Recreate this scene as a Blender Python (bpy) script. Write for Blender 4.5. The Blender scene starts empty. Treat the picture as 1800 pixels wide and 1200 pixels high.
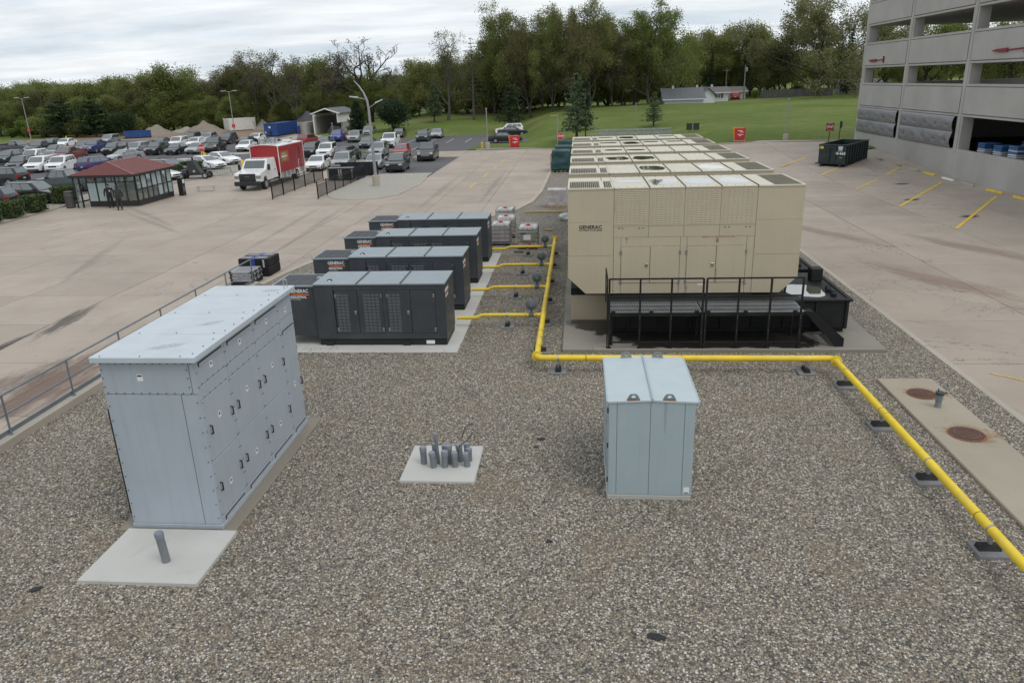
import bpy, bmesh, math, random
from mathutils import Vector, Matrix, noise
random.seed(7)
SC = bpy.context.scene
COL = SC.collection
PI = math.pi
rad = math.radians

# ---------------------------------------------------------------- camera
cam = bpy.data.cameras.new('camera'); cam_o = bpy.data.objects.new('camera', cam); COL.objects.link(cam_o)
cam.sensor_width = 36.0; cam.lens = 26.30; cam.clip_start = 0.1; cam.clip_end = 4000
_y, _p, _r = rad(-5.4137), rad(19.0656), rad(-1.8658)
_f = Vector((math.sin(_y)*math.cos(_p), math.cos(_y)*math.cos(_p), -math.sin(_p)))
_rt = Vector((math.cos(_y), -math.sin(_y), 0)); _up = _rt.cross(_f)
_R = math.cos(_r)*_rt + math.sin(_r)*_up; _U = -math.sin(_r)*_rt + math.cos(_r)*_up
cam_o.matrix_world = Matrix(((_R.x, _U.x, -_f.x, 0), (_R.y, _U.y, -_f.y, 0), (_R.z, _U.z, -_f.z, 8.0), (0, 0, 0, 1)))
SC.camera = cam_o
SC.render.resolution_x = 1024; SC.render.resolution_y = 682

# ---------------------------------------------------------------- world: overcast sky
SUN_EL, SUN_AZ = rad(58), rad(128)          # azimuth clockwise from +Y
w = bpy.data.worlds.new('World'); SC.world = w; w.use_nodes = True
nt = w.node_tree; nt.nodes.clear(); N = nt.nodes.new; L = nt.links.new
out = N('ShaderNodeOutputWorld'); bg = N('ShaderNodeBackground'); L(bg.outputs[0], out.inputs[0])
sky = N('ShaderNodeTexSky'); sky.sky_type = 'NISHITA'; sky.sun_disc = False
sky.sun_elevation = SUN_EL; sky.sun_rotation = SUN_AZ; sky.air_density = 1.0; sky.dust_density = 2.0
tc = N('ShaderNodeTexCoord'); sep = N('ShaderNodeSeparateXYZ'); L(tc.outputs['Generated'], sep.inputs[0])
mx = N('ShaderNodeMath'); mx.operation = 'MAXIMUM'; L(sep.outputs[2], mx.inputs[0]); mx.inputs[1].default_value = 0.0
za = N('ShaderNodeMath'); za.operation = 'ADD'; L(mx.outputs[0], za.inputs[0]); za.inputs[1].default_value = 0.10
dx = N('ShaderNodeMath'); dx.operation = 'DIVIDE'; L(sep.outputs[0], dx.inputs[0]); L(za.outputs[0], dx.inputs[1])
dy = N('ShaderNodeMath'); dy.operation = 'DIVIDE'; L(sep.outputs[1], dy.inputs[0]); L(za.outputs[0], dy.inputs[1])
cmb = N('ShaderNodeCombineXYZ'); L(dx.outputs[0], cmb.inputs[0]); L(dy.outputs[0], cmb.inputs[1])
def wnoise(scale, detail, loc, sc):
    mp = N('ShaderNodeMapping'); mp.inputs['Location'].default_value = loc; mp.inputs['Scale'].default_value = sc
    L(cmb.outputs[0], mp.inputs[0]); n = N('ShaderNodeTexNoise'); n.inputs['Scale'].default_value = scale
    n.inputs['Detail'].default_value = detail; n.inputs['Roughness'].default_value = 0.55; n.inputs['Distortion'].default_value = 0.35
    L(mp.outputs[0], n.inputs['Vector']); return n
n1 = wnoise(0.9, 7, (3.1, 0.4, 0), (0.55, 0.95, 1)); n2 = wnoise(2.6, 6, (7.7, 2.2, 0), (0.5, 1.1, 1))
rp = N('ShaderNodeValToRGB'); L(n1.outputs[0], rp.inputs[0])           # cloud brightness
rp.color_ramp.elements[0].position = 0.36; rp.color_ramp.elements[0].color = (6.1, 6.9, 7.7, 1)
rp.color_ramp.elements[1].position = 0.60; rp.color_ramp.elements[1].color = (8.9, 9.2, 9.4, 1)
rp2 = N('ShaderNodeMapRange'); L(n2.outputs[0], rp2.inputs[0]); rp2.inputs[1].default_value = 0.32; rp2.inputs[2].default_value = 0.72
rp2.inputs[3].default_value = 0.90; rp2.inputs[4].default_value = 1.06
cl = N('ShaderNodeVectorMath'); cl.operation = 'SCALE'; L(rp.outputs[0], cl.inputs[0]); L(rp2.outputs[0], cl.inputs['Scale'])
mixs = N('ShaderNodeMix'); mixs.data_type = 'RGBA'; mixs.inputs[0].default_value = 0.93
L(sky.outputs[0], mixs.inputs[6]); L(cl.outputs[0], mixs.inputs[7])
L(mixs.outputs[2], bg.inputs[0]); bg.inputs[1].default_value = 0.10

sl = bpy.data.lights.new('sun', 'SUN'); sun = bpy.data.objects.new('sun', sl); COL.objects.link(sun)
sl.energy = 1.0; sl.angle = rad(28); sl.color = (1.0, 0.96, 0.9)
sd = Vector((math.sin(SUN_AZ)*math.cos(SUN_EL), math.cos(SUN_AZ)*math.cos(SUN_EL), math.sin(SUN_EL)))
sun.rotation_euler = sd.to_track_quat('Z', 'Y').to_euler()
vs = SC.view_settings; vs.view_transform = 'Standard'; vs.look = 'None'; vs.exposure = 0.18; vs.gamma = 1.0; vs.use_curve_mapping = False

# ---------------------------------------------------------------- helpers
def ss(a, b, x):
    t = min(1, max(0, (x-a)/(b-a))); return t*t*(3-2*t)
def lut(x, pts):
    if x <= pts[0][0]: return pts[0][1]
    for (a, b), (c, d) in zip(pts, pts[1:]):
        if x <= c: return b+(d-b)*(x-a)/(c-a)
    return pts[-1][1]
EDGE = [(-60, 150), (-36, 124), (-20, 127), (-13, 128.5), (-8.4, 128), (-6.4, 101), (-3, 96.2), (8, 92), (16, 86), (29, 84.5), (45, 84)]
def hz(X, Y):                                # height of the land
    b = 0.05*min(30, max(0, Y-62))*ss(7, 19, X)
    e = lut(X, EDGE); A = ss(-55, -25, X); k = min(1, max(0, Y-e)/60); k = k*(2-k)
    return b+max(0, 3.0-b)*A*k

class MB:
    def __init__(s): s.v = []; s.f = []
    def add(s, vs, fs):
        o = len(s.v); s.v += [tuple(p) for p in vs]; s.f += [tuple(o+i for i in q) for q in fs]; return s
    def box(s, x0, x1, y0, y1, z0, z1):
        return s.add([(x0,y0,z0),(x1,y0,z0),(x1,y1,z0),(x0,y1,z0),(x0,y0,z1),(x1,y0,z1),(x1,y1,z1),(x0,y1,z1)],
                     [(0,3,2,1),(4,5,6,7),(0,1,5,4),(1,2,6,5),(2,3,7,6),(3,0,4,7)])
    def bev(s, x0, x1, y0, y1, z0, z1, c=0.02):
        X = (x0, x1); Y = (y0, y1); Z = (z0, z1); vs = []; ix = {}
        for i in (0, 1):
            for j in (0, 1):
                for k in (0, 1):
                    sx, sy, sz = 1-2*i, 1-2*j, 1-2*k
                    for a, p in enumerate(((X[i], Y[j]+sy*c, Z[k]+sz*c), (X[i]+sx*c, Y[j], Z[k]+sz*c), (X[i]+sx*c, Y[j]+sy*c, Z[k]))):
                        ix[i,j,k,a] = len(vs); vs.append(p)
        g = lambda i,j,k,a: ix[i,j,k,a]
        fs = []
        for i in (0, 1):
            q = [g(i,0,0,0), g(i,1,0,0), g(i,1,1,0), g(i,0,1,0)]; fs.append(q if i else q[::-1])
            q = [g(0,i,0,1), g(1,i,0,1), g(1,i,1,1), g(0,i,1,1)]; fs.append(q[::-1] if i else q)
            q = [g(0,0,i,2), g(1,0,i,2), g(1,1,i,2), g(0,1,i,2)]; fs.append(q if i else q[::-1])
        for i in (0, 1):
            for j in (0, 1):
                q = [g(i,j,0,0), g(i,j,1,0), g(i,j,1,1), g(i,j,0,1)]; fs.append(q if i == j else q[::-1])
                q = [g(i,0,j,0), g(i,1,j,0), g(i,1,j,2), g(i,0,j,2)]; fs.append(q[::-1] if i == j else q)
                q = [g(0,i,j,1), g(1,i,j,1), g(1,i,j,2), g(0,i,j,2)]; fs.append(q if i == j else q[::-1])
        for i in (0, 1):
            for j in (0, 1):
                for k in (0, 1):
                    q = [g(i,j,k,0), g(i,j,k,1), g(i,j,k,2)]; fs.append(q if (i+j+k) % 2 else q[::-1])
        return s.add(vs, fs)
    def prism(s, pts, ax, a0, a1):
        n = len(pts)
        def P(u, v, a): return {'x': (a, u, v), 'y': (u, a, v), 'z': (u, v, a)}[ax]
        vs = [P(u, v, a0) for u, v in pts]+[P(u, v, a1) for u, v in pts]
        fs = [tuple(range(n)), tuple(range(2*n-1, n-1, -1))]+[(i, i+n, (i+1) % n+n, (i+1) % n) for i in range(n)]
        return s.add(vs, fs)
    def tube(s, pts, r, n=8, cap=True):
        pts = [Vector(p) for p in pts]; m = len(pts); rr = r if isinstance(r, (list, tuple)) else [r]*m
        vs = []; fs = []; t0 = (pts[1]-pts[0]).normalized()
        u = t0.orthogonal().normalized()
        for i, p in enumerate(pts):
            a = (pts[i]-pts[i-1]).normalized() if i else t0
            b = (pts[i+1]-pts[i]).normalized() if i < m-1 else a
            t = (a+b); t = t.normalized() if t.length > 1e-6 else a
            u = (u-t*u.dot(t)); u = u.normalized() if u.length > 1e-6 else t.orthogonal().normalized()
            v = t.cross(u); k = 1/max(0.5, a.dot(t))
            for j in range(n):
                an = 2*PI*j/n; vs.append(p+(u*math.cos(an)+v*math.sin(an))*rr[i]*k)
        for i in range(m-1):
            for j in range(n):
                fs.append((i*n+j, i*n+(j+1) % n, (i+1)*n+(j+1) % n, (i+1)*n+j))
        if cap: fs += [tuple(range(n-1, -1, -1)), tuple(range((m-1)*n, m*n))]
        return s.add(vs, fs)
    def lathe(s, prof, n=16, c=(0, 0, 0), ax='z'):
        vs = []; fs = []; m = len(prof)
        for r, z in prof:
            for j in range(n):
                a = 2*PI*j/n; x, y = r*math.cos(a), r*math.sin(a)
                p = {'z': (x, y, z), 'y': (x, z, -y), 'x': (z, x, y)}[ax]
                vs.append((c[0]+p[0], c[1]+p[1], c[2]+p[2]))
        for i in range(m-1):
            for j in range(n): fs.append((i*n+j, i*n+(j+1) % n, (i+1)*n+(j+1) % n, (i+1)*n+j))
        fs += [tuple(range(n-1, -1, -1)), tuple(range((m-1)*n, m*n))]
        return s.add(vs, fs)
    def quad(s, *p): return s.add(p, [tuple(range(len(p)))])
    def grid(s, fn, nu, nv):
        o = len(s.v)
        s.v += [tuple(fn(i/nu, j/nv)) for i in range(nu+1) for j in range(nv+1)]
        s.f += [(o+i*(nv+1)+j, o+(i+1)*(nv+1)+j, o+(i+1)*(nv+1)+j+1, o+i*(nv+1)+j+1) for i in range(nu) for j in range(nv)]
        return s
    def xf(s, m):
        s.v = [tuple(m @ Vector(p)) for p in s.v]; return s
    def mesh(s, name, smooth=None, fix=True):
        me = bpy.data.meshes.new(name); me.from_pydata(s.v, [], s.f); me.update()
        if fix:
            bm = bmesh.new(); bm.from_mesh(me); bmesh.ops.recalc_face_normals(bm, faces=bm.faces); bm.to_mesh(me); bm.free()
        if smooth is not None:
            me.polygons.foreach_set('use_smooth', [True]*len(me.polygons))
            if smooth < 3: me.set_sharp_from_angle(angle=smooth)
        return me
    def build(s, name, mat, parent=None, smooth=None, loc=None, kind=None, label=None, fix=True):
        return mk(name, s.mesh(name, smooth, fix), mat, parent, loc, kind, label)

def mk(name, me, mat, parent=None, loc=None, kind=None, label=None):
    if mat is not None and not me.materials: me.materials.append(mat)
    o = bpy.data.objects.new(name, me); COL.objects.link(o)
    if parent is not None: o.parent = parent
    if loc: o.location = loc
    if kind: o['kind'] = kind
    if label: o['label'] = label
    return o
def tag(o, label, cat, group=None):
    o['label'] = label; o['category'] = cat
    if group: o['group'] = group
    return o
def thing(name, label, cat, loc=(0, 0, 0), rz=0, group=None):
    o = bpy.data.objects.new(name, None); COL.objects.link(o); o.empty_display_size = 0.2
    o.location = loc; o.rotation_euler = (0, 0, rz); return tag(o, label, cat, group)
def kids(o): return list(KIDS(o))
def KIDS(o):
    for c in bpy.data.objects:
        if c.parent == o: yield c
def collect(root):                           # [(object, [children...])...] of a prototype
    m = {}
    for c in bpy.data.objects:
        if c.parent: m.setdefault(c.parent.name, []).append(c)
    def rec(o): return (o, [rec(c) for c in m.get(o.name, [])])
    return rec(root)
def dup(tree, loc, rz=0, label=None, scale=None, swap=None, group=None):
    def rec(t, par):
        c = t[0].copy(); COL.objects.link(c); c.parent = par
        if swap and t[0].type == 'MESH' and c.data.materials and c.material_slots[0].link == 'OBJECT':
            c.material_slots[0].material = swap
        for k in t[1]: rec(k, c)
        return c
    r = rec(tree, None); r.location = loc; r.rotation_euler = (0, 0, rz)
    if scale: r.scale = scale if isinstance(scale, tuple) else (scale,)*3
    if label: r['label'] = label
    if group: r['group'] = group
    return r
def dup_xf(tree, label, loc, rz=0, **k): return dup(tree, loc, rz, label, **k)

# ---------------------------------------------------------------- materials
MATS = {}
class NT:
    def __init__(s, name):
        s.m = bpy.data.materials.new(name); s.m.use_nodes = True; s.t = s.m.node_tree
        s.b = s.t.nodes['Principled BSDF']; s.out = s.t.nodes['Material Output']
    def n(s, t, **k):
        x = s.t.nodes.new(t)
        for a, b in k.items(): setattr(x, a, b)
        return x
    def l(s, a, b): s.t.links.new(a, b)
    def tex(s, co='Object'):
        if co == 'World': return s.n('ShaderNodeNewGeometry').outputs['Position']
        return s.n('ShaderNodeTexCoord').outputs[co]
    def noise(s, vec, scale, detail=5, rough=.55, sc=None, dist=0):
        if sc:
            mp = s.n('ShaderNodeMapping'); mp.inputs['Scale'].default_value = sc; s.l(vec, mp.inputs[0]); vec = mp.outputs[0]
        x = s.n('ShaderNodeTexNoise'); x.inputs['Scale'].default_value = scale; x.inputs['Detail'].default_value = detail
        x.inputs['Roughness'].default_value = rough; x.inputs['Distortion'].default_value = dist; s.l(vec, x.inputs['Vector']); return x.outputs[0]
    def ramp(s, v, a, b, ca=0.0, cb=1.0):
        x = s.n('ShaderNodeMapRange'); s.l(v, x.inputs[0]); x.inputs[1].default_value = a; x.inputs[2].default_value = b
        x.inputs[3].default_value = ca; x.inputs[4].default_value = cb; return x.outputs[0]
    def mix(s, f, a, b, mode='MIX'):
        x = s.n('ShaderNodeMix', data_type='RGBA', blend_type=mode)
        for i, q in ((0, f), (6, a), (7, b)):
            if isinstance(q, (int, float)): x.inputs[i].default_value = q
            elif isinstance(q, tuple): x.inputs[i].default_value = (*q[:3], 1)
            else: s.l(q, x.inputs[i])
        return x.outputs[2]
    def math(s, op, a, b=0.0):
        x = s.n('ShaderNodeMath', operation=op)
        for i, q in enumerate((a, b)):
            if isinstance(q, (int, float)): x.inputs[i].default_value = q
            else: s.l(q, x.inputs[i])
        return x.outputs[0]
    def bump(s, h, strength=.3, dist=.02):
        x = s.n('ShaderNodeBump'); x.inputs['Strength'].default_value = strength; x.inputs['Distance'].default_value = dist
        s.l(h, x.inputs['Height']); s.l(x.outputs[0], s.b.inputs['Normal']); return x
    def col(s, c):
        if isinstance(c, tuple): s.b.inputs['Base Color'].default_value = (*c[:3], 1)
        else: s.l(c, s.b.inputs['Base Color'])

def M(name, col=(.5, .5, .5), rough=.55, metal=0.0, var=.10, vscale=2.5, streak=0.0, bump=0.0, bscale=60, coat=0.0, spec=.5, co='Object', rvar=0.0, dust=0.0):
    if name in MATS: return MATS[name]
    t = NT(name); v = t.tex(co)
    a = tuple(c*(1-var) for c in col); b = tuple(min(1, c*(1+var)) for c in col)
    c = t.mix(t.ramp(t.noise(v, vscale, 6), .3, .7), a, b)
    if streak:
        st = t.ramp(t.noise(v, 5, 4, sc=(2.4, 2.4, .12)), .5, .8, 0, streak)
        c = t.mix(st, c, tuple(q*.55 for q in col))
    if dust:
        c = t.mix(t.ramp(t.noise(v, 1.3, 5), .45, .75, 0, dust), c, (.36, .33, .28))
    if rvar:
        oi = t.n('ShaderNodeObjectInfo'); k = t.ramp(oi.outputs['Random'], 0, 1, 1-rvar, 1+rvar)
        x = t.n('ShaderNodeVectorMath', operation='SCALE'); t.l(c, x.inputs[0]); t.l(k, x.inputs['Scale']); c = x.outputs[0]
    t.col(c); t.b.inputs['Metallic'].default_value = metal; t.b.inputs['Specular IOR Level'].default_value = spec
    r = t.ramp(t.noise(v, vscale*4, 4), .3, .7, max(.03, rough-.08), min(1, rough+.08)); t.l(r, t.b.inputs['Roughness'])
    if coat: t.b.inputs['Coat Weight'].default_value = coat; t.b.inputs['Coat Roughness'].default_value = .05
    if bump: t.bump(t.noise(v, bscale, 4), bump, .01)
    MATS[name] = t.m; return t.m
def emis(name, col, s=1): return M(name, col, .4)

FONT = {}
def text_mesh(txt, size=1.0, depth=0.004, sx=1.0):
    k = (txt, size, depth, sx)
    if k in FONT: return FONT[k]
    c = bpy.data.curves.new('t', 'FONT'); c.body = txt; c.size = size; c.extrude = depth; c.align_x = 'CENTER'; c.align_y = 'CENTER'; c.resolution_u = 2
    o = bpy.data.objects.new('t', c); COL.objects.link(o)
    dg = bpy.context.evaluated_depsgraph_get(); me = bpy.data.meshes.new_from_object(o.evaluated_get(dg))
    bpy.data.objects.remove(o)
    if sx != 1: me.transform(Matrix.Diagonal((sx, 1, 1, 1)))
    FONT[k] = me; return me
def text(txt, size, loc, parent, mat, rot=(PI/2, 0, 0), sx=1.0, name='lettering', bold=0.0, width=None):
    me = text_mesh(txt, size, .003, sx).copy(); me.materials.clear()
    if width:
        xs = [v.co.x for v in me.vertices]; k = width/max(1e-6, max(xs)-min(xs)); me.transform(Matrix.Diagonal((k, 1, 1, 1)))
    if bold:
        src = me; bm = bmesh.new(); bm.from_mesh(src)
        for dxy in ((bold, 0), (-bold, 0), (0, bold), (0, -bold)):
            b2 = bmesh.new(); b2.from_mesh(src); bmesh.ops.translate(b2, verts=b2.verts, vec=(dxy[0], dxy[1], -.0006*(1+[bold, -bold].index(dxy[0]) if dxy[0] else 1.5)))
            tmp = bpy.data.meshes.new('x'); b2.to_mesh(tmp); b2.free(); bm.from_mesh(tmp); bpy.data.meshes.remove(tmp)
        me = bpy.data.meshes.new('t'); bm.to_mesh(me); bm.free()
    o = mk(name, me, mat, parent); o.location = loc; o.rotation_euler = rot; return o
ORD = ['first', 'second', 'third', 'fourth', 'fifth', 'sixth', 'seventh', 'eighth', 'ninth', 'tenth', 'eleventh', 'twelfth']
# ================================================================ SETTING
def road_h(X, Y): return 0.05*min(30, max(0, Y-62))*ss(7, 19, X)

def mat_grass():
    t = NT('grass'); p = t.tex('World')
    a = t.mix(t.ramp(t.noise(p, .09, 6, .6), .35, .65), (.11, .158, .034), (.178, .232, .056))
    a = t.mix(t.ramp(t.noise(p, .9, 8, .8), .3, .7, 0, .75), a, (.082, .12, .028))
    dry = t.ramp(t.noise(p, .11, 8, .72, sc=(.7, 1.5, 1), dist=.6), .50, .68, 0, .75)
    a = t.mix(dry, a, (.24, .20, .10))
    dan = t.ramp(t.noise(p, 2.4, 2, .9), .66, .72, 0, 1)
    patch = t.ramp(t.noise(p, .045, 3), .52, .62, 0, .8)
    a = t.mix(t.math('MULTIPLY', dan, patch), a, (.38, .30, .02))
    t.col(a); t.b.inputs['Roughness'].default_value = .9; t.b.inputs['Specular IOR Level'].default_value = .15
    t.bump(t.noise(p, 6, 6, .7), .8, .25); return t.m
def mat_concrete(name, c, seed=0, warm=(.29, .215, .155), stain=1.0, slab=True):
    t = NT(name); p = t.tex('World')
    a = t.mix(t.ramp(t.noise(p, .35, 6, .6), .3, .7), tuple(q*.88 for q in c), tuple(q*1.10 for q in c))
    a = t.mix(t.ramp(t.noise(p, .16, 5, .6, dist=.6), .52, .75, 0, .34*stain), a, warm)
    a = t.mix(t.ramp(t.noise(p, 1.1, 6, .7, sc=(1, .35, 1), dist=1.2), .60, .74, 0, .5*stain), a, tuple(q*.62 for q in c))
    a = t.mix(t.ramp(t.noise(p, 1.5, 4, .55, dist=.4), .69, .76, 0, .55*stain), a, (.08, .07, .06))
    a = t.mix(t.ramp(t.noise(p, 45, 3, .7), .25, .75, .0, .22), a, tuple(q*.7 for q in c))
    ck = t.math('ABSOLUTE', t.math('SUBTRACT', t.noise(p, .22, 7, .6, dist=1.4), .5)); msk = t.ramp(t.noise(p, .11, 2), .5, .58, 0, .8*stain)
    a = t.mix(t.math('MULTIPLY', t.ramp(ck, .0012, .0035, 1, 0), msk), a, (.09, .075, .06))
    if slab:
        oi = t.n('ShaderNodeObjectInfo'); k = t.ramp(oi.outputs['Random'], 0, 1, .92, 1.06)
        x = t.n('ShaderNodeVectorMath', operation='SCALE'); t.l(a, x.inputs[0]); t.l(k, x.inputs['Scale']); a = x.outputs[0]
    t.col(a); t.l(t.ramp(t.noise(p, .8, 4), .3, .7, .62, .9), t.b.inputs['Roughness'])
    t.bump(t.noise(p, 28, 5, .7), .25, .01); return t.m
def mat_asphalt():
    t = NT('asphalt'); p = t.tex('World')
    a = t.mix(t.ramp(t.noise(p, .12, 6, .6), .3, .7), (.062, .061, .066), (.098, .096, .100))
    a = t.mix(t.ramp(t.noise(p, .5, 5, .6, dist=1), .6, .75, 0, .5), a, (.05, .05, .055))
    a = t.mix(t.ramp(t.noise(p, 60, 2, .8), .3, .8, 0, .35), a, (.16, .155, .15))
    t.col(a); t.b.inputs['Roughness'].default_value = .85; t.bump(t.noise(p, 50, 4, .8), .3, .01); return t.m
def gravel_ramp(t, rnd):
    r = t.n('ShaderNodeValToRGB'); t.l(rnd, r.inputs[0]); r.color_ramp.interpolation = 'LINEAR'
    st = [(0, (.04, .038, .035)), (.13, (.12, .108, .093)), (.3, (.31, .264, .195)), (.44, (.18, .16, .132)), (.58, (.40, .315, .21)),
          (.70, (.235, .222, .20)), (.82, (.50, .445, .36)), (.93, (.60, .555, .475)), (1, (.72, .69, .63))]
    e = r.color_ramp.elements
    e[0].position, e[0].color = st[0][0], (*st[0][1], 1); e[1].position, e[1].color = st[-1][0], (*st[-1][1], 1)
    for q, c in st[1:-1]:
        k = e.new(q); k.color = (*c, 1)
    return r.outputs[0]
def mat_gravel(name='gravel', k=1.0):
    t = NT(name); p = t.tex('World'); vo = t.n('ShaderNodeTexVoronoi'); vo.inputs['Scale'].default_value = 26
    vo.inputs['Randomness'].default_value = 1; t.l(p, vo.inputs['Vector'])
    s = t.n('ShaderNodeSeparateColor'); t.l(vo.outputs['Color'], s.inputs[0]); c = gravel_ramp(t, s.outputs[0])
    gap = t.ramp(vo.outputs['Distance'], .35, .75, 0, .8); c = t.mix(gap, c, (.05, .045, .04))
    c = t.mix(t.ramp(t.noise(p, .7, 5, .6, dist=.8), .55, .73, 0, .55), c, (.21, .15, .09))
    c = t.mix(t.ramp(t.noise(p, .22, 4), .35, .65, 0, .18), c, (.09, .085, .08))
    if k != 1: c = t.mix(k-1, c, (.55, .53, .47))
    t.col(c); t.b.inputs['Roughness'].default_value = .8
    h = t.math('SUBTRACT', 1.0, vo.outputs['Distance']); t.bump(h, .9, .03); return t.m
def mat_pebble():
    t = NT('pebble'); oi = t.n('ShaderNodeObjectInfo'); c = gravel_ramp(t, oi.outputs['Random'])
    v = t.tex('World'); c = t.mix(t.ramp(t.noise(v, 90, 3), .3, .7, 0, .3), c, (.09, .085, .078))
    c = t.mix(t.ramp(t.noise(v, .7, 5, .6, dist=.8), .55, .73, 0, .55), c, (.21, .15, .09))
    t.col(c); t.b.inputs['Roughness'].default_value = .7; return t.m
G_GRASS = mat_grass(); G_CONC = mat_concrete('road concrete', (.37, .312, .258)); G_ASPH = mat_asphalt(); G_GRAV = mat_gravel()
G_PAD = mat_concrete('pad concrete', (.43, .42, .385), stain=.35, warm=(.33, .28, .2), slab=False)
G_PADW = mat_concrete('new pad concrete', (.49, .485, .46), stain=1.0, warm=(.42, .38, .3), slab=False)
G_KERB = mat_concrete('kerb concrete', (.40, .36, .30), stain=.5, slab=False)
G_DIRT = mat_concrete('dirt', (.24, .165, .11), stain=.8, warm=(.30, .22, .15), slab=False)
G_BASE = M('joint sealant', (.045, .04, .036), .9)

# ---- land
def axis(*p):
    r = []
    for a, b, s in p:
        x = a
        while x < b-1e-6: r.append(x); x += s
    r.append(p[-1][1]); return r
XS = axis((-900, -300, 150), (-300, -150, 30), (-150, 90, 2.5), (90, 150, 12), (150, 900, 150))
YS = axis((-120, 40, 40), (40, 80, 8), (80, 210, 2.5), (210, 330, 12), (330, 2100, 200))
def land(X, Y):
    e = lut(X, EDGE); on = ss(e-.8, e+.6, Y)
    n = noise.noise(Vector((X*.05, Y*.05, 0)))*.35*ss(e+4, e+25, Y)
    return hz(X, Y)-.09*(1-on)+n*on
m = MB(); m.v = [(x, y, land(x, y)) for x in XS for y in YS]; ny = len(YS)
m.f = [(i*ny+j, (i+1)*ny+j, (i+1)*ny+j+1, i*ny+j+1) for i in range(len(XS)-1) for j in range(ny-1)]
m.build('ground', G_GRASS, smooth=9, kind='structure', fix=False)

def sheet(name, poly, z, mat, follow=False):
    m = MB(); m.quad(*[(x, y, z+(road_h(x, y) if follow else 0)) for x, y in poly]); return m.build(name, mat, kind='structure', fix=False)

# ---- concrete road: bedding sheet with slabs as its pieces
road = bpy.data.objects.new('road', None)
m = MB()
def bed(x0, x1, y0, y1):
    nx, n2 = max(1, int((x1-x0)/3)), max(1, int((y1-y0)/3))
    m.grid(lambda u, v: (x0+(x1-x0)*u, y0+(y1-y0)*v, road_h(x0+(x1-x0)*u, y0+(y1-y0)*v)-.10), nx, n2)
bed(-44, -13.9, 2, 90); bed(-13.9, -2.7, 30, 99); bed(-2.7, 10.5, 55, 95); bed(10.5, 29, 2, 88)
road = m.build('road', G_BASE, kind='structure')
KERB_P = [(-13.75, 30.4), (-13.5, 32.5), (-13.0, 34.65), (-11.9, 37.6), (-10.0, 41.2), (-7.4, 45.0), (-5.2, 47.4), (-4.1, 49.6), (-3.3, 53.0), (-2.9, 58), (-2.65, 70), (-2.6, 90)]
def kerb_x(Y): return lut(Y, [(y, x) for x, y in KERB_P])
def slab(x0, x1, y0, y1):
    g = .012; m = MB(); x0 += g; x1 -= g; y0 += g; y1 -= g
    c = [(x0, y0), (x1, y0), (x1, y1), (x0, y1)]; dz = random.uniform(-.004, .004)
    vs = [(x, y, road_h(x, y)-.09) for x, y in c]+[(x+sx*0, y, road_h(x, y)-.006+dz) for (x, y), sx in zip(c, (1, -1, -1, 1))]
    b = .012; ci = [(x0+b, y0+b), (x1-b, y0+b), (x1-b, y1-b), (x0+b, y1-b)]
    vs += [(x, y, road_h(x, y)+dz) for x, y in ci]
    m.add(vs, [(0,1,5,4), (1,2,6,5), (2,3,7,6), (3,0,4,7), (4,5,9,8), (5,6,10,9), (6,7,11,10), (7,4,8,11), (8,9,10,11)])
    m.build('slab', G_CONC, road, fix=False)
NS = 0
def slabs(xs, ys, ok=lambda x, y: True):
    for a, b in zip(xs, xs[1:]):
        for c, d in zip(ys, ys[1:]):
            if ok((a+b)/2, (c+d)/2): slab(a, b, c, d)
def lin(a, b, n): return [a+(b-a)*i/n for i in range(n+1)]
yl = [5.05+4.0*i for i in range(24)]
slabs([-39.6]+[-35.3, -31.4, -27.5, -23.55, -19.65, -15.9, -13.92], yl,
      lambda x, y: (y < 69 or (x < -23.5 and y < 88) or x > -19.7 and 88 < y < 97.5 or x > -14.5) and not (-20 < x < -14 and 57 < y < 73 and False))
slabs(lin(-13.92, -2.7, 3), yl, lambda x, y: y > 30)
slabs(lin(-2.7, 10.5, 3), yl, lambda x, y: y > 58)
slabs(lin(10.47, 29, 4), yl[:22])
# ---- asphalt
sheet('parking_lot', [(-150, 44), (-40.2, 44), (-40.2, 92), (-40.2, 128), (-48, 138), (-150, 138)], .004, G_ASPH)
sheet('parking_lot', [(-40.2, 88), (-23.6, 88), (-23.6, 69.1), (-13.9, 69.1), (-13.9, 88), (-19.6, 89), (-19.6, 97.1), (-13, 97.1), (-6.5, 98), (-7.0, 110), (-7.6, 118), (-8.2, 127), (-14, 128), (-40.2, 128)], .008, G_ASPH)
sheet('dirt_yard', [(-110, 137.5), (-48, 137.5), (-41, 129), (-42, 146), (-48, 166), (-80, 170), (-112, 160)], .012, G_DIRT)
# apron in front of the salt shed
sheet('apron', [(-52, 128), (-40, 128), (-43, 142), (-53, 142)], .016, G_CONC)
# ---- gravel yard and its loose stones
gp = [(-13.75, -3), (10.45, -3), (10.45, 57), (3, 60), (1.5, 76), (-.6, 89), (-2.6, 90)]+KERB_P[::-1][1:]
sheet('gravel_yard', gp, .03, G_GRAV)
def sm(name, x0, x1, y0, y1, z=.02): return sheet(name, [(x0, y0), (x1, y0), (x1, y1), (x0, y1)], z, G_GRAV)
sheet('gravel_strip', [(-44, 44), (-38.9, 44), (-39.4, 53.5), (-40.2, 57), (-39.2, 63), (-37.6, 70), (-35.6, 78), (-37, 86), (-40.2, 91), (-42.4, 91), (-42.4, 60), (-44, 56)], .03, mat_gravel('strip gravel', 1.3))
ISL = [(-20, 72.4), (-20, 63), (-19.7, 58.0), (-18.6, 56.3), (-17.0, 55.7), (-15.3, 55.9), (-14.1, 57.8), (-13.6, 63.8), (-13.95, 69), (-14, 72.4)]
sheet('gravel_island', ISL, .05, mat_gravel('pale gravel', 1.45))
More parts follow.
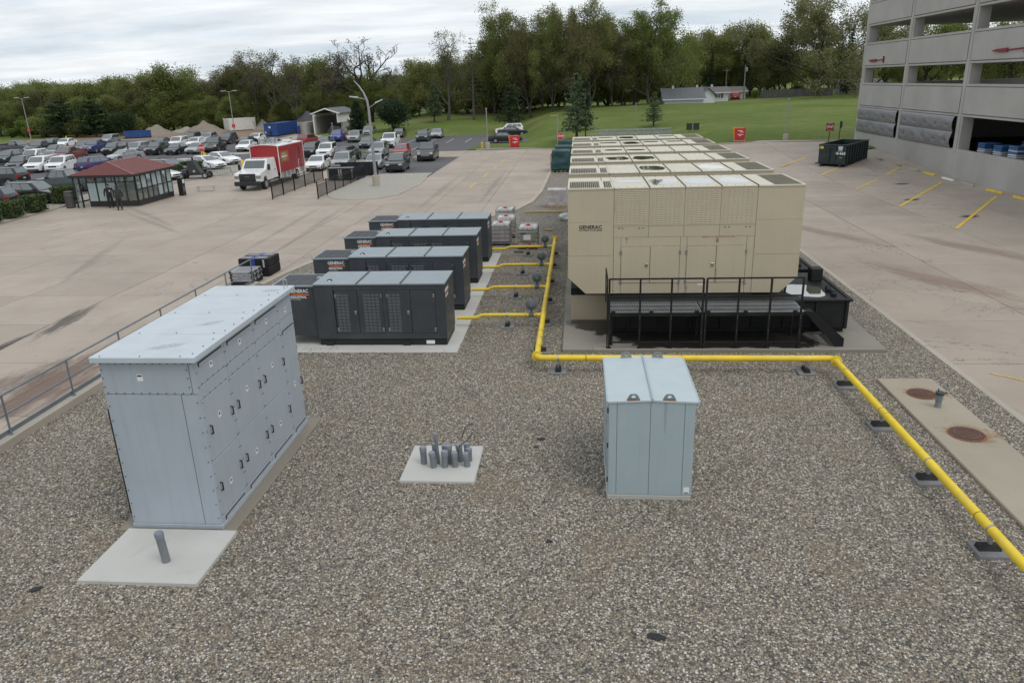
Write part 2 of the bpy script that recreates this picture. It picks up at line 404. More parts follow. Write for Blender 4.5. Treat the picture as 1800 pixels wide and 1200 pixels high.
def strip_kerb(name, pts, w, z0, z1, mat, closed=False):
    m = MB(); n = len(pts); P = [Vector((x, y, 0)) for x, y in pts]; row = []
    for i, p in enumerate(P):
        a = (P[i]-P[i-1]) if (i or closed) else (P[1]-P[0]); b = (P[(i+1) % n]-P[i]) if (i < n-1 or closed) else a
        t = (a.normalized()+b.normalized()).normalized(); nn = Vector((-t.y, t.x, 0)); h = road_h(p.x, p.y)
        c = .025
        row.append([(p+nn*w/2+Vector((0, 0, h+z0))), (p+nn*w/2+Vector((0, 0, h+z1-c))), (p+nn*(w/2-c)+Vector((0, 0, h+z1))), (p-nn*(w/2-c)+Vector((0, 0, h+z1))), (p-nn*w/2+Vector((0, 0, h+z1-c))), (p-nn*w/2+Vector((0, 0, h+z0)))])
    m.v = [tuple(q) for r in row for q in r]
    for i in range(n if closed else n-1):
        j = (i+1) % n
        for k in range(5): m.f.append((i*6+k, j*6+k, j*6+k+1, i*6+k+1))
    if not closed: m.f += [(0, 1, 2, 3, 4, 5), tuple((n-1)*6+k for k in range(5, -1, -1))]
    return m.build(name, mat, kind='structure')
strip_kerb('kerb', [(-13.75, 30.4)]+KERB_P[1:], .28, -.03, .10, G_KERB)
strip_kerb('kerb', [(10.55, -3), (10.55, 57)], .22, -.03, .035, G_KERB)
strip_kerb('kerb', ISL[1:-1], .16, -.02, .07, G_KERB)
EK = [(-13, 97.2), (-11, 97.9), (-7, 97.6), (-3, 95.4), (8, 91.2), (15.5, 85.6), (22, 84.4), (28.5, 83.7)]
sheet('grass_verge', [(-14.2, 97.3), (-11, 98.0), (-7, 97.7), (-5.5, 97.0), (-5.6, 112), (-7.2, 111), (-7.8, 108.6), (-9.3, 106.9), (-12.4, 105.6), (-14.2, 102)], .06, G_GRASS)
strip_kerb('kerb', EK, .2, -.03, .13, G_KERB)
strip_kerb('kerb', [(24.6, 79.3), (23.6, 78.4), (23.4, 77.0), (24.3, 76.0), (26.5, 76.4)], .2, -.03, .13, G_KERB)
m = MB(); ip = [(24.6, 79.3), (23.6, 78.4), (23.4, 77.0), (24.3, 76.0), (26.5, 76.4), (28.9, 78), (28.9, 84.2), (26, 84)]
m.quad(*[(x, y, road_h(x, y)+.10) for x, y in ip]); m.build('grass_verge', G_GRASS, kind='structure', fix=False)
for a, b, c, d in ((-35.5, -30.5, 96.6, 98.3), (-30.2, -22.4, 96.8, 98.2)):
    m = MB(); m.bev(a, b, c, d, -.02, .10, .05); m.build('grass_island', G_GRASS, kind='structure')
m = MB(); m.bev(-49.5, -44.2, 99.2, 101.4, -.02, .12, .04); m.build('concrete_island', G_KERB, kind='structure')
# low retaining kerb under the railing
m = MB(); m.bev(-14.0, -13.72, -3, 30.3, -.05, .24, .02); m.build('retaining_kerb', G_KERB, kind='structure')

# loose stones: instanced over the near gravel
PEB = mat_pebble()
pebcol = bpy.data.collections.new('pebbles_source')
for k in range(4):
    bm = bmesh.new(); bmesh.ops.create_icosphere(bm, subdivisions=1, radius=1)
    for v in bm.verts:
        q = noise.noise(v.co*1.7+Vector((k*9.1, 3, 1))); v.co *= .85+.4*q; v.co.z *= .62
    me = bpy.data.meshes.new('pebble'); bm.to_mesh(me); bm.free(); me.materials.append(PEB)
    me.polygons.foreach_set('use_smooth', [True]*len(me.polygons)); pebcol.objects.link(bpy.data.objects.new('pebble', me))
gm = MB(); gm.quad(*[(x, y, .032) for x, y in [(-9.5, 4.5), (7.5, 4.5), (10.4, 12), (10.4, 30), (-13.65, 30), (-13.65, 13)]])
go = gm.build('gravel_stones', PEB, kind='stuff', fix=False)
ng = bpy.data.node_groups.new('scatter', 'GeometryNodeTree')
ng.interface.new_socket('Geometry', in_out='INPUT', socket_type='NodeSocketGeometry'); ng.interface.new_socket('Geometry', in_out='OUTPUT', socket_type='NodeSocketGeometry')
n = ng.nodes; gi = n.new('NodeGroupInput'); gout = n.new('NodeGroupOutput'); dp = n.new('GeometryNodeDistributePointsOnFaces')
pos = n.new('GeometryNodeInputPosition'); sx = n.new('ShaderNodeSeparateXYZ'); mr = n.new('ShaderNodeMapRange')
mr.inputs[1].default_value = 10; mr.inputs[2].default_value = 28; mr.inputs[3].default_value = 620; mr.inputs[4].default_value = 90
ci = n.new('GeometryNodeCollectionInfo'); ci.inputs[0].default_value = pebcol; ci.inputs[1].default_value = True; ci.inputs[2].default_value = True
io = n.new('GeometryNodeInstanceOnPoints'); io.inputs['Pick Instance'].default_value = True
rs = n.new('FunctionNodeRandomValue'); rs.data_type = 'FLOAT'; rs.inputs[2].default_value = .008; rs.inputs[3].default_value = .029
rr = n.new('FunctionNodeRandomValue'); rr.data_type = 'FLOAT_VECTOR'; rr.inputs[0].default_value = (-.4, -.4, 0); rr.inputs[1].default_value = (.4, .4, 6.28)
k = ng.links.new
k(gi.outputs[0], dp.inputs['Mesh']); k(pos.outputs[0], sx.inputs[0]); k(sx.outputs[1], mr.inputs[0]); k(mr.outputs[0], dp.inputs['Density'])
k(dp.outputs['Points'], io.inputs['Points']); k(ci.outputs[0], io.inputs['Instance']); k(rs.outputs[1], io.inputs['Scale']); k(rr.outputs[0], io.inputs['Rotation'])
k(io.outputs[0], gout.inputs[0])
md = go.modifiers.new('scatter', 'NODES'); md.node_group = ng

# ---- painted markings
PY = M('yellow paint', (.70, .47, .04), .7, var=.25, vscale=6); PW = M('white line paint', (.55, .55, .54), .8, var=.2, vscale=5)
def stripe(p, q, w, mat, z=.012, name='painted_line'):
    a = Vector((*p, 0)); b = Vector((*q, 0)); t = (b-a).normalized(); nn = Vector((-t.y, t.x, 0))*w/2; m = MB(); K = 8
    for i in range(K):
        u, v = a+(b-a)*i/K, a+(b-a)*(i+1)/K
        m.quad(*[(c.x, c.y, road_h(c.x, c.y)+z) for c in (u+nn, u-nn, v-nn, v+nn)])
    return m.build(name, mat, kind='structure', fix=False)
for p, q in [((19.8, 41.0), (27.2, 51.8)), ((19.8, 48.4), (27.0, 59.1)), ((19.9, 56.4), (26.8, 66.7)), ((19.7, 64.0), (26.3, 73.4)), ((17.6, 68.5), (21.0, 73.3)), ((19.6, 33.6), (27.3, 44.6))]:
    stripe(p, q, .17, PY)
for p, q in [((11.3, 20.3), (12.1, 19.6)), ((11.9, 17.6), (12.9, 16.7))]: stripe(p, q, .05, PY)
for a, b in ((60.9, 64.2), (68.1, 71.6), (75.0, 77.6), (81.0, 83.8)): stripe((-8.85+(a-61)*.03, a), (-8.85+(b-61)*.035, b), .12, PY)
stripe((-7.2, 88), (-3.6, 91.2), .11, PY); stripe((-12.5, 90.3), (-9, 90.3), .1, PY)
for X in [-33.4+2.95*i for i in range(6)]: stripe((X, 71.2), (X+.15, 76.4), .1, PW, .016); stripe((X, 86.2), (X+.1, 91), .1, PW, .016)
for X in (-25.4, -22.0, -19.2, -16.4): stripe((X, 111), (X-.2, 119.5), .1, PW, .016)
for X in (-28, -25, -22): stripe((X, 99.8), (X, 104.6), .1, PW, .016)
for X in [-74+3*i for i in range(9)]: stripe((X-.1, 100.6), (X-.1, 105.6), .1, PW, .016); stripe((X, 80), (X, 85), .1, PW, .016)

# ---- stains on the paving, thin films with ragged edges
def stain(name, x, y, a, b, rz, col, alpha, scale=3.0, rough=.6, z=.009):
    t = NT(name); v = t.tex('Object'); gr = t.n('ShaderNodeTexGradient', gradient_type='SPHERICAL'); t.l(v, gr.inputs[0]); t.col(col); t.b.inputs['Roughness'].default_value = rough
    nz = t.noise(v, scale, 6, .7, dist=.8); t.l(t.math('MULTIPLY', t.ramp(t.math('ADD', gr.outputs[0], t.ramp(nz, .3, .7, -.45, .35)), .1, .6, 0, alpha), 1.0), t.b.inputs['Alpha'])
    m = MB(); m.quad((-1, -1, 0), (1, -1, 0), (1, 1, 0), (-1, 1, 0)); o = m.build(name, t.m, None, kind='structure', fix=False); o.location = (x, y, z+road_h(x, y)); o.scale = (a, b, 1); o.rotation_euler = (0, 0, rz); return o
stain('oil_stain', -19.62, 20.5, .28, 5.5, 0, (.025, .022, .02), .85, 2.2); stain('oil_stain', -19.3, 25.5, .5, 3.0, .1, (.05, .045, .04), .5, 2.5)
stain('rust_stain', -15.6, 19.2, 1.3, 4.6, .03, (.16, .085, .06), .5, 2.4); stain('rust_stain', -16.9, 18.2, .9, 3.6, -.05, (.17, .11, .09), .4, 3)
for i, (x, y) in enumerate(((22.2, 44.6), (21.6, 51.0), (22.8, 38.8), (23.9, 58.5))): stain('oil_stain', x, y, .8, .55, .6, (.03, .028, .026), .7, 2.0)
for i, (x, y, a, b) in enumerate(((14.5, 30, 1.0, 6), (16.5, 24, .7, 5), (18.5, 36, .9, 6), (13.2, 40, .8, 5), (20, 28, 1.2, 4))): stain('rust_stain', x, y, a, b, .45, (.24, .14, .09), .26, 3.4)
for i, (x, y, a, b, r_) in enumerate(((-30, 50, .35, 9, .75), (-28, 47, .35, 9, .78), (-18, 45, .3, 12, .05), (-16.2, 45, .3, 12, .05), (-7, 62, .35, 14, 0), (-11, 60, .35, 14, 0), (-25, 36, .4, 8, .3))): stain('tyre_mark', x, y, a, b, r_, (.09, .08, .07), .13, 2.0)
# ================================================================ YARD
STEEL = M('galvanised steel', (.45, .46, .47), .4, .8, .12); BLACK = M('black paint', (.010, .0105, .012), .6, var=.2, dust=.03, spec=.3)
RUBBER = M('black rubber', (.018, .018, .019), .75); DARKM = M('dark grey plastic', (.06, .065, .07), .6)
CHROME = M('chrome', (.6, .6, .6), .2, 1.0, .02); WHITEP = M('white paint', (.72, .72, .70), .45, var=.04); STICK = M('white sticker', (.72, .72, .72), .5, var=.05)
INK = M('black ink', (.02, .02, .022), .6); RUST = M('rust', (.19, .075, .035), .8, var=.35, vscale=9)
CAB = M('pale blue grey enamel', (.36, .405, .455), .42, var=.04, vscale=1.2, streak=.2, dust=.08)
CABT = M('sky lit blue grey enamel', (.46, .51, .555), .38, var=.06, vscale=2, dust=.16)  # roof copy of the enamel, lightened to paint in the sky light on top
PVC = M('grey pvc', (.17, .185, .20), .5, var=.08); YEL = M('yellow gas pipe paint', (.76, .55, .018), .5, var=.1, dust=.14, streak=.1)
PAVER = M('grey paver', (.20, .20, .205), .85, var=.12, bump=.3)

# ---- railing on the retaining kerb (pipe rail in bays of 2.45 m)
GALV = M('grey galvanised rail', (.20, .235, .265), .45, .5, .12)
t = thing('railing', 'grey steel pipe railing along the concrete kerb at the left edge of the gravel', 'railing', (-13.86, 0, 0))
ys = [30.0-2.42*i for i in range(13)]
for y in ys:
    m = MB(); m.tube([(0, y, .20), (0, y, 1.27)], .026, 8); m.bev(-.05, .05, y-.05, y+.05, .235, .255, .005); m.build('post', GALV, t, .6)
m = MB(); m.tube([(0, ys[-1]-.4, 1.27), (0, 30.0, 1.27)], .027, 8); m.build('top_rail', GALV, t, .6)
m = MB(); m.tube([(0, ys[-1]-.4, .78), (0, 30.0, .78)], .024, 8); m.build('mid_rail', GALV, t, .6)
m = MB(); m.box(-.035, -.022, ys[-1]-.4, 30.0, .27, .38); m.build('toe_board', GALV, t)

# ---- large outdoor switchgear cabinet
tag(MB().bev(-8.67, -6.5, 10.2, 11.80, -.05, .115, .02).build('concrete_pad', G_PADW), 'pale new concrete pad with a capped pipe stub, in front of the large cabinet', 'concrete pad')
tag(MB().bev(-8.9, -6.56, 11.805, 17.0, -.05, .07, .02).build('concrete_pad', mat_concrete('weathered pad', (.23, .205, .165), stain=.8, warm=(.17, .13, .09), slab=False)), 'weathered concrete pad under the large pale cabinet', 'concrete pad')
def stub(loc, r, h, tilt, label, cap=True, group=None):
    t = thing('pipe_stub', label, 'pipe stub', loc, 0, group); t.rotation_euler = (tilt[0], tilt[1], 0)
    MB().lathe([(r, -.03), (r, h)], 16).build('pipe', PVC, t, .6)
    if cap: MB().lathe([(r*1.1, h-.09), (r*1.12, h-.01), (r*1.0, h+.015), (r*.3, h+.022)], 16).build('cap', M('pvc cap', (.20, .22, .26), .42), t, .6)
    return t
stub((-7.35, 10.78, .11), .072, .60, (.02, -.05), 'grey capped pipe stub standing alone on the pale pad before the large cabinet')
S = thing('switchgear_cabinet', 'large pale blue grey metal switchgear cabinet with bolted panels and black handles', 'electrical cabinet', (0, 0, .07))
x0, x1, y0, y1, zt = -8.60, -6.82, 11.88, 16.62, 3.44
MB().box(x0+.03, x1-.03, y0+.03, y1-.03, .02, zt).build('core', M('panel gap shadow', (.10, .115, .13), .7), S)
MB().bev(x0-.02, x1+.02, y0-.01, y1+.01, 0, .1, .01).build('base_channel', CAB, S)
def panel(bounds, face, name='panel'):
    a, b, z0, z1 = bounds; g = .006
    m = MB()
    if face == 'F': m.bev(a+g, b-g, y0-.004, y0+.04, z0+g, z1-g, .006)
    else: m.bev(x1-.04, x1+.004, a+g, b-g, z0+g, z1-g, .006)
    return m.build(name, CAB, S)
BOLT = M('dull bolt', (.12, .13, .14), .5, .5)
bm_ = MB()
def boltF(x, z): bm_.lathe([(.012, -.012), (.010, 0)], 6, (x, y0-.006, z), 'y')
def boltS(y, z): bm_.lathe([(.012, 0), (.010, .012)], 6, (x1+.004, y, z), 'x')
panel((x0, x1-.10, 2.80, zt), 'F'); panel((x0, -7.15, .10, 2.80), 'F'); panel((-7.15, x1, .10, 2.80), 'F'); panel((x1-.10, x1, 2.80, zt), 'F')
for i in range(11): boltF(x0+.08+i*.158, 2.83)
for i in range(13): boltF(x0+.05+i*.14, 3.40)
for z in (2.95, 3.12, 3.28): boltF(x0+.04, z); boltF(x1-.14, z)
for i in range(9): boltF(x0+.05, .25+i*.29); boltF(x1-.04, .25+i*.3)
SY = [11.90, 13.06, 14.40, 15.76, 16.60]
def warn(y=None, z=0, x=None):
    if x is not None:
        o = MB().box(x-.055, x+.055, y0-.008, y0-.0045, z-.065, z+.065).build('warning_label', STICK, S); MB().box(x-.045, x+.045, y0-.010, y0-.0085, z+.02, z+.05).build('print', INK, o)
    else:
        o = MB().box(x1+.0045, x1+.008, y-.05, y+.05, z-.06, z+.06).build('warning_label', STICK, S); MB().box(x1+.0085, x1+.010, y-.025, y+.02, z-.01, z+.04).build('print', INK, o)
warn(x=-7.86, z=3.13)
def handle(y, z):
    m = MB(); X = x1+.004; m.tube([(X, y, z+.085), (X+.045, y, z+.075), (X+.045, y, z-.075), (X, y, z-.085)], .013, 6); m.build('handle', RUBBER, S, .6)
def slot(a, b, z):
    MB().box(x1+.0045, x1+.012, a, b, z-.06, z+.02).build('vent_slot', INK, S); MB().box(x1+.0125, x1+.018, a+.03, b-.005, z-.062, z-.004).build('drip_edge', CAB, S)
for i in range(4):
    a, b = SY[i], SY[i+1]
    if i < 3:
        panel((a, b, 2.92, zt), 'S'); panel((a, b, 2.66, 2.92), 'S'); panel((a, b, 1.40, 2.66), 'S', 'door'); panel((a, b, .24, 1.40), 'S', 'door'); panel((a, b, .1, .24), 'S', 'vent_panel')
        for z in (2.02, .83): handle(a+.17, z); handle(b-.12, z)
        warn((a+b)/2, 3.17); warn((a+b)/2, 2.15); warn((a+b)/2, .72)
        slot(a+.12, b-.1, 3.34); slot(a+.15, b-.14, .17)
    else:
        panel((a, b, 2.72, zt), 'S'); panel((a, b, .1, 2.72), 'S', 'door'); warn((a+b)/2, 3.1); warn((a+b)/2, 1.25); slot(a+.08, b-.06, 2.66); slot(a+.1, b-.06, .17); handle(b-.06, 1.2)
    for z in [.3+.29*q for q in range(11)]: boltS(a+.03, z); boltS(b-.03, z)
    for q in range(5): boltS(a+.15+q*(b-a-.3)/4, 2.69); boltS(a+.15+q*(b-a-.3)/4, 2.95)
bm_.build('bolts', BOLT, S, kind='stuff')
MB().box(x0-.035, x0-.002, y0+.05, y0+1.2, .9, 2.6).build('louvre_hood', CAB, S); MB().box(x0-.02, x0-.003, y0-.002, y0+.02, .3, 2.5).build('gasket', RUBBER, S)
RY = [11.76, 13.06, 14.42, 15.78, 16.70]; rb = MB()
for i in range(4):
    a, b = RY[i], RY[i+1]; z = zt+.055
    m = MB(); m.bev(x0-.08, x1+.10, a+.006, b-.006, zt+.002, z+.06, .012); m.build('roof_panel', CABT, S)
    for q in range(3): rb.lathe([(.016, 0), (.012, .012)], 6, (x0+.1+q*.75, a+.06, z+.061)); rb.lathe([(.016, 0), (.012, .012)], 6, (x1-.02, a+.2+q*.4, z+.061))
rb.build('roof_bolts', BOLT, S, kind='stuff')
# dirty evaporation marks left by puddles: thin flat stains lying on the roof
DIRT = NT('dried mud'); v = DIRT.tex('Object'); n_ = DIRT.noise(v, 9, 6, .85, dist=1.5); DIRT.col((.16, .145, .12))
e_ = DIRT.n('ShaderNodeTexGradient', gradient_type='SPHERICAL'); DIRT.l(v, e_.inputs[0])
DIRT.l(DIRT.math('MULTIPLY', DIRT.ramp(n_, .5, .64), DIRT.ramp(e_.outputs[0], .02, .45)), DIRT.b.inputs['Alpha']); DIRT.b.inputs['Roughness'].default_value = .9
for (sx_, sy_, w_, h_, an) in ((-7.55, 12.35, .40, .16, .5), (-7.35, 13.75, .32, .11, .7), (-7.1, 16.2, .28, .12, .2)):
    m = MB(); m.quad(*[(math.cos(a)*1.0, math.sin(a)*1.0, 0) for a in [2*PI*i/20 for i in range(20)]])
    o = m.build('mud_stain', DIRT.m, S, fix=False); o.location = (sx_, sy_, zt+.121); o.scale = (w_, h_, 1); o.rotation_euler = (0, 0, an)
m = MB(); m.tube([(x1-.02, 16.55, zt+.1), (x1-.02, 16.55, zt+.27), (x1-.06, 16.55, zt+.30), (x1-.10, 16.55, zt+.27), (x1-.10, 16.55, zt+.1)], .012, 6); m.build('lifting_lug', STEEL, S, .6)

# ---- small pad transformer cabinet
CAB0, CABT0 = CAB, CABT; CAB = M('grey green enamel', (.335, .405, .435), .42, var=.04, vscale=1.2, streak=.12, dust=.04); CABT = M('sky lit grey green enamel', (.43, .50, .53), .38, var=.05, dust=.1)  # lid enamel is a lighter copy with overhead sky light painted in
T = thing('transformer_cabinet', 'small pale blue grey cabinet with peaked lid and lifting lugs', 'electrical cabinet', (1.4, 13.3, 0))
MB().bev(-.85, .80, 0.0, 2.35, -.05, .135, .02).build('concrete_base', G_PAD, T)
MB().box(-.79, .79, .04, 2.28, .13, 2.14).build('core', M('panel gap shadow'), T)
for a, b in ((-.83, -.67), (-.67, -.03), (-.03, .62), (.62, .82)):
    MB().bev(a+.003, b-.003, 0, .06, .14, 2.15, .006).build('panel', CAB, T)
MB().bev(.77, .82, .065, 2.3, .14, 2.15, .006).build('side_panel', CAB, T)
MB().bev(-.83, -.78, .065, 1.15, .14, 2.15, .006).build('door', CAB, T); MB().bev(-.84, -.79, 1.16, 2.3, .14, 2.15, .006).build('door', CAB, T)
for z in (.45, 1.2, 1.95):
    MB().box(-.86, -.83, .03, .07, z-.05, z+.05).build('hinge', DARKM, T)
MB().bev(-.87, -.855, .08, .2, 1.7, 1.75, .003).build('padlock_hasp', CHROME, T)
def lid(a, b, za, zb):
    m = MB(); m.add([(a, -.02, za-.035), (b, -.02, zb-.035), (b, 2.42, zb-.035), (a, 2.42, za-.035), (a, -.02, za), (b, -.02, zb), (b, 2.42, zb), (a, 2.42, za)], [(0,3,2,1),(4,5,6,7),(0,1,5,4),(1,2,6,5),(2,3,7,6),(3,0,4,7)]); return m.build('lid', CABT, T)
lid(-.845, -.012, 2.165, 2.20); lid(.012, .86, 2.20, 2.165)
MB().bev(-.018, .018, -.03, 2.43, 2.17, 2.235, .006).build('ridge_seam', CAB, T)
MB().box(-.875, -.845, -.01, 2.40, 2.08, 2.165).build('drip_flange', CAB, T); MB().box(.86, .90, .0, 2.40, 2.07, 2.163).build('drip_flange', CAB, T)
for lx in (-.36, .32):
    for ly in (.02, 2.36):
        zz = 2.20-abs(lx)*.041
        m = MB(); ol = [(-.12, 0), (.12, 0), (.12, .03), (.065, .125), (-.065, .125), (-.12, .03)]; hole = [(math.cos(a)*.042, .068+math.sin(a)*.028) for a in [2*PI*i/12 for i in range(12)]]
        hl = hole
        # plate with an oval eye: ring of quads between outline and hole
        og = []
        for q in hl:
            dx_, dz_ = q[0], q[1]-.068; s_ = 9
            for i in range(6):
                (ax, az), (bx, bz) = ol[i], ol[(i+1) % 6]; den = dx_*(bz-az)-dz_*(bx-ax)
                if abs(den) > 1e-9:
                    tt = (ax*(bz-az)-(az-.068)*(bx-ax))/den
                    uu = (ax*dz_-(az-.068)*dx_)/den
                    if tt > 0 and -.001 <= uu <= 1.001: s_ = min(s_, tt)
            og.append((dx_*s_, .068+dz_*s_))
        for yy in (-.008, .008):
            pass
        vs_ = [(lx+p[0], ly-.008, zz+p[1]) for p in hl]+[(lx+p[0], ly-.008, zz+p[1]) for p in og]+[(lx+p[0], ly+.008, zz+p[1]) for p in hl]+[(lx+p[0], ly+.008, zz+p[1]) for p in og]
        n_ = 12; fs_ = []
        for i in range(n_):
            j = (i+1) % n_
            fs_ += [(i, j, n_+j, n_+i), (2*n_+i, 3*n_+i, 3*n_+j, 2*n_+j), (n_+i, n_+j, 3*n_+j, 3*n_+i), (i, 2*n_+i, 2*n_+j, j)]
        m.add(vs_, fs_); g_ = m.build('lifting_lug', M('grey lug', (.20, .235, .25), .5), T)
        MB().bev(lx-.12, lx+.12, ly-.03, ly+.03, zz-.01, zz+.022, .005).build('foot', RUST if ly < 1 else M('grey lug'), g_)
MB().box(.66, .77, -.004, -.001, .18, .32).build('data_label', STICK, T)
MB().box(.675, .755, -.0055, -.0045, .185, .21).build('print', M('grey print', (.12, .12, .13), .6), T)
m = MB(); m.quad((.235, -.0015, 1.5), (.26, -.0015, 1.5), (.29, -.0015, 2.14), (.22, -.0015, 2.14))
RS = NT('rust run'); RS.col((.25, .15, .08)); RS.b.inputs['Alpha'].default_value = .13; RS.b.inputs['Roughness'].default_value = .8; m.build('rust_run', RS.m, T)

# ---- pad with a cluster of capped conduits
tag(MB().bev(-3.82, -2.2, 13.8, 15.42, -.05, .10, .02).build('concrete_pad', G_PADW), 'square pale concrete pad carrying a cluster of capped conduit stubs', 'concrete pad')
CL = [(-3.42, 14.55, .5, .075, 'leftmost tall one'), (-3.22, 14.83, .42, .07, 'behind the thin tall pipe'), (-3.17, 14.38, .45, .07, 'nearest, front left'), (-2.98, 14.80, .40, .06, 'short one at the back centre left'),
      (-2.93, 14.40, .47, .075, 'front centre, leaning'), (-2.83, 14.58, .55, .075, 'tall one at the centre'), (-2.70, 14.42, .42, .07, 'front centre right'), (-2.62, 14.68, .50, .072, 'back right tall one'),
      (-2.50, 14.85, .42, .065, 'farthest back right'), (-2.43, 14.70, .36, .07, 'right, half hidden by a cable'), (-2.44, 14.45, .38, .072, 'rightmost at the front')]
for i, (a, b, h, r, w_) in enumerate(CL):
    stub((a, b, .1), r*.95, h*.8, (random.uniform(-.02, .05), random.uniform(-.1, .05)), 'grey capped conduit stub on the square pad, '+w_, group='conduit stubs')
stub((-3.1, 14.55, .1), .04, .72, (0, -.03), 'thin tall grey pipe rising above the capped conduit stubs', group='conduit stubs')
for pts, lb in (([(-2.66, 14.5, .35), (-2.6, 14.55, .55), (-2.48, 14.6, .62), (-2.36, 14.62, .72), (-2.33, 14.62, .82)], 'dark bent cable end sticking up from the conduit stubs at right'), ([(-2.6, 14.9, .55), (-2.55, 14.95, .75), (-2.45, 15.0, .84), (-2.33, 15.0, .85)], 'dark cable end arching behind the conduit stubs')):
    tag(MB().tube(pts, .012, 6).build('cable', DARKM, None, .6), lb, 'cable')

# ---- concrete slab with manholes
tag(MB().bev(8.06, 9.5, 5.5, 19.65, -.05, .11, .02).build('concrete_slab', mat_concrete('buff slab concrete', (.345, .305, .24), stain=.6, warm=(.34, .24, .12), slab=False)), 'long buff concrete slab with two rusty manhole covers at the right', 'concrete slab')
def manhole(x, y, r, label, ring):
    t = thing('manhole_cover', label, 'manhole cover', (x, y, .11)); stain('rust_halo', x+.12, y, r*1.75, r*1.7, 0, (.36, .19, .07), .5, 2.0, .8, .114).parent = None; MB().lathe([(r, -.01), (r, .012), (r-.04, .018), (r-.045, .006)], 40).build('frame', RUST, t)
    R2 = M('dark rust', (.085, .042, .028), .75, var=.3, vscale=7); MB().lathe([(r-.05, -.005), (r-.05, .016), (r-.06, .02)], 40).build('lid', R2, t)
    if ring: MB().lathe([(r*.68, .018), (r*.68, .030), (r*.60, .030), (r*.60, .018)], 40).build('ring', M('purple rust', (.12, .07, .065), .7), t)
    else:
        for i in range(4): MB().box(-.22+i*.13, -.16+i*.13, -.10-.02*i, -.05-.02*i, .018, .028).build('lug', R2, t)
    return t
manhole(8.78, 18.55, .36, 'rusty manhole cover behind the short grey riser on the buff slab', False); manhole(8.80, 16.22, .40, 'rusty ringed manhole cover nearer the camera on the buff slab', True)
t = thing('vent_riser', 'short grey pipe riser with dark cap beside the farther manhole', 'pipe', (8.83, 17.75, .11))
MB().lathe([(.085, 0), (.075, .03), (.07, .18), (.085, .19), (.085, .33)], 16).build('pipe', PVC, t, .6); MB().lathe([(.1, .33), (.1, .40), (.05, .42)], 12).build('cap', M('green black iron', (.04, .055, .055), .5), t, .6)
MB().tube([(-.04, 0, .42), (-.05, 0, .49)], .015, 6).build('bolt', DARKM, t); MB().box(.07, .17, -.03, .03, .36, .39).build('lug', DARKM, t)

# ---- yellow gas pipe
Zp = .47
P = thing('gas_pipe', 'bright yellow gas pipeline crossing the gravel with four branches to the dark generators', 'pipe', (0, 0, 0))
def elbow(c, a, b, r=.16, n=6):                 # quarter bend round corner c from direction a to b
    a = Vector(a); b = Vector(b); c = Vector(c); o = c+(-a+b)*r
    return [tuple(o+(a*math.sin(t_)-b*math.cos(t_))*r) for t_ in [PI/2*i/n for i in range(n+1)]]
pts = [(-1.2, 37.5, Zp)]+elbow((-1.22, 20.25, Zp), (0, -1, 0), (1, 0, 0))+elbow((7.07, 20.2, Zp), (1, 0, 0), (0, -1, 0))+[(7.09, 3.5, Zp)]
MB().tube(pts, .088, 14).build('main_pipe', YEL, P, .9)
for y in (36.9, 33.4, 29.6, 26.3, 22.6, 21.1): MB().lathe([(.091, -.015), (.091, .015)], 14, (-1.21, y, Zp), 'y').build('weld_joint', M('dark pipe joint', (.25, .18, .02), .5), P, .6)
for x in (0.2, 2.9, 5.6): MB().lathe([(.091, -.012), (.091, .012)], 14, (x, 20.23, Zp), 'x').build('weld_joint', M('dark pipe joint'), P, .6)
for y in (19.6, 16.4, 12.2): MB().lathe([(.091, -.012), (.091, .012)], 14, (7.08, y, Zp), 'y').build('weld_joint', M('dark pipe joint'), P, .6)
def flange(c, ax): MB().lathe([(.15, -.03), (.15, .03)], 18, c, ax).build('flange', YEL, P, .6)
flange((-1.2, 37.55, Zp), 'y'); flange((-1.22, 20.42, Zp), 'y'); flange((7.08, 20.0, Zp), 'y')
GREY = M('regulator grey', (.10, .125, .13), .45)
for i, y in enumerate((24.48, 28.2, 31.95, 35.7)):
    br = MB().tube([(-1.22, y, Zp), (-3.25, y, Zp), (-3.36, y, Zp-.015), (-3.50, y, Zp-.085), (-3.61, y, Zp-.10), (-4.2, y, Zp-.10)], .06, 10).build('branch_pipe', YEL, P, .9)
    MB().lathe([(.085, -.09), (.085, .09)], 10, (-1.62, y, Zp), 'x').build('valve_body', GREY, br, .6)
    for dx_ in (-1.45, -1.82): MB().lathe([(.09, -.015), (.09, .015)], 12, (dx_, y, Zp), 'x').build('collar', M('dull yellow', (.5, .36, .05), .5), br, .6)
    r = thing('gas_regulator', 'round grey gas regulator disc on the %s yellow branch from the camera' % ORD[i], 'gas regulator', (-1.62, y-.02, Zp), 0, 'gas regulators')
    MB().tube([(0, 0, .07), (0, 0, .2)], .045, 8).build('neck', GREY, r, .6)
    MB().lathe([(.06, -.09), (.15, -.05), (.185, -.03), (.19, 0), (.185, .03), (.15, .05), (.05, .08)], 24, (0, 0, .36), 'y').build('diaphragm_case', GREY, r, .7)
    MB().lathe([(.025, -.12), (.025, -.09)], 8, (0, 0, .36), 'y').build('vent_plug', STEEL, r)
    r['group'] = 'gas regulators'
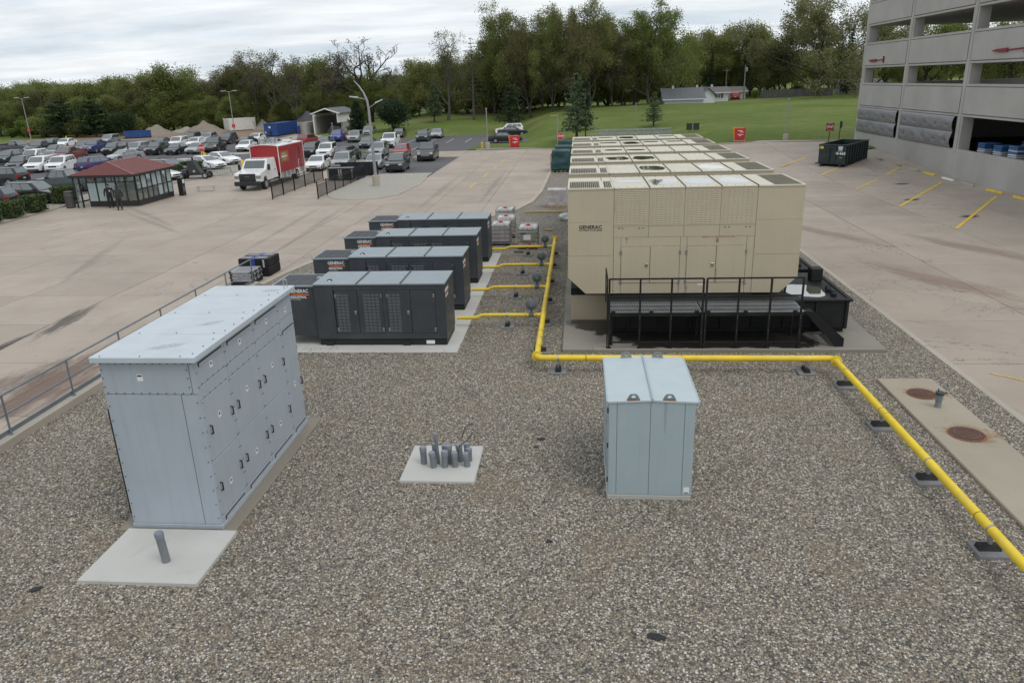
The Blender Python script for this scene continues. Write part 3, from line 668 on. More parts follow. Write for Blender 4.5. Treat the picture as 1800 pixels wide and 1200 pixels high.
def support(x, y, rz, label, tall=True):
    t = thing('pipe_support', label, 'pipe support', (x, y, .03), rz, 'pipe supports')
    MB().bev(-.24, .24, -.24, .24, -.02, .065, .012).build('paver', PAVER, t)
    m = MB(); m.prism([(-.09, .066), (.09, .066), (.05, .17), (-.05, .17)], 'y', -.19, .19); m.build('rubber_block', RUBBER, t)
    m = MB(); m.box(-.025, .025, -.02, .02, .165, Zp-.14); m.tube([(-.07, 0, .2), (-.07, 0, Zp-.16), (.07, 0, Zp-.16), (.07, 0, .2)], .012, 6); m.build('strut', STEEL, t)
    m = MB(); m.lathe([(.096, -.022), (.096, .022)], 14, (0, 0, Zp-.03), 'x'); m.build('clamp', STEEL, t, .6)
    return t
for i, y in enumerate((24.48, 28.2, 31.95, 35.7)): support(-2.46, y, 0, 'pipe support with black block under the %s yellow branch pipe from the camera' % ORD[i])
for i, y in enumerate((21.9, 24.77, 27.5, 30.3, 33.2, 35.6)): support(-1.2, y, PI/2, 'pipe support under the receding yellow pipe run, %s from the near bend' % ORD[i])
support(-.6, 20.25, 0, 'pipe support under the crossing yellow pipe just right of its left bend'); support(6.35, 20.22, 0, 'pipe support under the crossing yellow pipe near its right bend')
for i, y in enumerate((19.2, 16.7, 14.2, 11.76)): support(7.08, y, PI/2, 'pipe support under the yellow pipe coming towards the camera at right, %s from the bend' % ORD[i])
tag(MB().bev(-3.2, -2.75, 36.3, 36.6, .02, .09, .01).build('loose_paver', DARKM), 'dark loose block lying on gravel before the nearest tote', 'block')

# ---- scraps lying on the gravel
def scrap(x, y, r, seed, label, flat=.3, name='debris'):
    bm = bmesh.new(); bmesh.ops.create_icosphere(bm, subdivisions=2, radius=r)
    for v in bm.verts:
        q = noise.noise(v.co*(3/r*.35)+Vector((seed*3.3, 1, 2))); v.co *= 1+1.1*q; v.co.z *= flat; v.co.x *= 1.6
    me = bpy.data.meshes.new(name); bm.to_mesh(me); bm.free(); o = mk(name, me, M('black scrap', (.012, .013, .016), .6), None, (x, y, .05)); o.rotation_euler = (0, 0, -.15+.1*seed); return tag(o, label, 'debris')
scrap(1.16, 9.35, .065, 1, 'black scrap lying on the gravel near the bottom right centre'); scrap(-.55, 11.75, .045, 2, 'small black scrap on the gravel below the small cabinet')
scrap(-.88, 15.9, .06, 3, 'black scrap on the gravel between the conduit pad and the small cabinet'); scrap(-.98, 15.5, .035, 4, 'tiny dark scrap just below the black scrap on the gravel'); scrap(-9.3, 10.0, .06, 5, 'dark scrap on the gravel left of the pale pad')
# ================================================================ GENERATORS
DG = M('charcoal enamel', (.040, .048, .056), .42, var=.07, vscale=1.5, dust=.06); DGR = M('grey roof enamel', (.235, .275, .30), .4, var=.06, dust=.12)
DGB = M('black skid paint', (.010, .010, .011), .5, var=.3); ORG = M('orange stripe', (.72, .16, .03), .5); WT = M('white lettering', (.75, .75, .75), .5, var=.02)
LOUV = M('louvre charcoal', (.085, .092, .10), .4)
def dark_generator():
    G = thing('generator', '', 'generator', (0, 0, .06))           # origin: near left foot of the tall enclosure
    W, D, z0, z1 = 4.24, 1.62, .22, 2.02
    MB().box(.04, W-.04, .05, D-.04, z0+.02, z1-.02).build('core', DG, G)
    sk = MB().bev(.02, W-.02, .02, D-.02, 0, z0-.01, .02).build('skid', DGB, G)
    for x in (.35, 2.9): MB().bev(x-.12, x+.12, -.03, .03, -.03, .12, .01).build('foot', DGB, sk)
    MB().box(3.55, 3.82, -.012, .0195, .06, .17).build('label_plate', STICK, G); MB().box(3.1, 3.4, .005, .0195, -.0, .02).build('tag', M('green tag', (.05, .2, .15), .5), G)
    # enclosure skin: frame strips and doors
    MB().bev(0, .62, 0, .06, z0, z1, .008).build('end_panel', DG, G)
    MB().bev(.62, W, 0, .06, z1-.17, z1, .008).build('header_panel', DG, G); MB().bev(.62, W, 0, .06, z0, z0+.2, .008).build('sill_panel', DG, G)
    doors = [(.66, 1.40, 3, 0), (1.40, 2.22, 4, 1), (2.34, 3.12, 3, 0), (3.12, 3.92, 0, 1)]
    MB().bev(2.22, 2.34, 0, .06, z0+.2, z1-.17, .006).build('centre_post', DG, G); MB().bev(3.92, W, 0, .06, z0+.2, z1-.17, .006).build('corner_panel', DG, G)
    for i, (a, b, n, hr) in enumerate(doors):
        d = MB().bev(a+.006, b-.006, -.006, .05, z0+.205, z1-.178, .006).build('door', DG, G)
        if n:
            l0 = a+.06 if i != 1 else b-.09-n*.135; m = MB()
            for c in range(n):
                for r in range(12):
                    x, z = l0+c*.135, z0+.235+r*.107
                    m.add([(x, -.007, z), (x+.115, -.007, z), (x+.105, -.015, z+.045), (x, -.015, z+.045), (x, -.007, z+.095), (x+.105, -.007, z+.095)], [(0,1,2,3), (3,2,5,4), (0,3,4), (1,5,2)])
            m.build('louvres', LOUV, d, kind='stuff')
        for z in (z0+.32, z1-.36):
            hx = (b-.045) if hr else (a+.03)
            if i != 1 or True: MB().bev(hx-.03, hx+.03, -.02, -.004, z-.06, z+.06, .004).build('hinge', CHROME, d)
        if i in (0, 2):
            MB().bev(b-.13, b-.05, -.03, -.005, 1.05, 1.17, .01).build('latch', CHROME, d)
    # right end
    MB().bev(W-.06, W, .065, D, z0, z1, .008).build('end_wall', DG, G); MB().bev(W-.002, W+.012, .3, D-.2, z0+.12, z0+.15, .003).build('seam', DG, G)
    text('GENERAC', .16, (W+.004, .35, 1.78), G, WT, (PI/2, 0, PI/2), width=.62); MB().box(W, W+.006, .06, .64, 1.66, 1.69).build('stripe', ORG, G); text('INDUSTRIAL', .09, (W+.004, .33, 1.60), G, WT, (PI/2, 0, PI/2), width=.5)
    # roof
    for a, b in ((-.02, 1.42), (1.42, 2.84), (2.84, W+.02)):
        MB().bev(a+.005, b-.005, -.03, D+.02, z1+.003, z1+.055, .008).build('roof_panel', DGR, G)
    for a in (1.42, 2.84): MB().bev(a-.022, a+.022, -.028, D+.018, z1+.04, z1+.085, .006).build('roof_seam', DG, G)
    m = MB(); m.lathe([(.09, 0), (.09, .02), (.03, .05)], 8, (.42, .42, z1+.056)); m.build('exhaust_cap', DGB, G); MB().bev(.40, .48, .28, .35, z1+.056, z1+.08, .004).build('exhaust_tab', WHITEP, G)
    # low radiator section with open grille on top
    R = MB().box(-1.38, -.004, .08, .12, .32, z1-.06).box(-1.38, -1.34, .12, D-.06, .32, z1-.06).box(-1.38, -.004, D-.10, D-.06, .32, z1-.06).box(-1.34, -.004, .12, D-.10, .32, .36).build('radiator_housing', DG, G)
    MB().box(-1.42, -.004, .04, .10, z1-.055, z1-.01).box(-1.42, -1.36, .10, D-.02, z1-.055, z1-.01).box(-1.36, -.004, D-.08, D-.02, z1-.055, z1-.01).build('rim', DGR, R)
    m = MB()
    for i in range(14): m.box(-1.36, -.004, .115+i*.103, .165+i*.103, z1-.05, z1-.015)
    for x in (-1.05, -.72, -.36): m.box(x-.012, x+.012, .10, D-.08, z1-.0145, z1-.008)
    m.build('grille', M('grille grey', (.085, .092, .10), .5), R, kind='stuff')
    MB().box(-1.33, -.01, .125, D-.105, z1-.09, z1-.075).build('shade_plate', INK, R); MB().bev(-.16, -.01, .8, 1.0, z1-.02, z1+.06, .01).build('junction_box', DGR, R)  # dark plate added under the slats to paint in the housing's shade
    text('GENERAC', .17, (-.52, .078, 1.82), R, WT, width=.62, bold=.003); MB().box(-.78, -.19, .070, .0795, 1.685, 1.72).build('stripe', ORG, R)
    text('INDUSTRIAL', .095, (-.55, .078, 1.62), R, WT, width=.52, bold=.003); text('POWER', .085, (-.64, .078, 1.545), R, M('dim lettering', (.4, .41, .42), .5), width=.32)
    return G
G0 = dark_generator(); tr = collect(G0); GY = [22.5, 26.42, 30.34, 34.26]
glab = ['nearest dark grey generator enclosure with louvred doors, partly behind the large pale cabinet', 'second dark grey generator enclosure from the camera', 'third dark grey generator enclosure from the camera', 'farthest dark grey generator enclosure beside the white totes']
G0.location = (-8.45, GY[0], .06); G0['label'] = glab[0]; G0['group'] = 'dark generators in a row'
for i in (1, 2, 3): dup(tr, (-8.45, GY[i], .06), 0, glab[i])
tag(MB().bev(-10.3, -3.82, 21.9, 36.15, -.05, .065, .02).build('concrete_pad', G_PADW), 'long pale concrete pad under the four dark generators', 'concrete pad')

# ---- tall tan generators on black tanks
TAN = M('tan enamel', (.455, .395, .285), .5, var=.045, vscale=.9, streak=.14); TANR = M('sky lit tan enamel', (.56, .52, .41), .45, var=.05, vscale=2.2, dust=.16)  # roof tan carries painted sky light as well as dust
TANL = M('tan louvre', (.49, .42, .30), .5); LDK = M('louvre shade tone', (.17, .15, .13), .7); GAP = M('tan panel gap', (.10, .085, .06), .8)  # dark louvre patches stand in for shade in the openings
WATER = NT('rain water'); WATER.col((.13, .122, .10)); WATER.b.inputs['Roughness'].default_value = .03; WATER.b.inputs['IOR'].default_value = 1.33; WATER.b.inputs['Specular IOR Level'].default_value = 1.0
WATER.b.inputs['Coat Weight'].default_value = 1.0; WATER.b.inputs['Coat Roughness'].default_value = .01; WATER.b.inputs['Coat IOR'].default_value = 1.9
FX0, FX1, SX = -.35, 6.95, [-.35, 1.11, 2.21, 3.31, 4.42, 5.52, 6.95]
def puddle(x, y, z, a, b, seed, parent, name='puddle', mat=None):
    m = MB(); n = 40; pts = []
    for i in range(n):
        t_ = 2*PI*i/n; c, s_ = math.cos(t_), math.sin(t_); k_ = 1/max(abs(c)**3+abs(s_)**3, .01)**(1/3)
        k_ *= .9+.28*noise.noise(Vector((c*1.4+seed*5.1, s_*1.4, seed))); pts.append((x+a*c*k_, y+b*s_*k_, z))
    m.quad(*pts); return m.build(name, mat or WATER.m, parent, fix=False)
def tan_generator(full, seed):
    rnd = random.Random(seed); G = thing('generator', '', 'generator', (0, 0, 0)); D = 2.72; zb, zt = 1.36, 4.74
    MB().box(1.13, 5.50, .04, D-.03, zb, zt-.02).build('core', GAP, G)
    # end hoods with chamfered undersides
    for (a, b, pl) in ((FX0, 1.105, [(FX0, 1.90), (.22, zb), (1.105, zb), (1.105, zt), (FX0, zt)]), (5.525, FX1, [(5.525, zb), (6.42, zb), (FX1, 1.88), (FX1, zt), (5.525, zt)])):
        MB().prism(pl, 'y', .012, D).build('end_hood', TAN, G)
        L_ = a == FX0
        for z_a, z_b in ((3.71, zt-.004), (2.62, 3.71)): MB().bev(a+.004, b-.004, 0, .03, z_a+.004, z_b-.004, .004).build('hood_panel', TAN, G)
        pl2 = [(FX0+.004, 2.612), (1.101, 2.612), (1.101, zb+.004), (.222, zb+.004), (FX0+.004, 1.90)] if L_ else [(5.529, 2.612), (FX1-.004, 2.612), (FX1-.004, 1.884), (6.42, zb+.004), (5.529, zb+.004)]
        MB().prism(pl2, 'y', 0, .03).build('hood_panel', TAN, G)
    # louvred bays
    for i in range(1, 5):
        a, b = SX[i], SX[i+1]
        p = MB().bev(a+.004, b-.004, 0, .05, 3.57, zt-.004, .004).build('louvre_panel', TAN, G); m = MB(); m2 = MB()
        for c in range(7):
            for r in range(19):
                x, z = a+.09+c*.141, 3.62+r*.0575
                m.add([(x, -.002, z+.03), (x+.09, -.002, z+.03), (x+.09, -.013, z+.012), (x, -.013, z+.012)], [(0,1,2,3)]); m2.quad((x, -.0015, z), (x+.09, -.0015, z), (x+.09, -.0015, z+.028), (x, -.0015, z+.028))
        m.build('louvres', TANL, p, kind='stuff'); m2.build('louvre_shade', LDK, p, kind='stuff')
        q = MB().bev(a+.004, b-.004, 0, .05, 3.215, 3.562, .004).build('band_panel', TAN, G)
        if i in (1, 4):
            for x in (a+.14, a+.26, a+.78, a+.90): MB().box(x, x+.05, -.003, -.0005, 3.49, 3.515).build('vent_slot', INK, q)
    if full:
        MB().bev(1.115, 1.345, 0, .05, zb+.004, 3.207, .004).build('post_panel', TAN, G); MB().bev(3.225, 3.425, 0, .05, zb+.004, 3.207, .004).build('post_panel', TAN, G); MB().bev(5.295, 5.515, 0, .05, zb+.004, 3.207, .004).build('post_panel', TAN, G)
        for a, mid, b in ((1.35, 2.28, 3.22), (3.43, 4.36, 5.29)):
            MB().bev(a+.004, b-.004, 0, .05, 2.915, 3.207, .004).build('header_panel', TAN, G); MB().bev(a+.004, b-.004, 0, .05, zb+.004, 1.70, .004).build('sill_panel', TAN, G)
            for (c, d, side) in ((a, mid, 0), (mid, b, 1)):
                dr = MB().bev(c+.008, d-.008, -.012, .04, 1.715, 2.905, .006).build('door', TAN, G)
                hx = c if side == 0 else d
                for z in (2.72, 1.75): MB().bev(hx-.03, hx+.03, -.03, -.004, z-.065, z+.065, .004).build('hinge', M('dull zinc', (.27, .27, .26), .45, .6), dr)
                if side == 0: MB().bev(d-.15, d-.06, -.035, -.011, 2.24, 2.36, .01).build('latch', CHROME, dr)
        text('GENERAC', .15, (.37, -.002, 3.555), G, INK, width=.72, bold=.005); text('POWER SYSTEMS', .085, (.37, -.002, 3.455), G, INK, width=.72)
        RU = NT('rust streak'); v_ = RU.tex('Object'); RU.col((.32, .13, .035)); RU.l(RU.ramp(RU.noise(v_, 14, 4, sc=(3, 1, .5)), .35, .7, 0, .8), RU.b.inputs['Alpha']); RU.b.inputs['Roughness'].default_value = .9
        m = MB()
        for (x, z, w_, h_) in ((1.47, 3.205, .10, .05), (1.51, 3.17, .03, .14), (1.25, 3.56, .12, .03), (3.9, 3.21, 1.0, .03), (4.33, 3.18, .08, .16), (4.38, 2.2, .025, .5), (3.44, 1.66, .05, .26), (3.20, 1.66, .03, .2), (5.27, 1.68, .09, .05), (1.13, 4.4, .02, .4), (2.27, 2.0, .02, .3)):
            m.quad((x, -.0165, z-h_), (x+w_, -.0165, z-h_), (x+w_, -.0165, z), (x, -.0165, z))
        m.build('rust_streaks', RU.m, G, kind='stuff'); MB().box(3.82, 4.0, -.004, -.001, 1.63, 1.67).build('sticker', STICK, G)
    else:
        MB().bev(1.115, 5.515, 0, .05, zb+.004, 3.207, .006).build('lower_wall', TAN, G)
    MB().bev(1.115, 5.515, D-.05, D, zb, zt-.005, .006).build('rear_wall', TAN, G)
    # roof panels, seams, openings
    for i in range(1, 5):
        MB().bev(SX[i]+.006, SX[i+1]-.006, -.02, D+.01, zt, zt+.045, .008).build('roof_panel', TANR, G)
        rb = MB()
        for q in range(4): rb.lathe([(.014, 0), (.01, .012)], 6, (SX[i]+.15+q*.27, .1, zt+.046)); rb.lathe([(.014, 0), (.01, .012)], 6, (SX[i]+.15+q*.27, D-.15, zt+.046))
        rb.build('roof_bolts', GAP, G, kind='stuff')
        wet = rnd.choice((0, 1, 1, 2)) if not full else (1, 2, 2, 2)[i-1]
        if wet == 2: puddle((SX[i]+SX[i+1])/2, D/2-.1, zt+.047, .50, .80, seed+i, G)
        elif wet == 1: puddle((SX[i]+SX[i+1])/2+rnd.uniform(-.1, .1), D/2+rnd.uniform(-.3, .5), zt+.047, .48, .36, seed+i*3, G)
    for i in range(1, 6): MB().bev(SX[i]-.018, SX[i]+.018, -.022, D+.012, zt+.035, zt+.068, .005).build('roof_seam', GAP if i > 1 else TANR, G)
    h = MB().box(FX0, .75, 1.75, D+.01, zt, zt+.04).box(.78, 1.10, 1.75, D+.01, zt, zt+.04).box(FX0, 1.10, -.02, .08, zt, zt+.05).box(FX0, FX0+.06, .08, 1.75, zt, zt+.05).box(.66, .80, .08, 1.75, zt, zt+.05).box(1.04, 1.10, .08, 1.75, zt, zt+.05).build('discharge_frame', TANR, G)
    m = MB()
    for q in range(22):
        x = FX0+.09+q*.062
        if not .62 < x < .83: m.add([(x, .08, zt+.006), (x+.016, .08, zt+.046), (x+.016, 1.75, zt+.046), (x, 1.75, zt+.006), (x+.010, .08, zt+.006), (x+.026, .08, zt+.046), (x+.026, 1.75, zt+.046), (x+.010, 1.75, zt+.006)], [(0,1,2,3), (4,7,6,5), (1,5,6,2), (0,4,5,1), (3,2,6,7)])
    m.build('fins', TAN, h, kind='stuff'); MB().box(FX0+.02, 1.08, .05, 1.74, zt+.001, zt+.005).build('shade_sheet', INK, h)  # flat black sheet on the hood paints in shade between the fins
    f = MB().box(5.54, 6.02, -.02, D+.01, zt, zt+.045).box(6.02, FX1, -.02, .06, zt, zt+.045).box(6.02, FX1, D-.06, D+.01, zt, zt+.045).box(FX1-.07, FX1, .06, D-.06, zt, zt+.045).build('intake_frame', TANR, G)
    m = MB()
    for q in range(16): y = .09+q*.165; m.box(6.02, FX1-.07, y, y+.03, zt+.01, zt+.03)
    for q in range(10): x = 6.05+q*.085; m.box(x, x+.014, .06, D-.06, zt+.028, zt+.04)
    m.build('mesh', M('dusty mesh', (.26, .24, .18), .7), f, kind='stuff'); MB().box(6.02, FX1-.07, .06, D-.06, zt+.0005, zt+.003).build('shade_sheet', M('under mesh shade', (.09, .083, .065), .8), f)  # dark sheet added beneath the mesh for the shade of its opening
    # housing below the left hood and the black fuel tank
    MB().bev(-.27, .96, 1.0, D-.1, .16, 1.05, .01).build('pedestal', TAN, G); MB().box(-.27, .9, .96, D-.1, 1.055, 1.3).build('beam', BLACK, G)
    k = MB().bev(.98, 8.48, -.50, D+.35, .30, 1.24, .02).build('fuel_tank', BLACK, G)
    for x in ([1.6+q*.98 for q in range(7)]+[8.40]): MB().bev(x-.04, x+.04, -.56, -.495, .3, 1.2, .008).build('rib', BLACK, k)
    MB().bev(.95, 8.55, -.585, -.43, 1.20, 1.28, .015).bev(8.42, 8.56, -.43, D+.4, 1.20, 1.28, .015).build('top_flange', BLACK, k)
    MB().bev(.99, 8.4, -.4, D+.3, .165, .30, .01).build('plinth', BLACK, k)
    MB().box(1.1, 5.55, .02, D-.1, 1.245, 1.355).build('mounting_beam', BLACK, k)
    MB().bev(7.9, 8.3, 1.75, 2.15, 1.245, 1.70, .03).build('fill_box', BLACK, k)
    for q in range(4): MB().lathe([(.09, 0), (.09, .10), (.05, .13)], 12, (8.1+.07*(q % 2), -.1+q*.28, 1.245)).build('vent_cap', BLACK, k, .6)
    MB().tube([(6.75, .55, 1.24), (6.75, .55, 1.75)], .035, 8).build('level_gauge', BLACK, k, .6)
    if full:
        puddle(7.35, .62, 1.248, .62, .85, 3.7, k)
        MB().lathe([(.05, -.01), (.05, .01)], 12, (7.2, -.505, 1.0), 'y').build('plug', INK, k)
    return G
g1 = tan_generator(True, 11); g1.location = (0, 23.9, .0); g1['label'] = 'nearest tall tan generator enclosure with louvres, on a black fuel tank'; g1['group'] = 'tan generators in a row'
tl = ['second tan generator enclosure from the camera', 'third tan generator enclosure from the camera', 'fourth tan generator enclosure from the camera', 'fifth tan generator enclosure from the camera', 'farthest tan generator enclosure, before the stacked steel frames']
for i in range(5):
    g = tan_generator(False, 31+i*7); g.location = (0, 23.9+4.03*(i+1), 0); g['label'] = tl[i]; g['group'] = 'tan generators in a row'
PADD = mat_concrete('stained pad concrete', (.235, .218, .185), stain=.9, warm=(.20, .16, .11), slab=False)
tag(MB().bev(-.52, 9.17, 21.85, 48.5, -.05, .16, .025).build('concrete_pad', PADD), 'stained concrete plinth under the tan generators and black tanks', 'concrete pad')
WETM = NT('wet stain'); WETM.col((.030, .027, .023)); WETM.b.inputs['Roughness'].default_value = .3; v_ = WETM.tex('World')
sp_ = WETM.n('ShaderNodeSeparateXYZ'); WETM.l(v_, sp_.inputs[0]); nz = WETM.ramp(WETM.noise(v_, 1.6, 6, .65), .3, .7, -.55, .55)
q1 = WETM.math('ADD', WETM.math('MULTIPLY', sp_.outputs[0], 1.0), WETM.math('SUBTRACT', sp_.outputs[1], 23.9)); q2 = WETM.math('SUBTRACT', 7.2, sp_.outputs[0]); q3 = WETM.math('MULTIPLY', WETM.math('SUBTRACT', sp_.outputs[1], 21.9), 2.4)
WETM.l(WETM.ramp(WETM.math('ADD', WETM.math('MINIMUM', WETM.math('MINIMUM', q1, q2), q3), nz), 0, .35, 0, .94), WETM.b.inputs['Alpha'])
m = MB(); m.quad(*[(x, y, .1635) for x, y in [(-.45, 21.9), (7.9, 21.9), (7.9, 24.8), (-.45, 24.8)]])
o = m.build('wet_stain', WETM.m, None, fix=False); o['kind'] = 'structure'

# ---- catwalk in front of the nearest tank
C = thing('catwalk', 'black steel catwalk with railing and grating in front of the nearest tan generator', 'walkway', (0, 0, .16))
def rails(xs, a, b):
    for x in xs:
        p = MB().bev(x-.028, x+.028, 21.93, 21.985, 0, 2.19, .006).build('post', BLACK, C)
        for z in (.5, .58, .95, 1.03): MB().lathe([(.011, -.012), (.011, 0)], 6, (x, 21.93, z), 'y').build('bolt', CHROME, p)
        MB().bev(x-.07, x+.07, 21.90, 22.02, 0, .02, .004).build('foot', BLACK, p)
    for z, n_ in ((2.16, 'top_rail'), (1.62, 'mid_rail'), (.16, 'low_rail')): MB().bev(a, b, 21.94, 21.975, z, z+.05, .006).build(n_, BLACK, C)
rails((.92, 1.84, 2.77, 3.70), .92, 3.70); rails((3.80, 4.74, 5.67, 6.58), 3.80, 6.60)
MB().bev(.84, .88, 21.95, 23.3, 2.16, 2.21, .006).bev(.84, .88, 21.95, 23.3, 1.6, 1.65, .006).bev(.84, .88, 21.94, 21.99, 0, 2.2, .006).bev(.84, .88, 23.25, 23.3, 1.1, 2.2, .006).build('end_rail', BLACK, C)
GR = M('galvanised grating', (.17, .18, .195), .5, .55, .15, dust=.1)
for i in range(3):
    a = 22.10+i*.40
    for (x_a, x_b) in ((.96, 3.72), (3.76, 6.74)):
        p = MB().box(x_a, x_b, a, a+.385, 1.085, 1.10).build('plank', GR, C); m = MB(); n_ = int((x_b-x_a)/.075)
        for q in range(n_):
            for r_ in range(4): m.box(x_a+.02+q*.075, x_a+.06+q*.075, a+.045+r_*.08, a+.085+r_*.08, 1.1005, 1.106)
        m.build('tread_teeth', M('grating shadow', (.055, .058, .064), .6, .4), p, kind='stuff'); MB().box(x_a, x_b, a-.004, a+.02, 1.085, 1.125).build('edge', STEEL, p)
MB().box(.96, 6.74, 22.07, 22.10, .98, 1.09).box(.96, 6.74, 23.28, 23.31, .98, 1.09).build('frame', BLACK, C)
for x in (1.05, 2.2, 3.55, 3.9, 5.0, 6.45): MB().bev(x-.06, x+.06, 22.05, 22.08, 1.07, 1.16, .005).build('clip', BLACK, C)
for x in (1.0, 3.74, 6.68): MB().bev(x-.04, x+.04, 22.2, 22.28, 0, 1.0, .006).bev(x-.04, x+.04, 23.1, 23.18, 0, 1.0, .006).build('leg', BLACK, C)
m = MB()
for y in (22.05,): m.add([(6.72, y, 1.10), (7.72, y, 0), (7.95, y, 0), (7.95, y, .26), (6.95, y, 1.36-.26+.02), (6.72, y, 1.12), (6.72, y+.05, 1.10), (7.72, y+.05, 0), (7.95, y+.05, 0), (7.95, y+.05, .26), (6.95, y+.05, 1.12), (6.72, y+.05, 1.12)], [(0,1,2,3,4,5), (11,10,9,8,7,6), (0,6,7,1), (1,7,8,2), (2,8,9,3), (3,9,10,4), (4,10,11,5)])
st = m.build('stair_stringer', BLACK, C)
m = MB()
m.add([(p[0], p[1]+1.15, p[2]) for p in st.data.vertices and [v.co for v in st.data.vertices]], [tuple(f.vertices) for f in st.data.polygons]); m.build('stair_stringer', BLACK, C)
for q in range(4): MB().bev(6.98+q*.22, 7.2+q*.22, 22.11, 23.19, .86-q*.235, .89-q*.235, .005).build('tread', BLACK, C)
# ================================================================ PARKING GARAGE
GC = mat_concrete('garage precast', (.41, .395, .37), stain=.25, warm=(.30, .28, .25), slab=False)
GA = thing('parking_garage', 'grey precast concrete parking garage with open decks at the right', 'parking garage', (29, 0, 0))
CY = [84.5, 73.4, 62.2, 51.1, 40.0, 28.9]; DEP = 18.0
def rpanel(y0, y1, z0, z1, name='spandrel', X=0):
    p = MB().bev(X-.02, X+.30, y0+.02, y1-.02, z0, z1, .02).build(name, GC, GA)
    MB().bev(X-.045, X-.0205, y0+.34, y1-.34, z0+.22, z1-.22, .012).build('raised_field', GC, p)
    MB().box(X-.024, X-.0203, y0+.28, y1-.28, z0+.16, z1-.16).build('reveal', M('reveal shadow', (.10, .097, .092), .9), p)
LV = [(4.50, 6.85), (8.28, 10.63), (12.17, 14.45), (15.9, 18.2)]
for i in range(5):
    a, b = CY[i+1], CY[i]
    for z0, z1 in LV: rpanel(a, b, z0, z1)
    g = .25
    MB().bev(-.02, .26, a+.02 if i else a+.02, b-.02, -.6, 2.07, .02).build('base_wall', GC, GA)
    MB().box(-.005, .28, a+.02, b-.02, 2.071, 2.10).build('wall_cap', GC, GA)
    MB().bev(DEP-.3, DEP, a+.02, b-.02, -.6, 4.4, .02).build('back_wall', GC, GA)
    for z0, z1 in LV: MB().bev(DEP-.3, DEP, a+.02, b-.02, z0, z1-.7, .02).build('back_spandrel', GC, GA)
for i, y in enumerate(CY):
    yo = y-.5 if i == 0 else y
    c = MB().bev(.0, .85, yo-.42, yo+.42, -.6, 18.0, .02).build('column', GC, GA); MB().bev(DEP-.9, DEP-.31, yo-.4, yo+.4, -.6, 18, .02).build('column', GC, GA)
    MB().bev(-.05, -.0005, yo-.19, yo+.19, 1.9, 18.1, .01).build('pilaster_strip', GC, GA)
for z in (4.52, 8.30, 12.19, 15.92):
    MB().box(.31, DEP-.31, CY[-1], CY[0]-.05, z, z+.35).build('deck', GC, GA)
MB().bev(.31, DEP-.31, CY[0]-.32, CY[0]-.03, -.6, 4.5, .02).build('end_wall', GC, GA)
for z0, z1 in LV: MB().bev(.31, DEP-.31, CY[0]-.32, CY[0]-.03, z0+.01, z1-.01, .02).build('end_spandrel', GC, GA)
MB().box(.27, DEP-.31, CY[-1], CY[0]-.33, .70, .85).build('ground_deck', GC, GA)
BLK = M('grey insulated blanket', (.21, .205, .215), .42, var=.10, vscale=1.2)
def blanket(ya, yb, label):
    t = thing('insulating_blanket', label, 'tarp', (28.98, 0, 0), 0, 'insulating blankets')
    for k, (z0, z1) in enumerate(((3.30, 4.48), (2.10, 3.34))):
        def fn(u, v, z0=z0, z1=z1):
            y = ya+(yb-ya)*u; b = math.sin(PI*v)**.6
            n1_ = noise.noise(Vector((y*.9, v*2+k*5, ya)))*.05+noise.noise(Vector((y*2.5+v*3, v*4, ya+3)))*.03
            dimp = sum(math.exp(-((y-(ya+(yb-ya)*(q+.5)/5))**2*14+(v-.45)**2*60)) for q in range(5))*.09
            return (-.03-.17*b-n1_*b+dimp, y, z0+(z1-z0)*v)
        p = MB().grid(fn, 60, 18).build('quilt', BLK, t, 9, fix=False)
        for q in range(5):
            y = ya+(yb-ya)*(q+.5)/5; MB().lathe([(.055, -.02), (.05, .02)], 6, (-.13, y, z0+(z1-z0)*.45), 'x').build('tie', INK, p)
blanket(73.95, 83.75, 'grey quilted blanket over the ground opening at the far corner of the garage'); blanket(62.9, 72.85, 'grey quilted blanket over the ground opening next to the salt pallets')
RED = M('sign red', (.42, .025, .03), .45); REDD = M('dark red', (.20, .015, .02), .5)
for i, (ya, yb, z) in enumerate(((82.6, 78.7, 8.93), (58.9, 54.7, 9.05))):
    t = thing('banner_arm', ('dark red blade shaped arm on the garage spandrel near its far corner', 'dark red blade shaped arm on the garage spandrel above the salt pallets')[i], 'sign arm', (28.93, 0, z), 0, 'banner arms on garage')
    m = MB(); m.prism([(ya, 0), (ya-.7, .10), (ya-2.1, .14), (ya-2.1, -.10), (ya-1.2, -.12)], 'x', -.10, -.02); m.build('blade', REDD, t)
    MB().tube([(-.06, ya-2.1, .0), (-.06, yb, .06)], .05, 6).build('rod', REDD, t); MB().bev(-.12, .0, yb-.08, yb+.04, -.25, .35, .02).build('end_plate', REDD, t)
SALT = M('blue salt bag', (.03, .10, .26), .35, var=.3, vscale=4); SALTW = M('white bag edge', (.45, .47, .5), .35, var=.25, vscale=14); PALW = M('pallet wood', (.36, .25, .15), .8, var=.2, vscale=6)
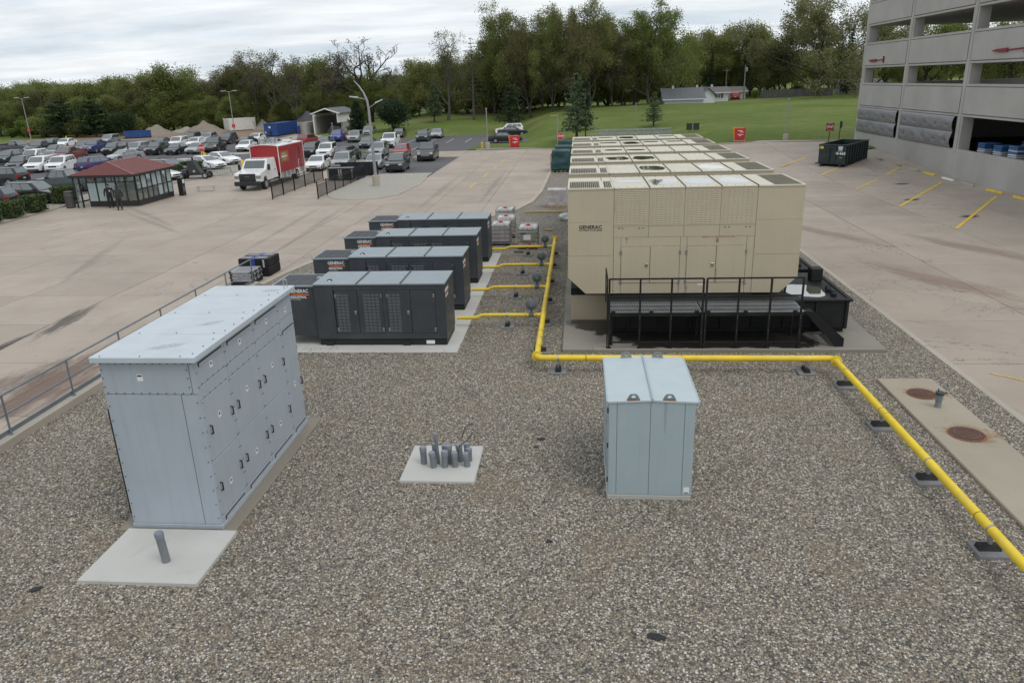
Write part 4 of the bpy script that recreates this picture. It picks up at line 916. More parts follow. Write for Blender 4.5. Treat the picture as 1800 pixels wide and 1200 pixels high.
for i, (y, x, n_) in enumerate(((59.6, 30.2, 7), (57.2, 30.1, 7), (55.0, 30.0, 8), (52.8, 30.0, 8), (58.4, 32.6, 8), (55.6, 32.6, 9))):
    t = thing('salt_pallet', 'pallet of blue and white salt bags in the garage bay, %s' % ('farthest at the front', 'second at the front', 'third at the front', 'nearest at the front', 'far one behind', 'near one behind')[i], 'pallet', (x, y, .85), random.uniform(-.05, .05), 'salt pallets in garage')
    MB().box(-.6, .6, -.55, .55, 0, .14).build('pallet', PALW, t); nb = n_+6
    for k in range(nb):
        z = .145+k*.135; j = random.uniform(-.03, .03)
        MB().bev(-.60+j, .0, -.53, .53, z, z+.12, .045).build('bag', SALT if k > nb-3 or k % 5 == 0 else SALTW, t); MB().bev(.01, .60+j, -.53, .53, z, z+.12, .045).build('bag', SALT, t)
WS = [(26.6, 74.6, 0), (26.9, 71.5, 0), (27.3, 68.4, 0), (27.5, 65.5, 0), (27.8, 63.2, 1), (27.95, 60.3, 2), (28.0, 57.3, 0), (28.0, 53.6, 1), (28.0, 50.4, 1)]
for i, (x, y, c) in enumerate(WS):
    m = MB(); m.prism([(-.09, 0), (.09, 0), (.06, .12), (-.06, .12)], 'y', -.9, .9); o = m.build('wheel_stop', (G_KERB, PY, WHITEP)[c])
    o.location = (x, y, road_h(x, y)+.005); o.rotation_euler = (0, 0, rad(random.uniform(-4, 4))); tag(o, '%s parking wheel stop, %s counted from the dumpster along the garage wall' % (('grey concrete', 'yellow', 'whitish')[c], ORD[i]), 'wheel stop', 'wheel stops along the garage')

# ---- dark green roll-off dumpster
DGN = M('dark green dumpster paint', (.012, .026, .026), .45, var=.3, vscale=3, dust=.06)
def rolloff(name, label, loc, rz, L_, W_, H_, mat, low=False):
    t = thing(name, label, 'dumpster', loc, rz); b = .16
    sh = MB(); w = .07
    sh.box(0, W_, 0, w, b, H_).box(0, W_, L_-w, L_, b, H_).box(0, w, w, L_-w, b, H_).box(W_-w, W_, w, L_-w, b, H_).box(w, W_-w, w, L_-w, b, b+.08)
    sh.build('shell', mat, t); MB().bev(-.05, W_+.05, -.06, .08, H_-.10, H_+.02, .02).bev(-.05, .07, .08, L_+.05, H_-.10, H_+.02, .02).bev(W_-.07, W_+.05, .08, L_+.05, H_-.10, H_+.02, .02).build('top_rail', mat, t)
    n_ = int(L_/.62)
    for q in range(n_):
        y = .35+q*(L_-.6)/(n_-1); MB().bev(W_+.001, W_+.10, y-.06, y+.06, b, H_-.1, .01).build('rib', mat, t); MB().bev(-.10, -.001, y-.06, y+.06, b, H_-.1, .01).build('rib', mat, t)
    MB().box(.25, .42, -.35, L_, 0, b-.005).box(W_-.42, W_-.25, -.35, L_, 0, b-.005).build('skid_rail', INK, t)
    for x in (.2, W_-.2): MB().lathe([(.11, -.08), (.11, .08)], 12, (x, .3, .11), 'x').build('roller', INK, t)
    return t
ux, uy = .583, .812
D = rolloff('dumpster', 'dark green open roll-off dumpster beside the garage corner', (20.75, 68.65, .36), math.atan2(.812, .583)-PI/2, 6.0, 2.25, 1.78, DGN)
MB().box(-.2, 2.45, -.12, -.03, .16, .24).build('bumper', INK, D); MB().bev(.75, .95, -.10, -.03, .3, 1.6, .02).build('hook_bar', DGN, D); MB().bev(1.25, 1.45, -.10, -.03, .3, 1.6, .02).build('hook_bar', DGN, D); MB().bev(.7, 1.5, -.14, -.03, 1.45, 1.6, .02).build('hook_bar', DGN, D)
MB().box(.12, .38, -.065, -.061, 1.42, 1.64).build('yellow_sticker', M('yellow sticker', (.6, .55, .05), .5), D)
m = MB(); m.prism([(1.62, 1.66), (2.0, 1.66), (2.0, 1.42), (1.90, 1.34), (1.72, 1.34), (1.62, 1.42)], 'y', -.066, -.062); m.build('shield_emblem', M('pale lilac print', (.5, .48, .6), .5), D); MB().box(1.62, 2.0, -.066, -.062, 1.25, 1.29).build('print', WT, D)
text('30-663', .30, (1.80, -.064, 1.06), D, WT, width=.86, bold=.012); text('10', .12, (1.87, -.064, .72), D, WT, width=.2)
MB().box(.1, 2.15, .1, 5.9, .25, .3).build('floor', RUST, D)

# ---- signs and lamps
OCT = [(math.cos(PI/8+PI/4*i), math.sin(PI/8+PI/4*i)) for i in range(8)]
POSTD = M('dark sign post', (.03, .032, .03), .6); LGREY = M('lamp post grey', (.30, .30, .295), .45, .3)
def stop_sign(loc, label, h, r, rz=0, back=False, arrow=False):
    t = thing('stop_sign', label, 'stop sign', loc, rz); MB().bev(-.035, .035, .004, .06, 0, h, .005).build('post', POSTD, t); z = h-r+.02
    if back: MB().box(-r*1.05, r*1.05, -.004, .003, z-r*1.05, z+r*1.05).build('backing_plate', POSTD, t)
    MB().prism([(x*r*1.06, z+y*r*1.06) for x, y in OCT], 'y', -.012, -.0045).build('border', WHITEP, t); MB().prism([(x*r, z+y*r) for x, y in OCT], 'y', -.018, -.0125).build('face', RED, t)
    text('STOP', r*.75, (0, -.0185, z), t, WT, width=r*1.5, bold=.01)
    if arrow:
        zz = z-r-.32; MB().prism([(-.1, zz-.22), (.32, zz-.22), (.32, zz), (.5, zz), (.2, zz+.3), (-.1, zz+.26)], 'y', -.012, -.0045).build('arrow_plate', M('warning yellow', (.75, .45, .01), .45), t); MB().prism([(.0, zz-.14), (.09, zz-.14), (.09, zz+.1), (.16, zz+.1), (.05, zz+.2), (-.06, zz+.1), (0, zz+.1)], 'y', -.016, -.0125).build('arrow', INK, t)
    return t
stop_sign((-2.2, 96.05, 0), 'red stop sign on a dark post by the tarped pallets at the road junction', 1.95, .42)
stop_sign((24.9, 79.6, .95), 'red stop sign on a square backing behind the green dumpster', 2.25, .36, 0, True)
stop_sign((-42.4, 83.6, 0), 'red stop sign with a yellow arrow plate behind the white sedans', 2.5, .40, rad(25), False, True)
t = thing('sign_post', 'dark post with a narrow plate seen edge on, behind the green dumpster', 'sign', (26.2, 80.6, .97)); MB().bev(-.035, .035, -.03, .03, 0, 2.35, .005).build('post', POSTD, t); MB().bev(.04, .10, -.3, .3, 1.7, 2.35, .01).build('plate', POSTD, t)
t = thing('sign_post', 'pair of dark square sign backs standing on the grass beyond the tan generators', 'sign', (14.0, 97.2, hz(14, 97.2)))
for x in (-.42, .42): MB().box(x-.36, x+.36, -.02, .02, .25, 1.05).build('plate', POSTD, t); MB().box(x-.03, x+.03, .02, .06, 0, 1.05).build('post', POSTD, t)
ORNG = M('sign orange', (.75, .22, .02), .45)
def kiosk(loc, label, rz, s=1.0):
    t = thing('direction_sign', label, 'sign', loc, rz, 'red direction signs')
    m = MB(); f = [(-.58*s, 0), (.52*s, 0), (.64*s, 1.42*s), (-.66*s, 1.42*s)]; m.prism(f, 'y', -.20, .0); m.build('red_panel', M('bright sign red', (.50, .02, .028), .4), t)
    m = MB(); m.prism([(-.66*s, 0), (-.5*s, 0), (-.56*s, 1.5*s), (-.84*s, 1.5*s)], 'y', -.16, .25); m.prism([(-.5*s, 0), (.5*s, 0), (.4*s, 1.5*s), (-.55*s, 1.5*s)], 'y', .02, .22); m.build('orange_panel', ORNG, t)
    for (x, z, w_) in ((-.28, 1.12, .5), (-.05, .97, .42), (-.3, .68, .66), (-.12, .54, .2)): MB().box(x*s, (x+w_)*s, -.206, -.201, z*s, (z+.07)*s).build('print_line', WT, t)
    MB().bev(-.75*s, .7*s, -.3, .35, -.06, .03, .01).build('footing', G_KERB, t); return t
kiosk((-8.2, 99.6, .03), 'red and orange direction sign in front of the black sedan at the far lot', rad(2)); kiosk((17.6, 86.6, hz(17.6, 86.6)-.02), 'red and orange direction sign on the grass verge at the right', rad(-6), .92)
def lamp(loc, label, h, kind, base=.0, rz=0):
    t = thing('street_lamp', label, 'street lamp', loc, rz)
    if base: MB().lathe([(.32, -.2), (.30, base-.04), (.27, base)], 16).build('concrete_base', G_KERB, t, .6)
    b = base or 0
    if kind == 'tall':
        MB().tube([(0, 0, b), (0, 0, h)], [.10, .06], 10).build('pole', LGREY, t, .6)
        for s_ in (-1, 1):
            a = MB().tube([(0, 0, h-.15), (s_*.7, 0, h)], .035, 6).build('arm', LGREY, t, .6); MB().bev(min(s_*.6, s_*1.5), max(s_*.6, s_*1.5), -.14, .14, h-.02, h+.09, .03).build('lamp_head', M('lamp red', (.38, .10, .09), .5), a)
        p = MB().bev(-.28, .34, -.13, -.10, 1.85, 2.45, .01).build('row_sign', M('bright sign red'), t); MB().lathe([(.10, -.004), (.09, 0)], 12, (0, -.131, 2.15), 'y').build('print', M('pale red print', (.6, .3, .32), .5), p)
    elif kind == 'curved':
        MB().lathe([(.16, b), (.16, b+.12), (.09, b+.2)], 12).build('foot', LGREY, t, .6)
        MB().tube([(0, 0, b), (-.04, 0, 3.5), (-.08, 0, 6.2), (-.16, 0, 6.9), (-.38, 0, 7.5), (-.72, 0, 8.05), (-1.12, 0, 8.5)], [.13, .115, .10, .09, .075, .055, .03], 12).build('pole', LGREY, t, .9)
        for (x, z, tx, tz) in ((-1.05, 7.18, -1.58, 7.27), (.62, 6.72, 1.12, 6.95)):
            a = MB().tube([(-.12, 0, 6.98 if x < 0 else 6.3), (x*.9, 0, z-.02)], .035, 6).build('arm', LGREY, t, .6); m = MB(); m.prism([(x*.85, z-.05), (tx, tz-.03), (tx, tz+.04), (x*.85, z+.06)], 'y', -.16, .16); m.build('lamp_head', M('lamp red'), a)
    else:
        MB().tube([(0, 0, b), (0, 0, h)], .07, 8).build('pole', LGREY, t, .6); d = -1 if kind == 'left' else (1 if kind == 'right' else 0)
        MB().bev(min(d*.7, 0)-.12, max(d*.7, 0)+.12, -.13, .13, h-.02, h+.09, .02).build('lamp_head', LGREY, t)
    return t
lamp((-17.15, 63.3, .05), 'tall grey lamp post with curved tip and two red heads on the gravel island', 8.5, 'curved', .9)
lamp((-106.4, 142.4, 0), 'tall twin headed lamp post with red placard at the far left of the lot', 8.1, 'tall'); lamp((-62.2, 136, 0), 'tall twin headed lamp post with red placard before the white container', 8.1, 'tall')
lamp((-11.7, 98.8, .05), 'grey lamp post on a concrete base beside the yellow hydrant', 4.9, 'small', .75); lamp((-2.65, 97.3, .1), 'grey lamp post with arm to the left next to the stop sign', 3.8, 'left')
lamp((7.78, 107.75, hz(7.8, 107.7)), 'grey lamp post on the grass behind the stacked steel frames', 3.4, 'small'); lamp((22.4, 86.2, hz(22.4, 86.2)), 'grey lamp post on a concrete base on the grass at right', 4.1, 'small', .55)
lamp((-36.2, 112.0, 0), 'thin grey post on an orange footing between parked cars', 3.1, 'small', .3)
tag(MB().bev(-.12, .12, -.06, .06, 0, 1.9, .02).build('red_marker', M('bright sign red'), None, loc=(-2.45, 98.3, .1)), 'narrow red marker board behind the lamp post at the junction', 'sign')
t = thing('fire_hydrant', 'yellow fire hydrant on the grass by the road corner', 'hydrant', (-12.6, 100.3, .05)); HY = M('hydrant yellow', (.75, .5, .02), .45)
MB().lathe([(.17, 0), (.17, .05), (.11, .06), (.11, .5), (.15, .52), (.14, .6), (.06, .72)], 14).build('barrel', HY, t, .7); MB().lathe([(.06, -.2), (.06, .2)], 10, (0, 0, .4), 'x').build('nozzle', HY, t, .6)
tag(MB().lathe([(.13, 0), (.13, .05), (.1, .06), (.1, 1.05), (.06, 1.16)], 12, (-95.2, 136.8, 0)).build('bollard', HY, None, .6), 'yellow bollard beside the white sedan in the farthest row', 'bollard')
tag(MB().lathe([(.09, 0), (.09, 1.1), (.05, 1.16)], 12, (-35.6, 78.6, 0)).build('bollard', HY, None, .6), 'yellow bollard behind the mirror of the white truck', 'bollard')
t = thing('sign_post', 'grey slanted marker post standing in the drive aisle behind the hut roof', 'sign', (-57.6, 94.5, 0)); MB().bev(-.05, .05, -.02, .02, 0, 2.0, .01).build('post', DARKM, t); MB().bev(-.13, .13, -.025, -.021, 1.2, 2.2, .002).build('plate', DARKM, t); t.rotation_euler = (0, rad(-4), 0)

# ---- guard hut
HUTD = M('bronze black aluminium', (.018, .019, .021), .4, var=.1); ROOFR = M('red standing seam roof', (.12, .022, .020), .45, var=.06)
GLS = NT('hut glass'); GLS.col((.75, .82, .82)); GLS.b.inputs['Roughness'].default_value = .03; GLS.b.inputs['Transmission Weight'].default_value = .9; GLS.b.inputs['IOR'].default_value = 1.45; GLS = GLS.m
FRO = M('frosted pane', (.34, .42, .42), .3, var=.05)
Hh = thing('guard_hut', 'glass guard hut with dark frames and red standing seam roof', 'hut', (-35.3, 57.0, 0))
hx0, hx1, hy0, hy1 = -1.75, 2.1, -2.6, 2.6
m = MB(); ev = 2.42; e = [(-2.75, -3.1, ev), (2.35, -3.1, ev), (2.35, 3.1, ev), (-2.75, 3.1, ev)]; r0, r1 = (-.2, -1.9, 3.28), (-.2, 1.9, 3.28)
m.add([*e, r0, r1], [(0,1,4), (1,2,5,4), (2,3,5), (3,0,4,5)]); RF = m.build('roof', ROOFR, Hh)
m = MB()
for q in range(17):
    y = -2.95+q*.368
    k_ = 1.0 if abs(y) <= 1.9 else (3.1-abs(y))/1.2
    if k_ > .1:
        xt, zt_ = 2.35-2.55*k_, ev+.86*k_
        for s_, xe in ((1, 2.35), (-1, -2.75)):
            xt_ = xe+(-.2-xe)*k_; m.tube([(xe, y, ev+.02), (xt_, y, ev+.86*k_+.02)], .022, 4)
m.build('seams', M('pink grey seam', (.36, .17, .16), .4), RF, kind='stuff')
MB().tube([(2.35, -3.1, ev+.03), r0, r1, (2.35, 3.1, ev+.03)], .035, 5).build('ridge_cap', M('pink grey seam'), RF)
MB().bev(-2.75, 2.35, -3.1, -2.98, ev-.18, ev-.005, .01).bev(-2.75, 2.35, 2.98, 3.1, ev-.18, ev-.005, .01).bev(-2.75, -2.63, -2.97, 2.97, ev-.18, ev-.005, .01).bev(2.23, 2.35, -2.97, 2.97, ev-.18, ev-.005, .01).build('fascia', HUTD, Hh)
MB().box(-2.62, 2.22, -2.97, 2.97, ev-.12, ev-.08).build('soffit', HUTD, Hh); MB().box(hx0, hx1, hy0, hy1, .02, .06).build('floor', G_KERB, Hh)
def hwall(p, q, cols, rows, name, mats):
    p = Vector((*p, 0)); q = Vector((*q, 0)); d = (q-p); n_ = Vector((-d.y, d.x, 0)).normalized()*.035
    def bar(u0, u1, z0, z1, th=1.0):
        a, b = p+d*u0, p+d*u1; c = [a+n_*th, b+n_*th, b-n_*th, a-n_*th]; return [(v.x, v.y, z0) for v in c]+[(v.x, v.y, z1) for v in c]
    FC = [(0,3,2,1),(4,5,6,7),(0,1,5,4),(1,2,6,5),(2,3,7,6),(3,0,4,7)]; m = MB(); wl = d.length
    m.add(bar(0, 1, .06, .42), FC); m.add(bar(0, 1, 2.2, ev-.13), FC)
    for r in rows: m.add(bar(0, 1, r-.035, r+.035), FC)
    for c in range(cols+1):
        u = c/cols; k_ = .05/wl; m.add(bar(max(0, u-k_), min(1, u+k_), .421, 2.199, 1.25), FC)
    fr = m.build(name, HUTD, Hh); zs = [.42]+rows+[2.2]
    for c in range(cols):
        for i in range(len(zs)-1):
            mt = mats(c, i); MB().add(bar(c/cols+.05/wl, (c+1)/cols-.05/wl, zs[i]+.036, zs[i+1]-.036, .25), FC).build('pane', mt, fr)
hwall((hx0, hy0), (hx1, hy0), 5, [1.85], 'front_wall', lambda c, i: FRO if (i == 0 and c in (0, 1, 2)) else GLS)
hwall((hx1, hy0+.04), (hx1, hy1), 7, [1.25], 'side_wall', lambda c, i: FRO if (c in (4, 6) or (i == 1 and c in (1, 3))) else GLS)
hwall((hx0, hy1), (hx1, hy1), 5, [1.25], 'back_wall', lambda c, i: GLS); hwall((hx0, hy0+.04), (hx0, hy1), 5, [1.25], 'side_wall', lambda c, i: GLS)
for x in (-2.6, -2.15): MB().bev(x-.05, x+.05, -2.9, -2.8, 0, ev-.13, .01).build('porch_post', HUTD, Hh)
MB().box(-2.55, -2.2, -2.86, -2.84, .1, 2.2).build('porch_pane', GLS, Hh); MB().bev(.6, 1.7, -1.2, 1.8, .06, .95, .02).build('counter', M('tan laminate', (.35, .27, .17), .5), Hh); MB().bev(-1.3, -.7, .2, 1.9, .06, 1.3, .02).build('cupboard', M('tan laminate'), Hh)
MB().box(-1.3, -1.0, -2.0, -1.7, .06, .5).build('stool', PALW, Hh)
def bin_(loc, label):
    t = thing('litter_bin', label, 'litter bin', loc); m = MB()
    for i in range(16):
        a = 2*PI*i/16; m.xf(Matrix.Identity(4)); c, s_ = math.cos(a), math.sin(a)
        m.add([(c*.33-s_*.055, s_*.33+c*.055, .05), (c*.33+s_*.055, s_*.33-c*.055, .05), (c*.33+s_*.055, s_*.33-c*.055, .85), (c*.33-s_*.055, s_*.33+c*.055, .85)], [(0,1,2,3)])
    m.build('slats', M('grey brown slat', (.085, .08, .078), .7), t); MB().lathe([(.31, 0), (.31, .86)], 16).build('liner', INK, t); MB().lathe([(.35, .86), (.35, .93), (.30, 1.12), (.31, 1.18), (.33, 1.2), (.31, 1.24)], 20).build('lid', M('grey brown slat'), t, .7)
bin_((-38.6, 54.3, 0), 'round slatted litter bin at the left of the guard hut')
t = thing('notice_stand', 'dark stand with a small white panel at the far corner of the hut', 'stand', (-32.7, 60.1, 0)); MB().bev(-.2, .2, -.25, .25, 0, 1.45, .03).build('body', HUTD, t); MB().box(.201, .206, -.12, .14, 1.0, 1.3).build('panel', STICK, t); MB().box(.201, .206, -.18, .18, .35, .75).build('lower_panel', M('grey print'), t)
t = thing('bench', 'small metal bench by the far end of the guard hut', 'bench', (-31.9, 62.6, 0), rad(10)); MB().bev(-.8, .8, -.2, .2, .42, .46, .01).build('seat', STEEL, t)
for x in (-.65, .65): MB().tube([(x, -.17, 0), (x, -.17, .42)], .02, 6).tube([(x, .17, 0), (x, .17, .42)], .02, 6).build('leg', STEEL, t)

# ---- people
SKIN = M('skin', (.42, .26, .19), .5, var=.05); CLO = M('black uniform cloth', (.012, .013, .017), .8, var=.2); CLG = M('charcoal cloth', (.030, .030, .034), .8, var=.2); SHOE = M('shoe black', (.01, .01, .01), .4)
def skinned(name, nodes, edges, mat, parent, sub=2):
    me = bpy.data.meshes.new(name); me.from_pydata([n[:3] for n in nodes], edges, []); o = mk(name, me, mat, parent)
    md = o.modifiers.new('skin', 'SKIN'); md.use_smooth_shade = True
    for i, n in enumerate(nodes): me.skin_vertices[0].data[i].radius = (n[3], n[4] if len(n) > 4 else n[3])
    me.skin_vertices[0].data[0].use_root = True
    s_ = o.modifiers.new('sub', 'SUBSURF'); s_.levels = sub; s_.render_levels = sub; return o
def person(label, loc, rz, mat, pants, cap, arms, lean=0.0, badge=False):
    t = thing('person', label, 'person', loc, rz)          # faces -Y, 1.8 m tall
    N_ = [(0, .02, .98, .175, .13), (0, .02+lean*.2, 1.18, .185, .135), (0, .02+lean*.5, 1.38, .215, .14), (0, .03+lean*.6, 1.50, .07, .07),
          (-.10, .02, .90, .125), (-.11, 0, .50, .088), (-.12, .03, .09, .068), (.10, .02, .90, .125), (.12, .02, .50, .088), (.14, .05, .09, .068),
          (-.22, .02+lean*.55, 1.43, .08), (.22, .02+lean*.55, 1.43, .08)]
    E_ = [(0,1), (1,2), (2,3), (0,4), (4,5), (5,6), (0,7), (7,8), (8,9), (2,10), (2,11)]
    for k_, (el, wr) in enumerate(arms):
        N_ += [(*el, .062), (*wr, .042)]; i = len(N_); E_ += [(10+k_, i-2), (i-2, i-1)]
    b = skinned('body', N_, E_, mat, t)
    hd = skinned('head', [(0, .02+lean*.6, 1.50, .055), (0, .01+lean*.65, 1.58, .065), (0, .0+lean*.7, 1.66, .10, .112), (0, .01+lean*.7, 1.73, .09, .10)], [(0,1), (1,2), (2,3)], SKIN, t)
    y_ = lean*.7; MB().prism([(-.018, 1.64), (.018, 1.64), (.008, 1.69)], 'y', -.115+y_, -.07+y_).build('nose', SKIN, t)
    for s_ in (-1, 1):
        MB().lathe([(.012, -.004), (.012, .004)], 8, (s_*.035, -.088+y_, 1.69), 'y').build('eye', INK, t); MB().lathe([(.025, -.01), (.022, .01)], 8, (s_*.088, .01+y_, 1.67), 'x').build('ear', SKIN, t)
    MB().box(-.025, .025, -.088+y_, -.08+y_, 1.605, 1.613).build('mouth', M('lip', (.25, .1, .09), .6), t)
    HAIR = M('dark hair', (.03, .022, .018), .8)
    m = MB(); m.lathe([(.098, 1.66), (.102, 1.71), (.085, 1.765), (.04, 1.785)], 14, (0, .015+y_, 0)); m.build('cap' if cap else 'hair', CLO if cap else HAIR, t, .9)
    if cap: MB().prism([(-.07, -.17), (.07, -.17), (.09, -.06), (-.09, -.06)], 'z', 1.70, 1.715).build('cap_peak', CLO, t).location = (0, y_, 0)
    else: MB().lathe([(.075, 1.56), (.099, 1.66), (.09, 1.70)], 14, (0, .03+y_, 0)).build('hair_back', HAIR, t, .9)
    for s_, x in ((-1, -.11), (1, .13)): MB().bev(x-.05, x+.05, -.16, .10, 0, .09, .03).build('shoe', SHOE, t)
    for k_, (el, wr) in enumerate(arms):
        el, wr = Vector(el), Vector(wr); dr = (wr-el).normalized(); up_ = dr.orthogonal().normalized(); sd_ = dr.cross(up_)
        nn_ = [(*wr, .03, .022), (*(wr+dr*.08), .036, .018)]; ee_ = [(0, 1)]
        for f in range(4):
            base = wr+dr*.085+sd_*(.026-.0175*f); ln = (.065, .075, .07, .055)[f]; i = len(nn_)
            nn_ += [(*(base+dr*ln*.55), .0085), (*(base+dr*ln*.95-up_*.02), .0075)]; ee_ += [(1, i), (i, i+1)]
        i = len(nn_); nn_ += [(*(wr+dr*.04+sd_*.045), .010), (*(wr+dr*.09+sd_*.055), .008)]; ee_ += [(0, i), (i, i+1)]
        skinned('hand', nn_, ee_, SKIN, t, 1); skinned('forearm', [(*(el+(wr-el)*.25), .041), (*(wr), .030)], [(0, 1)], SKIN, t, 1)
    if badge: MB().box(.03, .10, -.135, -.128, 1.22, 1.33).build('badge', STICK, t); MB().box(-.22, -.13, -.05, .06, 1.478, 1.49).box(.13, .22, -.05, .06, 1.478, 1.49).build('epaulette', STICK, t)
    # trouser hems over the shoes
    return t
person('guard in black uniform and cap with a white badge, standing at the hut front', (-35.1, 53.9, 0), rad(35), CLO, CLO, True, [((-.30, -.02, 1.16), (-.33, -.06, .90)), ((.30, -.04, 1.16), (.25, -.18, 1.0))], 0, True)
person('person in dark grey clothes with bare forearms, seen from behind by the hut', (-33.7, 52.75, 0), rad(215), CLG, CLO, False, [((-.29, .05, 1.16), (-.30, -.04, .92)), ((.28, .06, 1.16), (.24, .0, .93))], .03)

# ---- hedges: clipped blocks of leaves
LEAFH = NT('hedge leaf'); oi = LEAFH.tex('World'); LEAFH.col(LEAFH.mix(LEAFH.ramp(LEAFH.noise(oi, 9, 3), .3, .7), (.022, .045, .008), (.075, .115, .018))); LEAFH.b.inputs['Roughness'].default_value = .6
def hedge(loc, sx_, sy_, sz_, rz, label, seed):
    rnd = random.Random(seed); t = thing('hedge', label, 'hedge', loc, rz, 'clipped hedges'); MB().bev(-sx_/2+.08, sx_/2-.08, -sy_/2+.08, sy_/2-.08, .1, sz_-.08, .1).build('dark_core', M('hedge inner', (.012, .018, .006), .9), t)  # dark solid box added behind the leaves to darken the inside
    m = MB()
    for i in range(int(950*sx_*sz_)):
        f = rnd.random(); d = abs(rnd.gauss(0, .05)); x, y, z = rnd.uniform(-1, 1)*sx_/2, rnd.uniform(-1, 1)*sy_/2, rnd.uniform(.08, 1)*sz_
        if f < .36: z = sz_-d+rnd.gauss(0, .02)
        elif f < .62: y = -sy_/2+d
        elif f < .78: x = sx_/2-d
        elif f < .92: x = -sx_/2+d
        else: y = sy_/2-d
        a = Vector((rnd.gauss(0, 1), rnd.gauss(0, 1), rnd.gauss(0, 1))).normalized(); b = a.orthogonal().normalized(); c = a.cross(b); s_ = rnd.uniform(.03, .06); p = Vector((x, y, z))
        m.quad(p-b*s_-c*s_*.6, p+b*s_-c*s_*.6, p+b*s_+c*s_*.6, p-b*s_+c*s_*.6)
    m.build('foliage', LEAFH.m, t, fix=False, kind='stuff')
for i, (x, y, a, b, c, lb) in enumerate(((-39.9, 47.5, 1.3, 1.3, 1.2, 'clipped green hedge block at the left frame edge'), (-40.1, 49.9, 1.35, 1.3, 1.2, 'clipped green hedge block between the edge one and the one by the black vehicle wheel'), (-40.1, 52.4, 1.3, 1.3, 1.25, 'clipped green hedge block in front of the black vehicle'), (-40.7, 56.8, 1.5, 1.3, 1.3, 'clipped green hedge block behind the litter bin'), (-40.2, 72.8, 1.7, 1.4, 1.3, 'clipped green hedge block beyond the hut, left of the black trailer'), (-40.2, 76.6, 1.9, 1.4, 1.25, 'clipped green hedge block behind the black trailer'))):
    hedge((x, y, .02), a, b, c, rad(random.uniform(-5, 5)), lb, i)

# ---- trailer smoker and cycle rack
t = thing('equipment_trailer', 'small black two wheel trailer carrying a slanted hopper, beyond the hut', 'trailer', (-37.7, 72.3, 0), rad(8))
MB().bev(-1.5, 1.35, -.6, .6, .38, .5, .03).build('deck', BLACK, t); m = MB(); m.prism([(-.45, .5), (.75, .5), (.45, 1.0), (.1, 1.75), (-.4, 1.75), (-.5, 1.3)], 'y', -.5, .5); m.build('hopper', M('dark hopper', (.035, .036, .037), .6), t)
for x, y in ((-1.15, -.68), (-1.15, .68), (1.15, -.68), (1.15, .68)):
    w_ = MB().lathe([(.2, -.1), (.3, -.09), (.32, -.04), (.32, .04), (.3, .09), (.2, .1)], 18, (x, y, .32), 'y').build('wheel', RUBBER, t, .6); MB().lathe([(.18, -.105), (.06, -.11), (.06, .11), (.18, .105)], 12, (x, y, .32), 'y').build('rim', STEEL, w_, .6)
MB().tube([(-.8, -.3, .5), (-.8, -.3, -.0)], .03, 6).build('jack', STEEL, t); MB().bev(-1.3, -.7, -.4, .3, .5, .9, .04).build('engine', DARKM, t); MB().lathe([(.13, -.02), (.12, .02)], 16, (.1, -.52, .75), 'y').build('dial', STEEL, t); MB().tube([(-.1, .1, 1.75), (-.1, .1, 2.05)], .08, 10).build('stack', BLACK, t)
t = thing('cycle_rack', 'grey tubular cycle rack standing beside the black trailer', 'cycle rack', (-35.6, 73.6, 0), rad(8)); MB().tube([(-1.1, 0, .1), (-1.0, 0, .85), (.9, 0, .85), (1.05, 0, .1), (-1.1, 0, .1)], .025, 6).build('frame', GALV, t)
for q in range(11): MB().tube([(-.95+q*.17, 0, .1), (-.9+q*.17, 0, .85)], .012, 5).build('bar', GALV, t)

# ---- white truck with red box body
TW = M('truck white', (.70, .70, .69), .3, var=.03, coat=.6); TR = M('truck red', (.33, .018, .024), .35, var=.05, coat=.3)
WGL = M('dark window glass', (.028, .036, .040), .06, var=.1, spec=.8); ALU = M('aluminium tread', (.32, .33, .34), .4, .6)
def wheel(parent, x, y, z, r, w, rim=None, name='wheel', ax='x'):
    o = MB().lathe([(r*.6, -w/2), (r*.93, -w/2), (r, -w*.32), (r, w*.32), (r*.93, w/2), (r*.6, w/2)], 22, (x, y, z), ax).build(name, RUBBER, parent, .6)
    MB().lathe([(r*.62, -w/2-.008), (r*.55, -w/2+.03), (r*.16, -w/2+.01), (r*.16, w/2-.01), (r*.55, w/2-.03), (r*.62, w/2+.008)], 16, (x, y, z), ax).build('rim', rim or STEEL, o, .5); return o
K = thing('box_truck', 'white crew cab truck with a tall red food service box body', 'truck', (-27.8, 61.95, 0))
prof = [(0, .62), (0, 1.25), (.12, 1.42), (1.35, 1.60), (2.05, 2.35), (2.3, 2.43), (3.9, 2.43), (4.0, 1.5), (4.0, .62)]
def side_body(pl, hw, top_in, zsplit):
    m = MB(); n_ = len(pl); vs_ = []
    for s_ in (-1, 1):
        for (y, z) in pl: vs_.append((s_*(hw-(top_in if z > zsplit else 0)), y, z))
    m.add(vs_, [tuple(range(n_)), tuple(range(2*n_-1, n_-1, -1))]+[(i, i+n_, (i+1) % n_+n_, (i+1) % n_) for i in range(n_)]); return m
def bevobj(o, w_, seg=2, ang=30):
    b = o.modifiers.new('bevel', 'BEVEL'); b.width = w_; b.segments = seg; b.limit_method = 'ANGLE'; b.angle_limit = rad(ang); return o
cab = bevobj(side_body([(0, .72), (0, 1.28), (.1, 1.46), (1.45, 1.66), (2.12, 2.36), (2.3, 2.44), (3.85, 2.44), (4.0, 2.3), (4.0, .72), (1.55, .72), (1.5, .95), (1.3, 1.1), (.95, 1.1), (.75, .95), (.68, .72)], 1.12, .14, 1.7).build('cab', TW, K), .05, 3)
